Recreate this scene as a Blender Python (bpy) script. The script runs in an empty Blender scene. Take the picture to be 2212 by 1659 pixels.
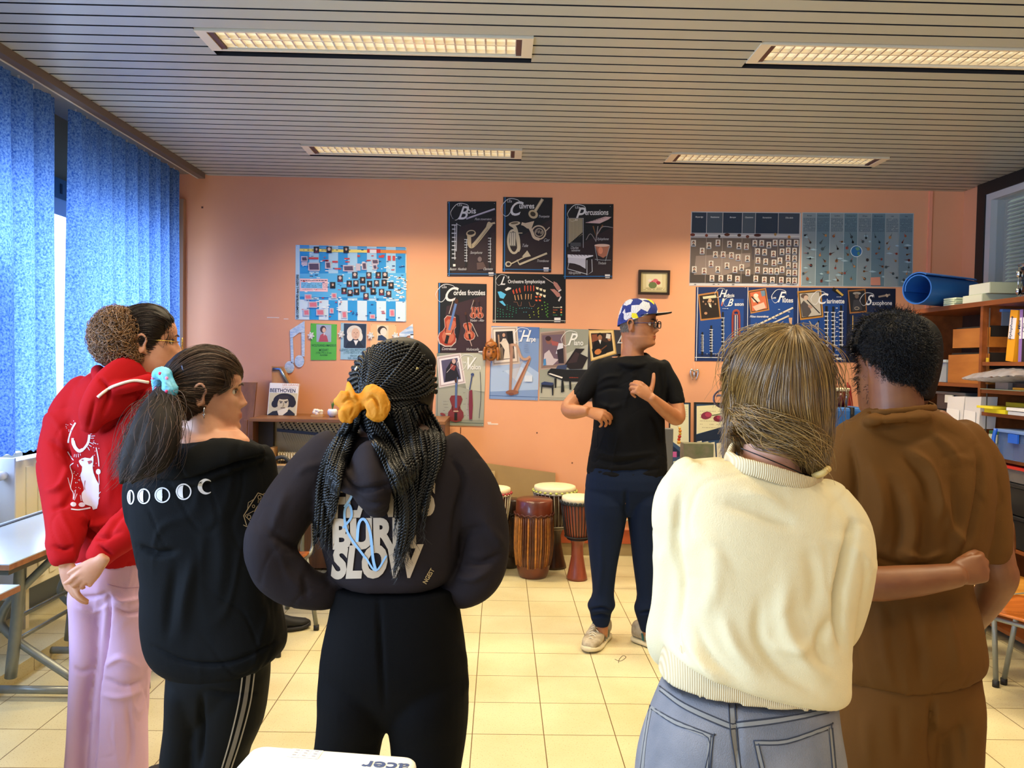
import bpy, bmesh, math, random
import numpy as np
from mathutils import Vector, Matrix
from mathutils.bvhtree import BVHTree
random.seed(7); RNG=np.random.default_rng(7)
SC=bpy.context.scene; COL=SC.collection
PI=math.pi
# ------------------------------------------------------------------ camera
FPX=1660.0; CX, CY=1106.0, 829.5; EYE=np.array([0.0,0.0,1.56])
_yc=np.array([-24.0,48.5,-FPX]); _yc/=np.linalg.norm(_yc)
_xc=np.array([1.0,-0.018,0.0]); _xc-=_xc.dot(_yc)*_yc; _xc/=np.linalg.norm(_xc)
_zc=np.cross(_xc,_yc)
RWC=np.stack([_xc,_yc,_zc],axis=1)
cam_d=bpy.data.cameras.new('camera'); cam=bpy.data.objects.new('camera',cam_d); COL.objects.link(cam)
cam_d.sensor_width=36.0; cam_d.lens=FPX/2212*36.0; cam_d.clip_start=0.02; cam_d.clip_end=200
M=Matrix([list(r)+[0]for r in RWC.T]+[[0,0,0,1]])
cam.matrix_world=Matrix.Translation(Vector(EYE))@M
SC.camera=cam
def at(px,py,Y):
 """the point at depth Y seen at pixel (px, py)"""
 d=RWC.T@np.array([(px-CX)/FPX,-(py-CY)/FPX,-1.0])
 return EYE+d*(Y/d[1])
def atx(px,py,X):
 d=RWC.T@np.array([(px-CX)/FPX,-(py-CY)/FPX,-1.0])
 return EYE+d*(X/d[0])
def atz(px,py,Z):
 d=RWC.T@np.array([(px-CX)/FPX,-(py-CY)/FPX,-1.0])
 return EYE+d*((Z-EYE[2])/d[2])
def proj(V):
 c=(np.asarray(V)-EYE)@RWC.T
 return np.stack([CX+FPX*c[:,0]/-c[:,2],CY-FPX*c[:,1]/-c[:,2]],axis=1)
 # ------------------------------------------------------------------ view, world, lights
SC.view_settings.view_transform='Standard'; SC.view_settings.look='None'
SC.view_settings.gamma=1.0; SC.view_settings.use_curve_mapping=False
SC.view_settings.exposure=0.12
SC.cycles.use_denoising=True
SC.cycles.max_bounces=8; SC.cycles.diffuse_bounces=5; SC.cycles.glossy_bounces=4
SC.cycles.transmission_bounces=6; SC.cycles.transparent_max_bounces=12
SC.cycles.sample_clamp_indirect=6.0; SC.cycles.caustics_reflective=False; SC.cycles.caustics_refractive=False
W=bpy.data.worlds.new('sky'); SC.world=W; W.use_nodes=True
_bg=W.node_tree.nodes['Background']; _wn=W.node_tree.nodes; _wl=W.node_tree.links
# a hazy sky, far brighter on the window side (-X)
_tc=_wn.new('ShaderNodeTexCoord'); _sx=_wn.new('ShaderNodeSeparateXYZ'); _wl.new(_tc.outputs['Generated'],_sx.inputs[0])
_mr=_wn.new('ShaderNodeMapRange'); _mr.inputs['From Min'].default_value=-.35; _mr.inputs['From Max'].default_value=.0
_mr.inputs['To Min'].default_value=2.2; _mr.inputs['To Max'].default_value=.05; _wl.new(_sx.outputs[0],_mr.inputs[0]); _wl.new(_mr.outputs[0],_bg.inputs[1])
_bg.inputs[0].default_value=(0.86,0.91,1.0,1)
def area(name,loc,target,sx,sy,power,col,spread=PI):
 d=bpy.data.lights.new(name,'AREA'); d.shape='RECTANGLE'; d.size=sx; d.size_y=sy
 d.energy=power; d.color=col; d.spread=spread
 o=bpy.data.objects.new(name,d); COL.objects.link(o); o.location=loc
 v=Vector(target)-Vector(loc); o.rotation_euler=v.to_track_quat('-Z','Y').to_euler()
 return o
YW=6.2; CEIL=3.005; XL=-2.72; XR=3.72; YB=-2.4
WARM=(1.0,0.80,0.50)
# daylight standing in the left window openings, outside the curtains
area('window_daylight',(-3.25,4.25,2.0),(0.0,4.0,1.5),3.1,2.2,200,(0.50,0.66,1.0))
area('window_daylight',(-3.25,0.6,2.0),(0.0,0.9,1.3),3.4,2.0,300,(0.43,0.65,1.0))
# the fluorescent tubes' light, one per ceiling fixture (two rows seen, two behind the camera)
FIX=[(x0,y0)for y0 in(5.26,3.45,1.63,-0.2)for x0 in(-1.38,1.135)]
for x0, y0 in FIX:
 area('fixture_light',(x0+.75,y0+.11,CEIL-.012),(x0+.75,y0+.11,0),1.40,.17,{5.26:34,3.45:38,1.63:24,-.2:16}[y0],WARM,math.radians(128))
 # ------------------------------------------------------------------ materials
def lin(h):
 if isinstance(h,str):
  h=h.lstrip('#'); c=[int(h[i:i+2],16)/255 for i in(0,2,4)]
 else:c=list(h)
 return tuple((x/12.92 if x<=0.04045 else((x+0.055)/1.055)**2.4)for x in c)+(1.0,)
_MC={}
def mat(h,rough=.6,metal=0,spec=.5,bump=0,bscale=60,var=0,vscale=8,col2=None,sheen=0,alpha=None,trans=0,emit=0,stretch=None,name=None,coat=0):
 key=(h,rough,metal,spec,bump,bscale,var,vscale,col2,sheen,alpha,trans,emit,stretch,coat)
 if key in _MC:return _MC[key]
 m=bpy.data.materials.new(name or 'm_'+str(h).strip('#')); m.use_nodes=True
 nt=m.node_tree; b=nt.nodes['Principled BSDF']; L=nt.links
 c=lin(h); b.inputs['Base Color'].default_value=c
 b.inputs['Roughness'].default_value=rough; b.inputs['Metallic'].default_value=metal
 b.inputs['Specular IOR Level'].default_value=spec
 if sheen:b.inputs['Sheen Weight'].default_value=sheen; b.inputs['Sheen Roughness'].default_value=.5
 if coat:b.inputs['Coat Weight'].default_value=coat
 if alpha is not None:b.inputs['Alpha'].default_value=alpha
 if trans:b.inputs['Transmission Weight'].default_value=trans
 if emit:b.inputs['Emission Color'].default_value=c; b.inputs['Emission Strength'].default_value=emit
 if var or bump or col2:
  tc=nt.nodes.new('ShaderNodeTexCoord'); mp=nt.nodes.new('ShaderNodeMapping')
  L.new(tc.outputs['Object'],mp.inputs['Vector'])
  if stretch:mp.inputs['Scale'].default_value=stretch
 if var or col2:
  n=nt.nodes.new('ShaderNodeTexNoise'); n.inputs['Scale'].default_value=vscale; n.inputs['Detail'].default_value=5
  L.new(mp.outputs[0],n.inputs['Vector'])
  r=nt.nodes.new('ShaderNodeValToRGB'); r.color_ramp.elements[0].position=.32; r.color_ramp.elements[1].position=.68
  if col2:a, z=c, lin(col2)
  else:a=tuple(x*(1-var)for x in c[:3])+(1,); z=tuple(min(1,x*(1+var))for x in c[:3])+(1,)
  r.color_ramp.elements[0].color=a; r.color_ramp.elements[1].color=z
  L.new(n.outputs[0],r.inputs[0]); L.new(r.outputs[0],b.inputs['Base Color'])
 if bump:
  n2=nt.nodes.new('ShaderNodeTexNoise'); n2 .inputs['Scale'].default_value=bscale; n2 .inputs['Detail'].default_value=4
  L.new(mp.outputs[0],n2 .inputs['Vector'])
  bn=nt.nodes.new('ShaderNodeBump'); bn.inputs['Strength'].default_value=bump; bn.inputs['Distance'].default_value=.004
  L.new(n2 .outputs[0],bn.inputs['Height']); L.new(bn.outputs[0],b.inputs['Normal'])
 _MC[key]=m; return m
def wood(h,h2,rough=.45,scale=3.0,stretch=(1,12,12)):
 return mat(h,rough=rough,col2=h2,vscale=scale,stretch=stretch,bump=.15,bscale=scale*4)
 # ------------------------------------------------------------------ objects
def tagp(o,label=None,cat=None,group=None,kind=None):
 if label:o['label']=label
 if cat:o['category']=cat
 if group:o['group']=group
 if kind:o['kind']=kind
 return o
def thing(name,label,cat,loc=(0,0,0),group=None):
 o=bpy.data.objects.new(name,None); o.empty_display_size=.1; COL.objects.link(o); o.location=tuple(loc)
 return tagp(o,label,cat,group)
def adopt(o,parent):
 if parent is not None:
  o.parent=parent
  t=Vector(parent.location); p=parent.parent
  while p is not None:p=p.parent
  o.matrix_parent_inverse=Matrix.Translation(-t)if parent.type=='EMPTY' else Matrix.Identity(4)
def link_mesh(name,me,mats,parent=None,smooth=False):
 for m in mats:me.materials.append(m)
 if smooth:me.polygons.foreach_set('use_smooth',[True]*len(me.polygons))
 o=bpy.data.objects.new(name,me); COL.objects.link(o); adopt(o,parent)
 return o
class MB:
 """collects shapes, in world coordinates, for ONE mesh object"""
 def __init__(s):s.V=[]; s.F=[]; s.I=[]; s.M=[]; s.S=[]
 def mi(s,m):
  if m not in s.M:s.M.append(m)
  return s.M.index(m)
 def add(s,V,F,m,smooth=False):
  o=len(s.V); s.V+=[tuple(map(float,v))for v in V]; k=s.mi(m)
  for f in F:s.F.append([o+i for i in f]); s.I.append(k); s.S.append(smooth)
  return s
 def box(s,x0,x1,y0,y1,z0,z1,m,rot=None,piv=None,bev=0):
  P=np.array([(x,y,z)for z in(z0,z1)for y in(y0,y1)for x in(x0,x1)],float)
  if rot is not None:
   c=np.array(piv if piv is not None else P.mean(0)); P=(P-c)@np.array(rot).T+c
  F=[(0,2,3,1),(4,5,7,6),(0,1,5,4),(2,6,7,3),(0,4,6,2),(1,3,7,5)]
  if bev:
   bm=bmesh.new(); vs=[bm.verts.new(p)for p in P]
   for f in F:bm.faces.new([vs[i]for i in f])
   bmesh.ops.bevel(bm,geom=bm.edges[:],offset=bev,segments=2,affect='EDGES',profile=.5)
   bm.verts.ensure_lookup_table(); bm.verts.index_update()
   s.add([v.co[:]for v in bm.verts],[[v.index for v in f.verts]for f in bm.faces],m); bm.free(); return s
  return s.add(P,F,m)
 def hexa(s,P,m):
  return s.add(P,[(3,2,1,0),(4,5,6,7),(0,1,5,4),(1,2,6,5),(2,3,7,6),(3,0,4,7)],m)
 def prism(s,pts,vec,m):
  pts=[np.array(p,float)for p in pts]; v=np.array(vec,float); n=len(pts)
  V=pts+[p+v for p in pts]
  F=[list(range(n)),list(range(2*n-1,n-1,-1))]+[(i,(i+1)%n+0,(i+1)%n+n,i+n)[::-1]for i in range(n)]
  return s.add(V,F,m)
 def tube(s,pts,r,m,n=10,sub=0,cap=True):
  V, F=tube(pts,r,n=n,sub=sub,round_caps=False); return s.add(V,F,m,True)
 def lathe(s,prof,c,m,n=32,axis='z',smooth=True):
  V=[]; F=[]; k=len(prof)
  for r, h in prof:
   for i in range(n):
    a=2*PI*i/n; p=(r*math.cos(a),r*math.sin(a),h)
    if axis=='y':p=(p[0],p[2],p[1])
    if axis=='x':p=(p[2],p[0],p[1])
    V.append((c[0]+p[0],c[1]+p[1],c[2]+p[2]))
  for j in range(k-1):
   for i in range(n):
    a, b=j*n+i, j*n+(i+1)%n; F.append((a,b,b+n,a+n))
  if prof[0][0]>1e-4:F.append(list(range(n))[::-1])
  if prof[-1][0]>1e-4:F.append([(k-1)*n+i for i in range(n)])
  return s.add(V,F,m,smooth)
 def ell(s,c,r,m,n=16,rot=None):
  V=[]; F=[]; k=n//2
  for j in range(k+1):
   t=PI*j/k-PI/2
   for i in range(n):
    a=2*PI*i/n; V.append((r[0]*math.cos(t)*math.cos(a),r[1]*math.cos(t)*math.sin(a),r[2]*math.sin(t)))
  for j in range(k):
   for i in range(n):
    a, b=j*n+i, j*n+(i+1)%n; F.append((a,b,b+n,a+n))
  V=np.array(V)
  if rot is not None:V=V@np.array(rot).T
  return s.add(V+np.array(c),F,m,True)
 def text(s,txt,o,ux,uz,size,m,bold=0,shear=0,align='LEFT',narrow=1.0,thick=0):
  V2, F=textmesh(txt,bold,shear,align)
  o=np.array(o,float); ux=np.array(ux,float); uz=np.array(uz,float)
  return s.add([o+ux*(v[0]*size*narrow)+uz*(v[1]*size)for v in V2],F,m)
 def build(s,name,parent=None,label=None,cat=None,group=None,kind=None):
  me=bpy.data.meshes.new(name); me.from_pydata(s.V,[],s.F)
  me.polygons.foreach_set('material_index',s.I); me.polygons.foreach_set('use_smooth',s.S)
  for m in s.M:me.materials.append(m)
  me.validate(); me.update()
  o=bpy.data.objects.new(name,me); COL.objects.link(o); adopt(o,parent)
  return tagp(o,label,cat,group,kind)
_TC={}
def textmesh(txt,bold=0,shear=0,align='LEFT'):
 k=(txt,bold,shear,align)
 if k in _TC:return _TC[k]
 c=bpy.data.curves.new('t','FONT'); c.body=txt; c.offset=bold; c.shear=shear; c.align_x=align; c.fill_mode='FRONT'; c.resolution_u=4
 o=bpy.data.objects.new('t',c); COL.objects.link(o)
 dg=bpy.context.evaluated_depsgraph_get(); oe=o.evaluated_get(dg); me=oe.to_mesh()
 V=[v.co[:2]for v in me.vertices]; F=[list(p.vertices)for p in me.polygons]
 oe.to_mesh_clear(); bpy.data.objects.remove(o); bpy.data.curves.remove(c)
 _TC[k]=(V,F); return _TC[k]
def catmull(P,sub):
 P=np.asarray(P,float)
 if sub<=0 or len(P)<3:return P
 Q=np.vstack([2*P[0]-P[1],P,2*P[-1]-P[-2]]); out=[]
 for i in range(1,len(Q)-2):
  p0, p1, p2, p3=Q[i-1], Q[i], Q[i+1], Q[i+2]
  for k in range(sub):
   t=k/sub
   out.append(.5*((2*p1)+(-p0+p2)*t+(2*p0-5*p1+4*p2-p3)*t*t+(-p0+3*p1-3*p2+p3)*t**3))
 out.append(P[-1]); return np.array(out)
def tube(pts,r,n=12,sub=4,round_caps=True,up=None):
 """tapered tube along pts; r a number, a list, or a list of (ra, rb)"""
 P=np.asarray(pts,float); k=len(P)
 R=np.array([[x,x]if np.isscalar(x)else list(x)for x in(r if hasattr(r,'__len__')else[r]*k)],float)
 A=catmull(np.hstack([P,R]),sub); P, R=A[:,:3], np.abs(A[:,3:])
 k=len(P); T=np.zeros_like(P); T[1:-1]=P[2:]-P[:-2]; T[0]=P[1]-P[0]; T[-1]=P[-1]-P[-2]
 T/=np.linalg.norm(T,axis=1)[:,None]+1e-12
 a=np.array(up,float)if up is not None else(np.array([0,0,1.])if abs(T[0][2])<.9 else np.array([0,1.,0]))
 u=a-a.dot(T[0])*T[0]; u/=np.linalg.norm(u)
 rings=[]; th=np.linspace(0,2*PI,n,endpoint=False)
 U=[]
 for i in range(k):
  u=u-u.dot(T[i])*T[i]; u/=np.linalg.norm(u)+1e-12; U.append(u.copy())
 def ring(p,u,t,ra,rb):
  v=np.cross(t,u); return p+np.outer(np.cos(th)*ra,u)+np.outer(np.sin(th)*rb,v)
 if round_caps:
  for q in(.3,.65,.9):s_=math.sqrt(1-(1-q)**2); rings.append(ring(P[0]-T[0]*min(R[0])*(1-q),U[0],T[0],R[0][0]*s_,R[0][1]*s_))
 for i in range(k):rings.append(ring(P[i],U[i],T[i],R[i][0],R[i][1]))
 if round_caps:
  for q in(.9,.65,.3):s_=math.sqrt(1-(1-q)**2); rings.append(ring(P[-1]+T[-1]*min(R[-1])*(1-q),U[-1],T[-1],R[-1][0]*s_,R[-1][1]*s_))
 V=np.vstack(rings); m=len(rings); F=[]
 for j in range(m-1):
  for i in range(n):
   a_, b_=j*n+i, j*n+(i+1)%n; F.append((a_,b_,b_+n,a_+n))
 F.append(tuple(range(n))[::-1]); F.append(tuple((m-1)*n+i for i in range(n)))
 return V, F
def loft(rings):
 n=len(rings[0]); V=np.vstack(rings); m=len(rings); F=[]
 for j in range(m-1):
  for i in range(n):
   a_, b_=j*n+i, j*n+(i+1)%n; F.append((a_,b_,b_+n,a_+n))
 F.append(tuple(range(n))[::-1]); F.append(tuple((m-1)*n+i for i in range(n)))
 return V, F
def RZ(a):c, s=math.cos(a), math.sin(a); return np.array([[c,-s,0],[s,c,0],[0,0,1]])
def RX(a):c, s=math.cos(a), math.sin(a); return np.array([[1,0,0],[0,c,-s],[0,s,c]])
def RY(a):c, s=math.cos(a), math.sin(a); return np.array([[c,0,s],[0,1,0],[-s,0,c]])
# ================================================================== the room
def nodemat(name):
 m=bpy.data.materials.new(name); m.use_nodes=True
 return m, m.node_tree, m.node_tree.nodes['Principled BSDF']
 # floor: 30 cm terrazzo-like cream tiles, thin dark joints
def tile_mat():
 m, nt, b=nodemat('cream_floor_tiles'); N=nt.nodes.new; L=nt.links.new
 geo=N('ShaderNodeNewGeometry'); mp=N('ShaderNodeMapping'); mp.inputs['Location'].default_value=(TOX,TOY,0)
 L(geo.outputs['Position'],mp.inputs['Vector'])
 br=N('ShaderNodeTexBrick'); br.offset=0; br.inputs['Scale'].default_value=1/0.30
 br.inputs['Brick Width'].default_value=1; br.inputs['Row Height'].default_value=1
 br.inputs['Mortar Size'].default_value=.0075; br.inputs['Mortar Smooth'].default_value=.2; br.inputs['Bias'].default_value=0
 br.inputs['Color1'].default_value=lin('#d6cda6'); br.inputs['Color2'].default_value=lin('#d0c69c'); br.inputs['Mortar'].default_value=lin('#6e5a3a')
 L(mp.outputs[0],br.inputs['Vector'])
 sp=N('ShaderNodeTexNoise'); sp.inputs['Scale'].default_value=160; sp.inputs['Detail'].default_value=2; L(geo.outputs['Position'],sp.inputs['Vector'])
 rr=N('ShaderNodeValToRGB'); rr.color_ramp.elements[0].position=.30; rr.color_ramp.elements[0].color=(.50,.38,.22,1); rr.color_ramp.elements[1].position=.40; rr.color_ramp.elements[1].color=(1,1,1,1)
 L(sp.outputs[0],rr.inputs[0])
 n3=N('ShaderNodeTexNoise'); n3 .inputs['Scale'].default_value=2.3; n3 .inputs['Detail'].default_value=6; L(geo.outputs['Position'],n3 .inputs['Vector'])
 r3=N('ShaderNodeValToRGB'); r3 .color_ramp.elements[0].position=.3; r3 .color_ramp.elements[0].color=(.84,.80,.72,1); r3 .color_ramp.elements[1].position=.6; r3 .color_ramp.elements[1].color=(1,1,1,1)
 L(n3 .outputs[0],r3 .inputs[0])
 m1=N('ShaderNodeMix'); m1 .data_type='RGBA'; m1 .blend_type='MULTIPLY'; m1 .inputs[0].default_value=.6
 L(br.outputs['Color'],m1 .inputs[6]); L(rr.outputs[0],m1 .inputs[7])
 m2=N('ShaderNodeMix'); m2 .data_type='RGBA'; m2 .blend_type='MULTIPLY'; m2 .inputs[0].default_value=1
 L(m1 .outputs[2],m2 .inputs[6]); L(r3 .outputs[0],m2 .inputs[7]); L(m2 .outputs[2],b.inputs['Base Color'])
 b.inputs['Roughness'].default_value=.33; b.inputs['Specular IOR Level'].default_value=.45
 bn=N('ShaderNodeBump'); bn.inputs['Strength'].default_value=.3; bn.inputs['Distance'].default_value=.001; bn.invert=True
 L(br.outputs['Fac'],bn.inputs['Height']); L(bn.outputs[0],b.inputs['Normal'])
 return m
_c=atz(1159,1450,0); _r=atz(1300,1413,0)
TOX=-(_c[0]%.30); TOY=-(_r[1]%.30)
TOX=-_c[0]; TOY=-_r[1]
FLOORM=tile_mat()
MB().box(XL-.1,XR+.1,YB,YW+.1,-.12,0,FLOORM).build('floor',kind='structure')
MB().box(XL,-2.27,1.5,YW-.02,0,.075,FLOORM).build('floor_step',kind='structure')
# painted wall with faint mottling and chips
def paint(h,h2,chips=True):
 m, nt, b=nodemat('salmon_wall_paint'); N=nt.nodes.new; L=nt.links.new
 g=N('ShaderNodeNewGeometry'); n=N('ShaderNodeTexNoise'); n.inputs['Scale'].default_value=1.6; n.inputs['Detail'].default_value=5
 L(g.outputs['Position'],n.inputs['Vector'])
 r=N('ShaderNodeValToRGB'); r.color_ramp.elements[0].color=lin(h); r.color_ramp.elements[1].color=lin(h2); r.color_ramp.elements[0].position=.35; r.color_ramp.elements[1].position=.65
 L(n.outputs[0],r.inputs[0]); L(r.outputs[0],b.inputs['Base Color'])
 b.inputs['Roughness'].default_value=.42; b.inputs['Specular IOR Level'].default_value=.35
 n2=N('ShaderNodeTexNoise'); n2 .inputs['Scale'].default_value=260; L(g.outputs['Position'],n2 .inputs['Vector'])
 bn=N('ShaderNodeBump'); bn.inputs['Strength'].default_value=.12; bn.inputs['Distance'].default_value=.001
 L(n2 .outputs[0],bn.inputs['Height']); L(bn.outputs[0],b.inputs['Normal'])
 return m
PAINT=paint('#e6a47c','#eaaa82')
wb=MB(); wb.box(XL-.1,XR+.1,YW,YW+.15,0,CEIL+.1,PAINT)
chip=mat('#e9d6c8',.7)
for px, py, w, h in[(590,686,26,2),(618,689,10,2),(1065,916,22,3),(1057,913,8,3),(995,930,2,14),(1160,935,3,3),(437,448,4,4),(1236,1000,3,3)]:
 p=at(px,py,YW); s=YW/FPX
 wb.box(p[0]-w*s/2,p[0]+w*s/2,YW-.0012,YW+.01,p[2]-h*s/2,p[2]+h*s/2,chip if w>4 else mat('#6a4030',.7))
wb.build('wall_back',kind='structure')
# tiled skirting and the two heating pipes along the wall
sk=MB(); tm=mat('#a08c64',.4,var=.12,vscale=6)
x=XL+.02
while x<XR-.02:
 sk.box(x+.002,min(x+.298,XR-.01),YW-.012,YW-.0005,.001,.10,tm); x+=.30
sk.build('baseboard_back',kind='structure')
band=mat('#b4552e',.5)
MB().box(XL+.02,XR-.02,YW-.022,YW-.001,.101,.21,band).build('trim_1',kind='structure')
pm=mat('#b9a88c',.35,metal=.2)
for z, nm in((.30,'upper'),(.45,'lower')):
 pt=thing('heating_pipe','thin %s heating pipe running along the foot of the salmon wall'%('lower' if nm=='upper' else 'upper'),'pipe',(0,YW-.05,z),'heating pipes at the wall foot')
 MB().tube([(-.3,YW-.05,z),(XR-.05,YW-.05,z)],.011,pm).build('pipe_run',pt)
 for xx in(.3,1.5,2.7):MB().box(xx-.012,xx+.012,YW-.062,YW-.001,z-.016,z+.016,pm).build('pipe_clip',pt)
 # thin cover strip near the right corner
p0=at(2009,412,YW)
MB().box(p0[0]-.01,p0[0]+.015,YW-.018,YW-.0005,.1,CEIL-.01,mat('#f0a080',.5)).build('trim_2',kind='structure')
# ceiling: 10 cm metal slats with dark joints
cm=mat('#b2b6a8',.42,metal=.0,spec=.6,var=.02,vscale=2)
cb=MB(); dark=mat('#15171c',.8)
cuts=FIX
y=YB
def xspans(y0,y1):
 sp=[(-2.36,XR-.01)]
 for fx, fy in FIX:
  if y1>fy and y0<fy+.22:
   n=[]
   for a, b_ in sp:
    if fx>=b_ or fx+1.5<=a:n.append((a,b_)); continue
    if fx>a:n.append((a,fx))
    if fx+1.5<b_:n.append((fx+1.5,b_))
   sp=n
 return sp
off=3.536%.1
y=YB+off
while y<YW-.02:
 ya, yb=y+.0068, min(y+.0932,YW-.002)
 for a, b_ in xspans(ya,yb):
  if(b_-a)<.02:continue
  seg=[(ya,.012),(ya,-.006),(yb,-.006),(yb,.012)]
  V_=[(xx,q,CEIL+h)for xx in(a,b_)for q,h in seg]; cb.add(V_,[(1,2,6,5)],cm); cb.add(V_,[(0,1,5,4),(2,3,7,6)],dark)
 y+=.1
cb.box(XL-.1,-2.36,YB,YW+.1,CEIL+.001,CEIL+.12,mat('#8a8276',.6))
cb.box(-2.36,XR+.1,YB,YW+.1,CEIL+.10,CEIL+.14,dark)
cb.box(-2.36,XR+.1,YB,YW+.1,CEIL+.018,CEIL+.02,dark)
co=cb.build('ceiling',kind='structure')
# fixtures: recessed louvre luminaires
tubem=mat('#fff0cc',.4,emit=.55); refl=mat('#f2ead8',.28,metal=.75); frm=mat('#e6dcc0',.4); endm=mat('#5a3c34',.5)
LBL=['long louvred ceiling light near the back wall, on the window side','long louvred ceiling light near the back wall, on the shelf side','large louvred ceiling light above the group, on the window side','large louvred ceiling light cut by the frame edge, on the shelf side']
for k, (x0,y0)in enumerate(FIX[:4]):
 x1, y1=x0+1.5, y0+.22
 t=thing('ceiling_light',LBL[k],'ceiling light',(x0+.75,y0+.11,CEIL),'recessed louvred ceiling lights')
 f=MB()
 for a in((x0,x1,y0,y0+.014),(x0,x1,y1-.014,y1),(x0,x0+.05,y0+.014,y1-.014),(x1-.05,x1,y0+.014,y1-.014)):
  f.box(a[0],a[1],a[2],a[3],CEIL-.012,CEIL+.004,frm)
 f.build('frame',t)
 e=MB()
 for xa in(x0+.05,x1-.075):MB().box(xa,xa+.025,y0+.015,y1-.015,CEIL-.008,CEIL+.005,endm).build('end_cap',t)
 g=MB(); n=29; xa, xb=x0+.075, x1-.075
 for i in range(n+1):
  xx=xa+(xb-xa)*i/n
  g.add([(xx-.004,y0+.015,CEIL+.0),(xx+.004,y0+.015,CEIL+.0),(xx+.004,y1-.015,CEIL+.0),(xx-.004,y1-.015,CEIL+.0),(xx-.0005,y0+.015,CEIL+.015),(xx+.0005,y0+.015,CEIL+.015),(xx+.0005,y1-.015,CEIL+.015),(xx-.0005,y1-.015,CEIL+.015)],[(0,1,5,4),(2,3,7,6),(1,2,6,5),(3,0,4,7),(3,2,1,0)],refl)
 ym=(y0+y1)/2
 for yy in(y0+.015,ym-.003,y1-.021):
  g.box(xa,xb,yy,yy+.006,CEIL-.002,CEIL+.015,refl)
 g.build('louvre',t)
 h=MB(); h.box(xa,xb,y0+.015,y1-.015,CEIL+.0155,CEIL+.0165,tubem); h.build('lit_diffuser',t)
 # curtain rail along the ceiling edge
rl=MB(); rm=mat('#6e625a',.5); rl.box(-2.40,-2.35,YB,6.12,CEIL-.05,CEIL-.0065,rm); rl.box(-2.412,-2.40,YB,6.12,CEIL-.052,CEIL-.04,mat('#d8d4cc',.5))
rl.build('trim_3',kind='structure')
# left window wall: parapet, posts, sill, header, openings to the sky
lw=MB(); grey=mat('#5a6670',.6); tq=mat('#4f6a72',.5)
lw.box(XL-.12,XL,YB,YW,0,.92,mat('#7d8890',.6)); lw.box(XL-.12,XL,YB,YW,2.62,CEIL+.1,mat('#a08c62',.6))
lw.build('wall_left',kind='structure')
wf=mat('#b9c2c6',.4); wk=1
for k, (ya,yb)in enumerate(((-1.2,1.4),(1.4,2.9),(2.9,4.45),(4.45,5.80))):
 w=MB()
 w.box(XL-.10,XL+.02,ya,ya+.07,.92,2.62,wf); w.box(XL-.10,XL+.02,yb-.07,yb,.92,2.62,wf)
 w.box(XL-.10,XL+.02,ya,yb,.92,1.0,wf); w.box(XL-.10,XL+.02,ya,yb,2.40,2.50,wf)
 w.box(XL-.10,XL+.03,ya,yb,2.5,2.62,tq)
 for i in range(14):w.box(XL+.03,XL+.034,ya+.08+i*.1,ya+.10+i*.1,2.53,2.59,mat('#22323a',.6))
 w.build('window_%d'%(k+1),kind='structure')
MB().box(XL-.12,XL,5.80,YW,.9,2.65,mat('#8a6a5a',.5)).build('wall_left_end',kind='structure')
jb=MB(); jm=mat('#a5856c',.5); jb.box(-2.60,-2.53,YW-.05,YW-.001,.1,2.75,jm); jb.box(XL+.01,-2.53,YW-.05,YW-.001,2.75,2.80,jm); jb.build('trim_4',kind='structure')
# right wall with the dark framed inner window and the blind beyond it
rw=MB(); rwm=mat('#8a5a48',.6)
zt=CEIL
rw.box(XR,XR+.12,YB,5.98,0,1.9,PAINT); rw.box(XR,XR+.12,5.98,YW,0,CEIL+.1,PAINT)
rw.build('wall_right',kind='structure')
fr=MB(); bk=mat('#15171a',.45); wh=mat('#c3c6c8',.4)
fr.box(XR-.03,XR+.10,5.88,5.98,1.9,zt-.002,bk); fr.box(XR-.03,XR+.10,YB,5.88,zt-.10,zt-.002,bk)
fr.box(XR-.02,XR+.09,5.82,5.88,1.9,zt-.10,wh); fr.box(XR-.02,XR+.09,YB,5.82,zt-.15,zt-.10,wh)
fr.box(XR-.02,XR+.09,YB,5.82,1.9,1.96,wh)
fr.box(XR-.02,XR+.09,3.9,3.96,1.96,zt-.15,wh)
fr.build('window_5',kind='structure')
gl=MB(); gl.box(XR+.03,XR+.036,YB,5.82,1.96,zt-.15,mat('#a0b4b4',.03,alpha=.18,spec=.8)); gl.build('window_5_pane',kind='structure')
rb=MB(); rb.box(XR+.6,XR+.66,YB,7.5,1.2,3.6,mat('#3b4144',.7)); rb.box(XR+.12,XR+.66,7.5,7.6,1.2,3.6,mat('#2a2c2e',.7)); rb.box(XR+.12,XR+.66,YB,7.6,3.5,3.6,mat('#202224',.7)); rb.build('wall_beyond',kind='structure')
bl=thing('window_blind','pale horizontal slatted blind behind the inner window above the shelves','window blind',(XR+.42,4.5,3.0))
sl=MB(); sm=mat('#93a091',.5)
for i in range(38):
 z=1.75+i*.032
 sl.add([(XR+.42,2.5,z),(XR+.42,6.3,z),(XR+.45,6.3,z+.028),(XR+.45,2.5,z+.028)],[(0,1,2,3)],sm)
sl.build('slats',bl); MB().box(XR+.41,XR+.46,2.5,6.3,3.0,3.05,sm).build('headrail',bl)
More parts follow.
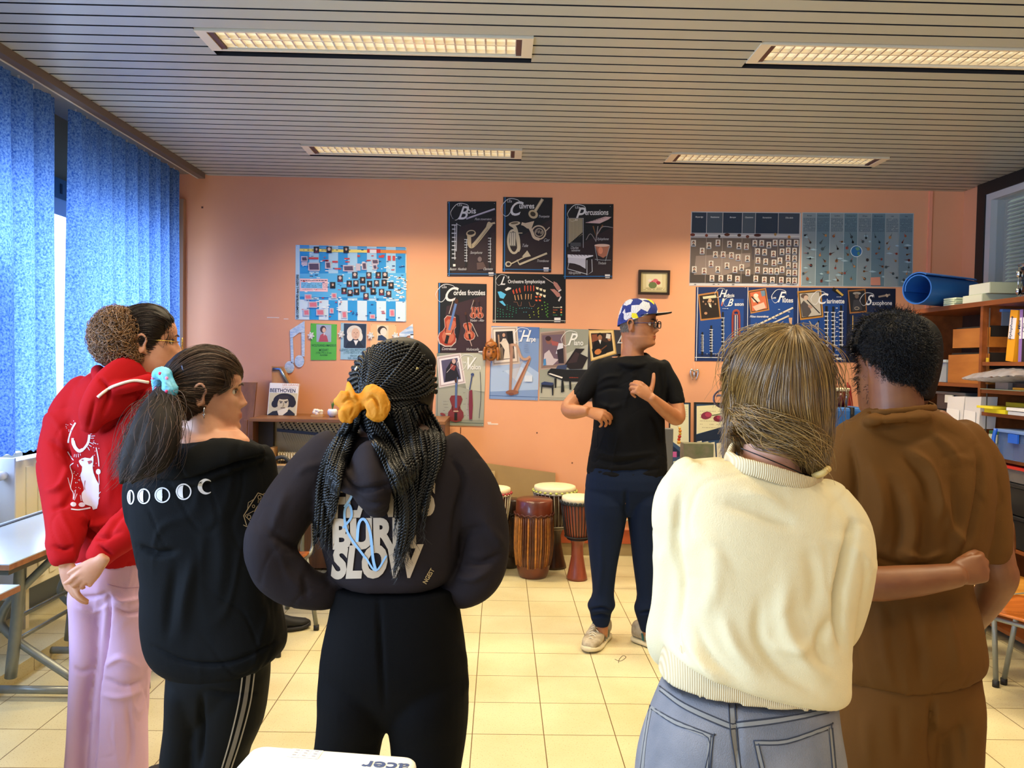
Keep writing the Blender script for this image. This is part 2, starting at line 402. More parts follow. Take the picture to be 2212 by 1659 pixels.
# wall socket
s0=at(1026,989,YW)
st=thing('wall_socket','white wall socket just above the leaning cardboard','socket',s0)
MB().box(s0[0]-.04,s0[0]+.03,YW-.02,YW-.0005,s0[2]-.04,s0[2]+.04,mat('#ece6dc',.4),bev=.004).build('cover',st)
so=MB(); so.lathe([(.022,0),(.022,.003)],(s0[0]-.005,YW-.0235,s0[2]),mat('#cfc8bc',.4),axis='y',n=20)
for dx in(-.008,.008):so.box(s0[0]-.005+dx-.003,s0[0]-.005+dx+.003,YW-.0245,YW-.0234,s0[2]-.003,s0[2]+.003,mat('#222222',.5))
so.build('outlet',st)
# curtains -----------------------------------------------------------
def curtain_mat():
 m, nt, b=nodemat('mottled_blue_curtain'); N=nt.nodes.new; L=nt.links.new
 g=N('ShaderNodeNewGeometry'); n=N('ShaderNodeTexNoise'); n.inputs['Scale'].default_value=90; n.inputs['Detail'].default_value=6; n.inputs['Roughness'].default_value=.75
 L(g.outputs['Position'],n.inputs['Vector'])
 r=N('ShaderNodeValToRGB'); r.color_ramp.elements[0].position=.38; r.color_ramp.elements[0].color=lin('#2a5aae'); r.color_ramp.elements[1].position=.62; r.color_ramp.elements[1].color=lin('#84acdc')
 L(n.outputs[0],r.inputs[0])
 d=N('ShaderNodeBsdfDiffuse'); t=N('ShaderNodeBsdfTranslucent'); mx=N('ShaderNodeMixShader'); mx.inputs[0].default_value=.62
 L(r.outputs[0],d.inputs[0]); L(r.outputs[0],t.inputs[0]); L(d.outputs[0],mx.inputs[1]); L(t.outputs[0],mx.inputs[2])
 L(mx.outputs[0],nt.nodes['Material Output'].inputs['Surface'])
 return m
CUR=curtain_mat()
def curtain(y0,y1,X,zb,zt,nf,label,seed):
 rg=np.random.default_rng(seed); ny, nz=720, 50
 t=np.linspace(0,1,ny); ph=np.cumsum(rg.uniform(.6,1.4,ny)); ph=ph/ph[-1]*nf*2*PI
 amp=.034+.016*np.interp(t,np.linspace(0,1,9),rg.uniform(0,1.6,9))
 V=[]; F=[]
 for j in range(nz):
  s=j/(nz-1); z=zt+(zb-zt)*s
  a=amp*(0.55+.75*s)
  drift=.06*np.sin(3*s+np.interp(t,np.linspace(0,1,7),rg.uniform(-1,1,7))*.0)
  small=.006*np.sin(ph*2.7+1.3)*max(0,1-s*3)
  sh=np.abs(np.sin((ph+.35*s*np.sin(t*9))/2))**.38
  x=X+a*(sh*2-1)*1.0+small
  yy=y0+(y1-y0)*t+.004*np.sin(s*6+t*20)
  for i in range(ny):V.append((x[i],yy[i],z+.006*math.sin(i*.4)*(s==1)))
 for j in range(nz-1):
  for i in range(ny-1):
   a_=j*ny+i; F.append((a_,a_+1,a_+1+ny,a_+ny))
 t_=thing('curtain',label,'curtain',(X,(y0+y1)/2,zb),'blue curtains along the window wall')
 MB().add(V,F,CUR,True).build('fabric',t_)
 # header tape with hooks
 for i in range(int((y1-y0)/.12)):MB().box(X-.004,X+.004,y0+.06+i*.12,y0+.066+i*.12,zt-.005,CEIL-.05,mat('#d0d0d0',.4)).build('curtain_hook',t_)
curtain(4.40,5.86,-2.45,1.02,CEIL-.07,9,'blue mottled curtain hanging nearest the salmon wall',3)
curtain(2.2,4.24,-2.45,1.06,CEIL-.07,12,'blue mottled curtain at the frame edge, beyond the tables',5)
# the darker hem piece hanging a little lower behind the first one
curtain(2.6,3.86,-2.57,.94,2.0,8,'lower blue curtain hem showing under the curtain at the frame edge',11)
# radiator under the window
r0=thing('radiator','cream panel radiator with thermostatic valve under the blue curtain','radiator',(-2.55,4.4,.15))
rp=MB(); rc=mat('#e4ddc0',.45); ya, yb=3.98, 5.6
rp.box(-2.60,-2.50,ya,yb,.30,1.0,rc,bev=.006)
for i in range(14):yy=ya+.10+i*.105; rp.box(-2.501,-2.492,yy,yy+.06,.34,.96,rc,bev=.003)
rp.build('panel',r0)
sp_=MB(); sp_.box(-2.61,-2.485,ya-.012,ya+.0,.28,1.02,mat('#cfd3d6',.4),bev=.004); sp_.build('side_cover',r0)
vv=MB(); vv.lathe([(.022,-.045),(.024,-.03),(.02,0)],(-2.54,ya-.012,.93),mat('#e8e8e6',.4),axis='y',n=20); vv.build('valve',r0)
for yy in(ya+.15,yb-.15):MB().box(-2.57,-2.53,yy,yy+.03,.075,.30,rc).build('radiator_foot',r0)
# ================================================================== things on the back wall
class Sheet:
 """a printed sheet on the wall plane; coordinates measured on the photograph (origin, scale)"""
 def __init__(s,ox,oy,sc,Y=YW-.004,step=.00022):
  s.o=(ox,oy); s.s=sc; s.Y=Y; s.k=0; s.mb=MB(); s.step=step; s.r=.55
 def P(s,x,y,d=None):
  return at(s.o[0]+x/s.s,s.o[1]+y/s.s,s.Y-(s.k*s.step if d is None else d))
 def m(s,c):return mat(c,s.r,spec=.4)if isinstance(c,str)else c
 def base(s,pts,c,thick=.003):
  V=[s.P(x,y,0)for x,y in pts]; s.mb.prism(V[::-1]if False else V,(0,thick,0),s.m(c)); s.k+=1; return s
 def poly(s,c,pts):
  s.mb.add([s.P(*p)for p in pts],[list(range(len(pts)))[::-1]],s.m(c)); s.k+=1; return s
 def rect(s,c,x0,y0,x1,y1,rot=0):
  cx, cy=(x0+x1)/2, (y0+y1)/2; a=math.radians(rot)
  return s.poly(c,[(cx+(x-cx)*math.cos(a)-(y-cy)*math.sin(a),cy+(x-cx)*math.sin(a)+(y-cy)*math.cos(a))for x,y in((x0,y0),(x1,y0),(x1,y1),(x0,y1))])
 def many(s,c,quads):
  V=[]; F=[]
  for q in quads:
   F.append([len(V)+i for i in range(len(q))][::-1]); V+=[s.P(*p)for p in q]
  s.mb.add(V,F,s.m(c)); s.k+=1; return s
 def ell(s,c,cx,cy,rx,ry,rot=0,a0=0,a1=360,n=24):
  r=math.radians(rot); pts=[]
  for i in range(n if a1-a0>=360 else n+1):
   a=math.radians(a0+(a1-a0)*i/n); x, y=rx*math.cos(a), ry*math.sin(a)
   pts.append((cx+x*math.cos(r)-y*math.sin(r),cy+x*math.sin(r)+y*math.cos(r)))
  return s.poly(c,pts)
 def line(s,c,pts,w,sub=0,taper=False):
  P=catmull([(a,b,0)for a,b in pts],sub)[:,:2]if sub else np.array(pts,float)
  V=[]; F=[]; n=len(P)
  for i in range(n):
   t=P[min(i+1,n-1)]-P[max(i-1,0)]; t=t/(np.linalg.norm(t)+1e-9); q=np.array([-t[1],t[0]])
   ww=w/2*(math.sin(PI*(i+.4)/(n-.2))**.6 if taper else 1)
   V+=[s.P(*(P[i]+q*ww)),s.P(*(P[i]-q*ww))]
  for i in range(n-1):F.append((2*i,2*i+1,2*i+3,2*i+2))
  s.mb.add(V,F,s.m(c)); s.k+=1; return s
 def ring(s,c,cx,cy,rx,ry,w,rot=0):
  r=math.radians(rot); pts=[]
  for i in range(29):
   a=2*PI*i/28; x, y=rx*math.cos(a), ry*math.sin(a); pts.append((cx+x*math.cos(r)-y*math.sin(r),cy+x*math.sin(r)+y*math.cos(r)))
  return s.line(c,pts,w)
 def text(s,c,t,x,y,size,bold=.01,shear=0,narrow=1,rot=0,align='LEFT'):
  V2, F=textmesh(t,bold,shear,align); a=math.radians(rot)
  V=[s.P(x+(v[0]*narrow*math.cos(a)+v[1]*math.sin(a))*size,y+(v[0]*narrow*math.sin(a)-v[1]*math.cos(a))*size)for v in V2]
  s.mb.add(V,F,s.m(c)); s.k+=1; return s
 def scribble(s,c,x0,y0,x1,rows,dy,h,seed=0,fill=.85):
  r=random.Random(seed); q=[]
  for j in range(rows):
   x=x0
   while x<x1-h:
    w=r.uniform(1.2,4)*h; w=min(w,x1-x)
    if r.random()<fill:q.append([(x,y0+j*dy),(x+w,y0+j*dy),(x+w,y0+j*dy+h),(x,y0+j*dy+h)])
    x+=w+h*.7
  return s.many(c,q)
 def photo(s,quad,frame,inner,fw=.07):
  s.poly(frame,quad); c=np.mean(np.array(quad,float),0)
  s.poly('#3a2a1c' if frame[1]in '9abc' else '#7a6a60',[tuple(c+(np.array(p)-c)*(1-fw*1.6))for p in quad])
  s.poly(inner,[tuple(c+(np.array(p)-c)*(1-fw*2.6))for p in quad]); return s
 def bust(s,cx,cy,h,hair,skin='#d8b8a0',coat='#20222c',wide=1.0):
  s.poly(coat,[(cx-.5*h,cy+.62*h),(cx-.38*h,cy+.30*h),(cx-.1*h,cy+.18*h),(cx+.15*h,cy+.18*h),(cx+.42*h,cy+.32*h),(cx+.5*h,cy+.62*h)])
  s.ell(hair,cx,cy-.12*h,.30*h*wide,.34*h,n=14)
  s.ell(skin,cx+.02*h,cy-.04*h,.19*h,.27*h,n=14)
  s.poly('#e8e4dc',[(cx-.1*h,cy+.2*h),(cx+.12*h,cy+.2*h),(cx+.03*h,cy+.42*h)]); return s
 def pins(s,pts,c='#d8d8dc'):
  for x, y in pts:s.ell(c,x,y,1.6*s.s/2.5,1.6*s.s/2.5,n=10)
  return s
 def swash(s,c,ch,x,y,size,w=1.0):
  """a large calligraphic capital with a looping flourish"""
  s.line(c,[(x-.30*size,y-.10*size),(x-.36*size,y-.42*size),(x+.02*size,y-.86*size),(x+.55*size,y-.80*size),(x+.66*size,y-.52*size)],.035*size,6,True)
  s.line(c,[(x-.30*size,y-.10*size),(x-.12*size,y+.05*size),(x+.08*size,y-.08*size),(x+.30*size,y-.55*size)],.03*size,6,True)
  s.text(c,ch,x,y,size*1.05,.012,.42,.85*w); return s
 def done(s,name,label,cat,group=None):
  return s.mb.build(name,None,label,cat,group)
def sax(s,x0,y0,x1,y1,c,w):
 s.line(c,[(x0+w,y0-w*.2),(x0,y0),(x0*.6+x1*.4,y0*.6+y1*.4)],w*.5)
 s.line(c,[(x0,y0),(x1,y1),(x1-w*1.2,y1+w*.2),(x1-w*1.4,y1-w*2.2)],w,5)
 s.ell(c,x1-w*.9,y1-w*2.8,w*1.25,w*.9,-8); s.ell('#2a221a',x1-w*.9,y1-w*2.95,w*.95,w*.5,-8)
def pipe(s,x,y0,y1,w,c='#1a1c22',k='#c8ccd4',rot=0):
 dx=math.tan(math.radians(rot))*(y1-y0)
 s.line(c,[(x,y0),(x+dx,y1)],w); s.line(k,[(x+w*.45,y0+(y1-y0)*.12),(x+dx+w*.45,y0+(y1-y0)*.86)],w*.32)
 q=[]; n=9
 for i in range(n):
  t=.12+.78*i/n; yy=y0+(y1-y0)*t; xx=x+dx*t; e=w*(.75 if i%2 else.95)
  q.append([(xx-e,yy),(xx+e,yy),(xx+e,yy+abs(y1-y0)*.022),(xx-e,yy+abs(y1-y0)*.022)])
 s.many(k,q)
def violin(s,cx,cy,h,c='#a04a36',rot=0,neck='#39507e',edge=None):
 a=math.radians(rot)
 def R(x,y):return(cx+x*h*math.cos(a)-y*h*math.sin(a),cy+x*h*math.sin(a)+y*h*math.cos(a))
 out=[(-.0,-.20),(.10,-.19),(.135,-.12),(.11,-.05),(.085,.02),(.10,.08),(.155,.15),(.165,.24),(.11,.33),(0,.36)]
 P=[R(x,y)for x,y in out]+[R(-x,y)for x,y in out[::-1][1:-1]]
 if edge:s.poly(edge,[(cx+(p[0]-cx)*1.1,cy+(p[1]-cy)*1.06)for p in P])
 s.poly(c,P); s.poly('#c06a50' if c[1]in 'abc' else c,[(cx+(p[0]-cx)*.7,cy+(p[1]-cy)*.8+h*.02)for p in P])
 s.line(neck,[R(0,.06),R(0,-.46)],h*.045); s.ell('#4a2a1e',*R(0,-.50),h*.035,h*.05)
 s.line('#1c1616',[R(0,.16),R(0,.32)],h*.06); s.rect('#d8c8a8',*[v for v in(R(0,.13)[0]-h*.05,R(0,.13)[1]-h*.008,R(0,.13)[0]+h*.05,R(0,.13)[1]+h*.008)])
 for e in(-1,1):s.line('#1c1212',[R(e*.07,.03),R(e*.06,.12)],h*.012)
BK='#16181d'; SV='#c9cbd0'; GD='#b8a888'; BL='#2470b4'; MAR='#2a1e24'
# 1 Bois ---------------------------------------------------------
s=Sheet(930,410,5.267); s.base([(190,133),(748,133),(742,985),(190,985)],BK)
s.poly(MAR,[(330,420),(742,300),(740,980),(230,985)]); s.poly('#33242a',[(460,560),(740,480),(738,900),(420,930)])
s.line(BL,[(212,135),(212,983)],10); s.line(BL,[(192,955),(742,958)],8)
s.text(SV,'LEs',305,185,40,.01); s.swash('#d4d6da','B',305,335,205); s.text('#d4d6da','ois',412,268,92,.02)
s.line('#9a98b0',[(405,330),(732,218)],20); s.line('#dedee8',[(440,314),(730,214)],5)
s.text(SV,'Flute traversiere',500,345,38,.0,.5,.75); sax(s,690,385,500,620,'#c0b090',44); s.line('#c0b090',[(690,385),(660,372),(640,420)],16,4); s.line('#8a8070',[(655,440),(500,640)],8)
pipe(s,265,330,870,26); s.line('#b8bcc8',[(298,380),(292,700)],10); s.line('#b8bcc8',[(290,385),(345,412)],5); s.rect('#e8e6e2',256,845,284,872)
pipe(s,402,520,870,20); pipe(s,672,500,885,20); s.ell('#7a6a6a',560,790,24,30); s.poly('#5e4a48',[(525,830),(600,820),(640,900),(530,910)])
s.text(SV,'Saxophone',448,728,44,0,.5,.7); s.text(SV,'Basson  Hautbois',215,915,44,0,.5,.62); s.text(SV,'Clarinette',598,915,44,0,.5,.6)
s.rect('#dcdce0',660,938,718,958); s.rect('#dcdce0',664,968,716,976); s.pins([(202,148),(727,155),(205,975)])
s.done('wall_poster','black poster headed Bois with a flute, a saxophone and long woodwinds','poster','instrument posters')
# 2 Cuivres
s=Sheet(930,410,5.267,YW-.0045); s.base([(828,82),(1388,90),(1370,940),(818,930)],BK)
s.poly(MAR,[(860,620),(1380,330),(1372,930),(850,925)])
s.line(BL,[(848,84),(840,930)],10); s.line(BL,[(820,903),(1370,910)],8)
s.text(SV,'LEs',872,142,40,.01); s.swash('#d4d6da','C',880,290,215); s.text('#d4d6da','uivres',1008,212,88,.02,0,.82)
s.line('#b0a288',[(1275,105),(1235,170),(1185,250)],34); s.line('#d8ccb0',[(1270,110),(1190,240)],8); s.ell('#b8a888',1168,278,56,48,30); s.ell('#3a3024',1165,276,32,26,30)
s.line('#c4b89e',[(905,390),(960,430),(985,520),(1005,650),(990,700)],40,5); s.ring('#c8bca2',945,590,62,130,26,-3); s.ell('#c8bca2',955,385,66,24,-8); s.ell('#6a5e4a',955,380,44,12,-8)
s.rect('#8a8478',900,480,970,640); s.many('#d4ccb8',[[(905+i*22,490),(917+i*22,490),(917+i*22,630),(905+i*22,630)]for i in range(3)]); s.line('#c4b89e',[(985,492),(1045,492)],10)
s.text(SV,'Tuba',1036,650,50,0,.5,.7)
s.ring('#c6b49c',1230,486,78,76,16); s.ring('#a89a88',1236,486,46,44,12); s.line('#c6b49c',[(1035,385),(1110,410),(1150,470),(1180,540),(1240,565)],34,5); s.poly('#c6b49c',[(1030,390),(1180,355),(1150,440),(1100,440)]); s.line('#c6b49c',[(1300,480),(1355,425)],10)
for i in range(3):s.ell('#8a7e70',1205+i*28,470+i*8,12,20,20)
s.text(SV,'Cor',1282,588,50,0,.5,.8)
s.line('#c4b89e',[(860,870),(1105,748)],14); s.line('#c4b89e',[(1010,850),(1325,722)],22); s.ell('#c4b89e',885,845,36,32); s.ell(MAR,887,845,22,18); s.poly('#c4b89e',[(1040,760),(1100,690),(1142,755),(1080,770)]); s.line('#c4b89e',[(985,795),(1010,850)],10)
s.text(SV,'Trompette',1225,315,40,0,.5,.7); s.text(SV,'Trombone',1205,822,42,0,.5,.75); s.rect('#dcdce0',1285,882,1345,908); s.rect('#dcdce0',1288,918,1342,928)
s.done('wall_poster','black poster headed Cuivres with a trumpet, tuba, horn and trombone','poster','instrument posters')
# 3 Percussions
s=Sheet(930,410,5.267,YW-.0045); s.base([(1520,162),(2082,162),(2068,1012),(1512,1015)],BK)
s.poly(MAR,[(1560,700),(2075,420),(2068,1005),(1540,1010)])
s.line(BL,[(1538,164),(1530,1013)],10); s.line(BL,[(1513,986),(2068,984)],8)
s.text(SV,'LEs',1645,212,40,.01); s.swash('#d4d6da','P',1635,350,205); s.text('#d4d6da','ercussions',1756,285,88,.02,0,.72)
s.rect('#8a8a88',1560,320,1740,330); s.many('#b0a488',[[(1572+i*16,330),(1584+i*16,330),(1584+i*16,610-i*11),(1572+i*16,610-i*11)]for i in range(10)])
s.line('#0c0d10',[(1570,630),(1730,490)],12); s.line('#9aa0a8',[(1562,320),(1562,650)],7); s.line('#9aa0a8',[(1738,320),(1738,660)],7); s.rect('#4a4e54',1590,600,1710,645)
s.poly('#d0b0b0',[(1760,375),(1990,305),(2060,310),(1960,385)]); s.many('#3a3034',[[(1780+i*28,372-i*7),(1788+i*28,372-i*7),(1830+i*28,352-i*6),(1822+i*28,352-i*6)]for i in range(7)])
s.poly('#0e0f12',[(1755,375),(1905,392),(2062,320),(2062,345),(1905,412),(1760,395)]); s.line('#7a5434',[(1850,412),(1885,530),(1960,400)],16); s.line('#a8a4a4',[(1905,412),(1880,590)],8); s.line('#8a8488',[(1770,570),(1820,500),(1885,590)],8,4); s.line('#9a9498',[(1900,500),(1960,420),(2075,430)],8,4)
s.poly('#b07058',[(1875,640),(2035,640),(2010,745),(1965,775),(1905,745)]); s.ell('#e0c0b0',1952,632,88,16); s.ell('#e09070',1935,690,26,40); s.line('#9aa0a8',[(1870,640),(1900,810)],7); s.line('#9aa0a8',[(2040,640),(1990,810)],7); s.line('#9aa0a8',[(1870,790),(1960,800),(2050,800)],6)
s.poly('#e0e0ea',[(1560,735),(1850,745),(1850,770),(1780,790),(1560,770)]); s.many('#30323a',[[(1590+i*36,738),(1598+i*36,738),(1620+i*36,755),(1612+i*36,755)]for i in range(6)])
s.poly('#c8c8d6',[(1565,770),(1765,785),(1765,900),(1700,860),(1640,840),(1565,830)]); s.poly('#14161a',[(1765,780),(1850,755),(1850,780),(1770,802)]); s.line('#c0c4cc',[(1575,830),(1560,900),(1780,960)],8); s.line('#c0c4cc',[(1780,800),(1780,970),(1840,930),(1835,790)],8)
s.text(SV,'Cloches',1590,672,40,0,.5,.7); s.text(SV,'tubulaires',1600,700,36,0,.5,.7); s.text(SV,'Xylophone',1890,572,42,0,.5,.72); s.text(SV,'Timbale',1900,848,42,0,.5,.7); s.text(SV,'Vibraphone',1565,958,44,0,.5,.7)
s.rect('#dcdce0',1985,962,2042,985); s.rect('#dcdce0',1988,995,2040,1004); s.pins([(2045,190),(2058,1003)])
s.done('wall_poster','black poster headed Percussions with tubular bells and a kettledrum','poster','instrument posters')
# 4 Orchestre
s=Sheet(930,410,5.267,YW-.0028); s.base([(712,950),(1538,962),(1536,1516),(706,1510)],'#0c0e13')
s.line('#c8c8c0',[(742,955),(736,1512)],6); s.line('#c8c8c0',[(707,1484),(1536,1490)],6)
s.swash('#d8dade','L',790,1080,130); s.text('#d8dade',"'",880,1050,90,.02); s.text('#d8dade','Orchestre Symphonique',880,1062,56,.02,0,.76)
s.line('#c8b8b0',[(1275,985),(1440,1090)],6); s.poly('#b07a72',[(1400,1040),(1440,1060),(1480,1120),(1470,1150),(1440,1140),(1400,1080)]); s.poly('#b07a72',[(1360,1130),(1410,1130),(1470,1180),(1480,1215),(1440,1220),(1400,1170)]); s.poly('#d8d4d4',[(1450,1150),(1484,1130),(1490,1142),(1458,1164)]); s.poly('#d8d4d4',[(1450,1262),(1478,1212),(1490,1220),(1465,1272)])
s.poly('#58b8e8',[(762,1160),(800,1155),(860,1190),(830,1240),(790,1230)]); s.poly('#58b8e8',[(780,1270),(820,1262),(858,1315),(840,1320)]); s.poly('#e0e0dc',[(845,1135),(880,1108),(918,1115),(915,1130),(860,1150)])
s.many('#c04a30',[[(930+i*36,1150-i*10),(944+i*36,1130-i*10),(956+i*36,1180-i*8),(946+i*36,1190-i*8)]for i in range(3)]+[[(1065+i*34,1090),(1078+i*34,1090),(1078+i*34,1150),(1068+i*34,1155)]for i in range(4)])
s.many('#c89868',[[(952+i*36,1200-i*4),(962+i*36,1196-i*4),(972+i*36,1256-i*4),(962+i*36,1256-i*4)]for i in range(3)]+[[(1078+i*32,1186),(1088+i*32,1186),(1084+i*32,1246),(1076+i*32,1246)]for i in range(3)])
s.many('#e8dcb8',[[(1198+(i%3)*40,1105+(i//3)*60+(i%3)*14),(1232+(i%3)*40,1110+(i//3)*60+(i%3)*14),(1226+(i%3)*40,1138+(i//3)*60+(i%3)*14),(1204+(i%3)*40,1130+(i//3)*60+(i%3)*14)]for i in range(6)])
s.many('#d86038',[[(1190+(i%2)*40,1208+(i//2)*40),(1218+(i%2)*40,1212+(i//2)*40),(1214+(i%2)*40,1230+(i//2)*40),(1194+(i%2)*40,1224+(i//2)*40)]for i in range(4)])
def tri(x,y,r=9):return[(x,y-r*.7),(x+r*1.5,y),(x,y+r*.7)]
s.many('#2f8a70',[tri(756+i*34,1415+j*28)for i in range(6)for j in range(2)]+[tri(760+i*30,1350+i*8+j*28)for i in range(3)for j in range(2)]+[tri(868+i*34,1310+j*24+i*14)for i in range(4)for j in range(3)])
s.many('#4a8a96',[tri(1010+i*27,1348-(6 if i in(2,3)else 0))for i in range(6)]+[tri(1056,1392),tri(1084,1392)])
s.many('#b8c840',[tri(1120+i*48,1425-i*36)for i in range(4)]+[tri(1128+i*46,1452-i*30)for i in range(4)]+[tri(1225,1445-j*34)for j in range(4)])
s.many('#4f8a34',[tri(1290+j*6,1280+j*36,14)for j in range(5)]+[tri(1326,1300+j*36,12)for j in range(5)])
s.line('#a07058',[(945,1275),(985,1278),(1000,1320),(1030,1320),(1035,1275)],4); s.line('#a07058',[(1120,1275),(1135,1325),(1170,1330),(1190,1300)],4)
for i, c in enumerate(('#e8e0c8','#d86038','#e0a040','#3a9060')):s.rect(c,1478,1328+i*29,1496,1344+i*29); s.text(c,('Percussions','Cuivres','Bois','Cordes')[i],1392,1344+i*29,22,.0,.3,.75)
s.rect('#e8e8e8',1408,1454,1480,1484); s.rect('#e8e8e8',1408,1496,1478,1504); s.pins([(718,1498),(1526,1505)])
s.done('wall_poster','wide black poster headed with the symphony orchestra seating plan','poster','instrument posters')
# 5 Cordes frottees
s=Sheet(930,600,4.879); s.base([(80,52),(592,66),(585,785),(78,792)],BK)
s.poly('#38242c',[(170,300),(588,180),(586,780),(110,785)]); s.line(BL,[(94,54),(90,790)],12)
s.text(SV,'LEs',118,108,38,.01); s.swash('#d8dade','C',130,245,200); s.text('#d8dade','ordes frottées',242,182,76,.02,0,.76)
violin(s,205,520,560,'#a4402c',14,'#5a78b0','#c8b8b0'); s.poly('#14101a',[(262,380),(300,400),(312,520),(285,660),(262,620),(270,500)]); s.line('#d0c8c0',[(245,215),(195,380)],6)
violin(s,398,540,330,'#a8452e',-10,'#241a1c','#c0a8a0'); s.line('#c8c0b8',[(435,480),(500,620)],6); s.line('#c0a8a0',[(415,660),(435,720)],8)
violin(s,455,350,210,'#a04a34',4,'#2a1c1e','#c0a8a0'); violin(s,518,350,210,'#a04a34',-6,'#241a28','#c0a8a0'); s.line('#d0c8c0',[(455,235),(425,330)],4)
s.text(SV,'Violon - Alto',412,462,40,0,.5,.7); s.text(SV,'Contrebasse',115,762,42,0,.5,.7); s.text(SV,'Violoncelle',372,768,42,0,.5,.72); s.rect('#dcdce0',505,772,548,786)
s.done('wall_poster','black poster headed Cordes frottées with a double bass, cello and violins','poster','instrument posters')
# 6 Violon
s=Sheet(930,600,4.879,YW-.005); s.base([(66,795),(580,792),(560,1565),(50,1552)],'#8e9286')
s.poly('#b8baaa',[(300,795),(580,792),(572,1200),(380,1180)]); s.poly('#a0a396',[(62,1180),(300,1150),(566,1220),(560,1500),(56,1495)]); s.line('#5c6a68',[(80,800),(68,1550)],5); s.line('#4a6060',[(52,1520),(560,1535)],5)
s.poly('#d8d0d0',[(68,830),(318,792),(372,1110),(92,1160)]); s.poly('#b4a4a8',[(80,842),(308,806),(358,1100),(100,1146)]); s.poly('#e4e0e6',[(92,856),(298,822),(344,1090),(112,1132)]); s.poly('#54506e',[(112,872),(284,844),(322,1068),(140,1106)])
s.poly('#1c1a26',[(150,1100),(165,960),(215,880),(265,860),(275,960),(310,1060)]); s.ell('#c8a8a0',246,880,20,26); s.poly('#8a3c38',[(215,905),(270,930),(250,980),(205,960)]); s.line('#c0b8b8',[(170,1000),(240,920)],5)
s.text('#e8e8e8','Le',340,900,34,.01); s.swash('#e8e8e8','V',345,965,175); s.text('#e8e8e8','iolon',416,966,78,.02,0,.72)
violin(s,268,1340,510,'#7a2e34',1,'#4868a0'); s.line('#5a6c92',[(285,1045),(265,1370)],10)
s.poly('#7a2a40',[(408,1190),(440,1180),(446,1350),(438,1490),(408,1495),(402,1340)]); s.line('#3a4a78',[(412,1180),(440,1015)],12); s.ell('#3a4a78',442,1020,18,16); s.line('#2a3044',[(522,990),(530,1240),(512,1480)],5,5); s.line('#b8a8b8',[(395,1200),(385,1380),(400,1480)],5,4)
s.ell('#8a3a3a',130,1440,30,14,20); s.scribble('#6a6a62',135,1300,190,5,32,4,3,.7); s.scribble('#6a6a62',345,1150,400,6,60,4,4,.5); s.pins([(66,1535),(548,1548)])
s.done('wall_poster','grey-green poster headed Violon hanging below the black strings poster','poster','instrument posters')
# 7 Harpe
s=Sheet(930,600,4.879,YW-.004); s.base([(642,508),(1148,522),(1130,1292),(618,1275)],'#7f9bcb')
s.poly('#a8bfe2',[(640,900),(960,880),(1140,1000),(1136,1180),(625,1200)]); s.poly('#c2d2ea',[(780,980),(960,940),(1080,1030),(940,1120)]); s.poly('#5a7ab8',[(920,515),(1146,524),(1144,640),(915,640)])
s.line('#3a5a90',[(632,900),(625,1275)],4); s.line('#3a5a90',[(620,1240),(1134,1258)],4)
s.poly('#d4c8be',[(640,520),(915,512),(942,905),(652,928)]); s.poly('#a8988c',[(654,534),(902,528),(928,892),(664,914)]); s.poly('#e6dcd4',[(662,546),(890,540),(912,878),(672,898)]); s.poly('#3a3438',[(684,568),(866,560),(888,850),(694,872)]); s.poly('#7a6a60',[(690,780),(760,720),(770,868),(694,872)])
s.poly('#e0d4c6',[(762,640),(795,640),(825,700),(838,850),(770,856),(782,760),(740,690)]); s.ell('#c89a80',772,604,15,20); s.poly('#16161a',[(800,565),(866,560),(876,690),(820,690)]); s.line('#b89478',[(715,600),(735,850)],14); s.line('#d8c8b8',[(730,690),(800,650)],14)
s.text('#e6ecf6','La',930,570,34,.01); s.swash('#eef2fa','H',935,672,165,.9); s.text('#eef2fa','arpe',1016,672,76,.02,0,.68)
s.poly('#a87e6a',[(830,700),(868,690),(870,780),(852,1190),(826,1190),(838,780)]); s.line('#c09a84',[(850,705),(910,720),(950,830),(1000,860),(1050,830)],26,6); s.poly('#b88468',[(1040,840),(1060,850),(920,1195),(862,1195)]); s.poly('#8e5c48',[(1040,850),(1050,852),(890,1190),(872,1190)])
s.many('#d0b09a',[[(860+i*14,740+i*10),(862+i*14,740+i*10),(874+i*8,1130-i*22),(872+i*8,1130-i*22)]for i in range(11)]); s.ell('#8e5c48',860,1208,68,26); s.ell('#7a4a3c',850,1226,30,14); s.rect('#d2dcec',990,1030,1072,1095); s.scribble('#8090b0',985,690,1035,6,20,5,3,.9); s.scribble('#5f78a8',760,985,800,1,20,4,5); s.pins([(1110,1278),(1136,534),(648,516)],'#203050')
s.done('wall_poster','pale blue poster headed Harpe beside the carved mask','poster','instrument posters')
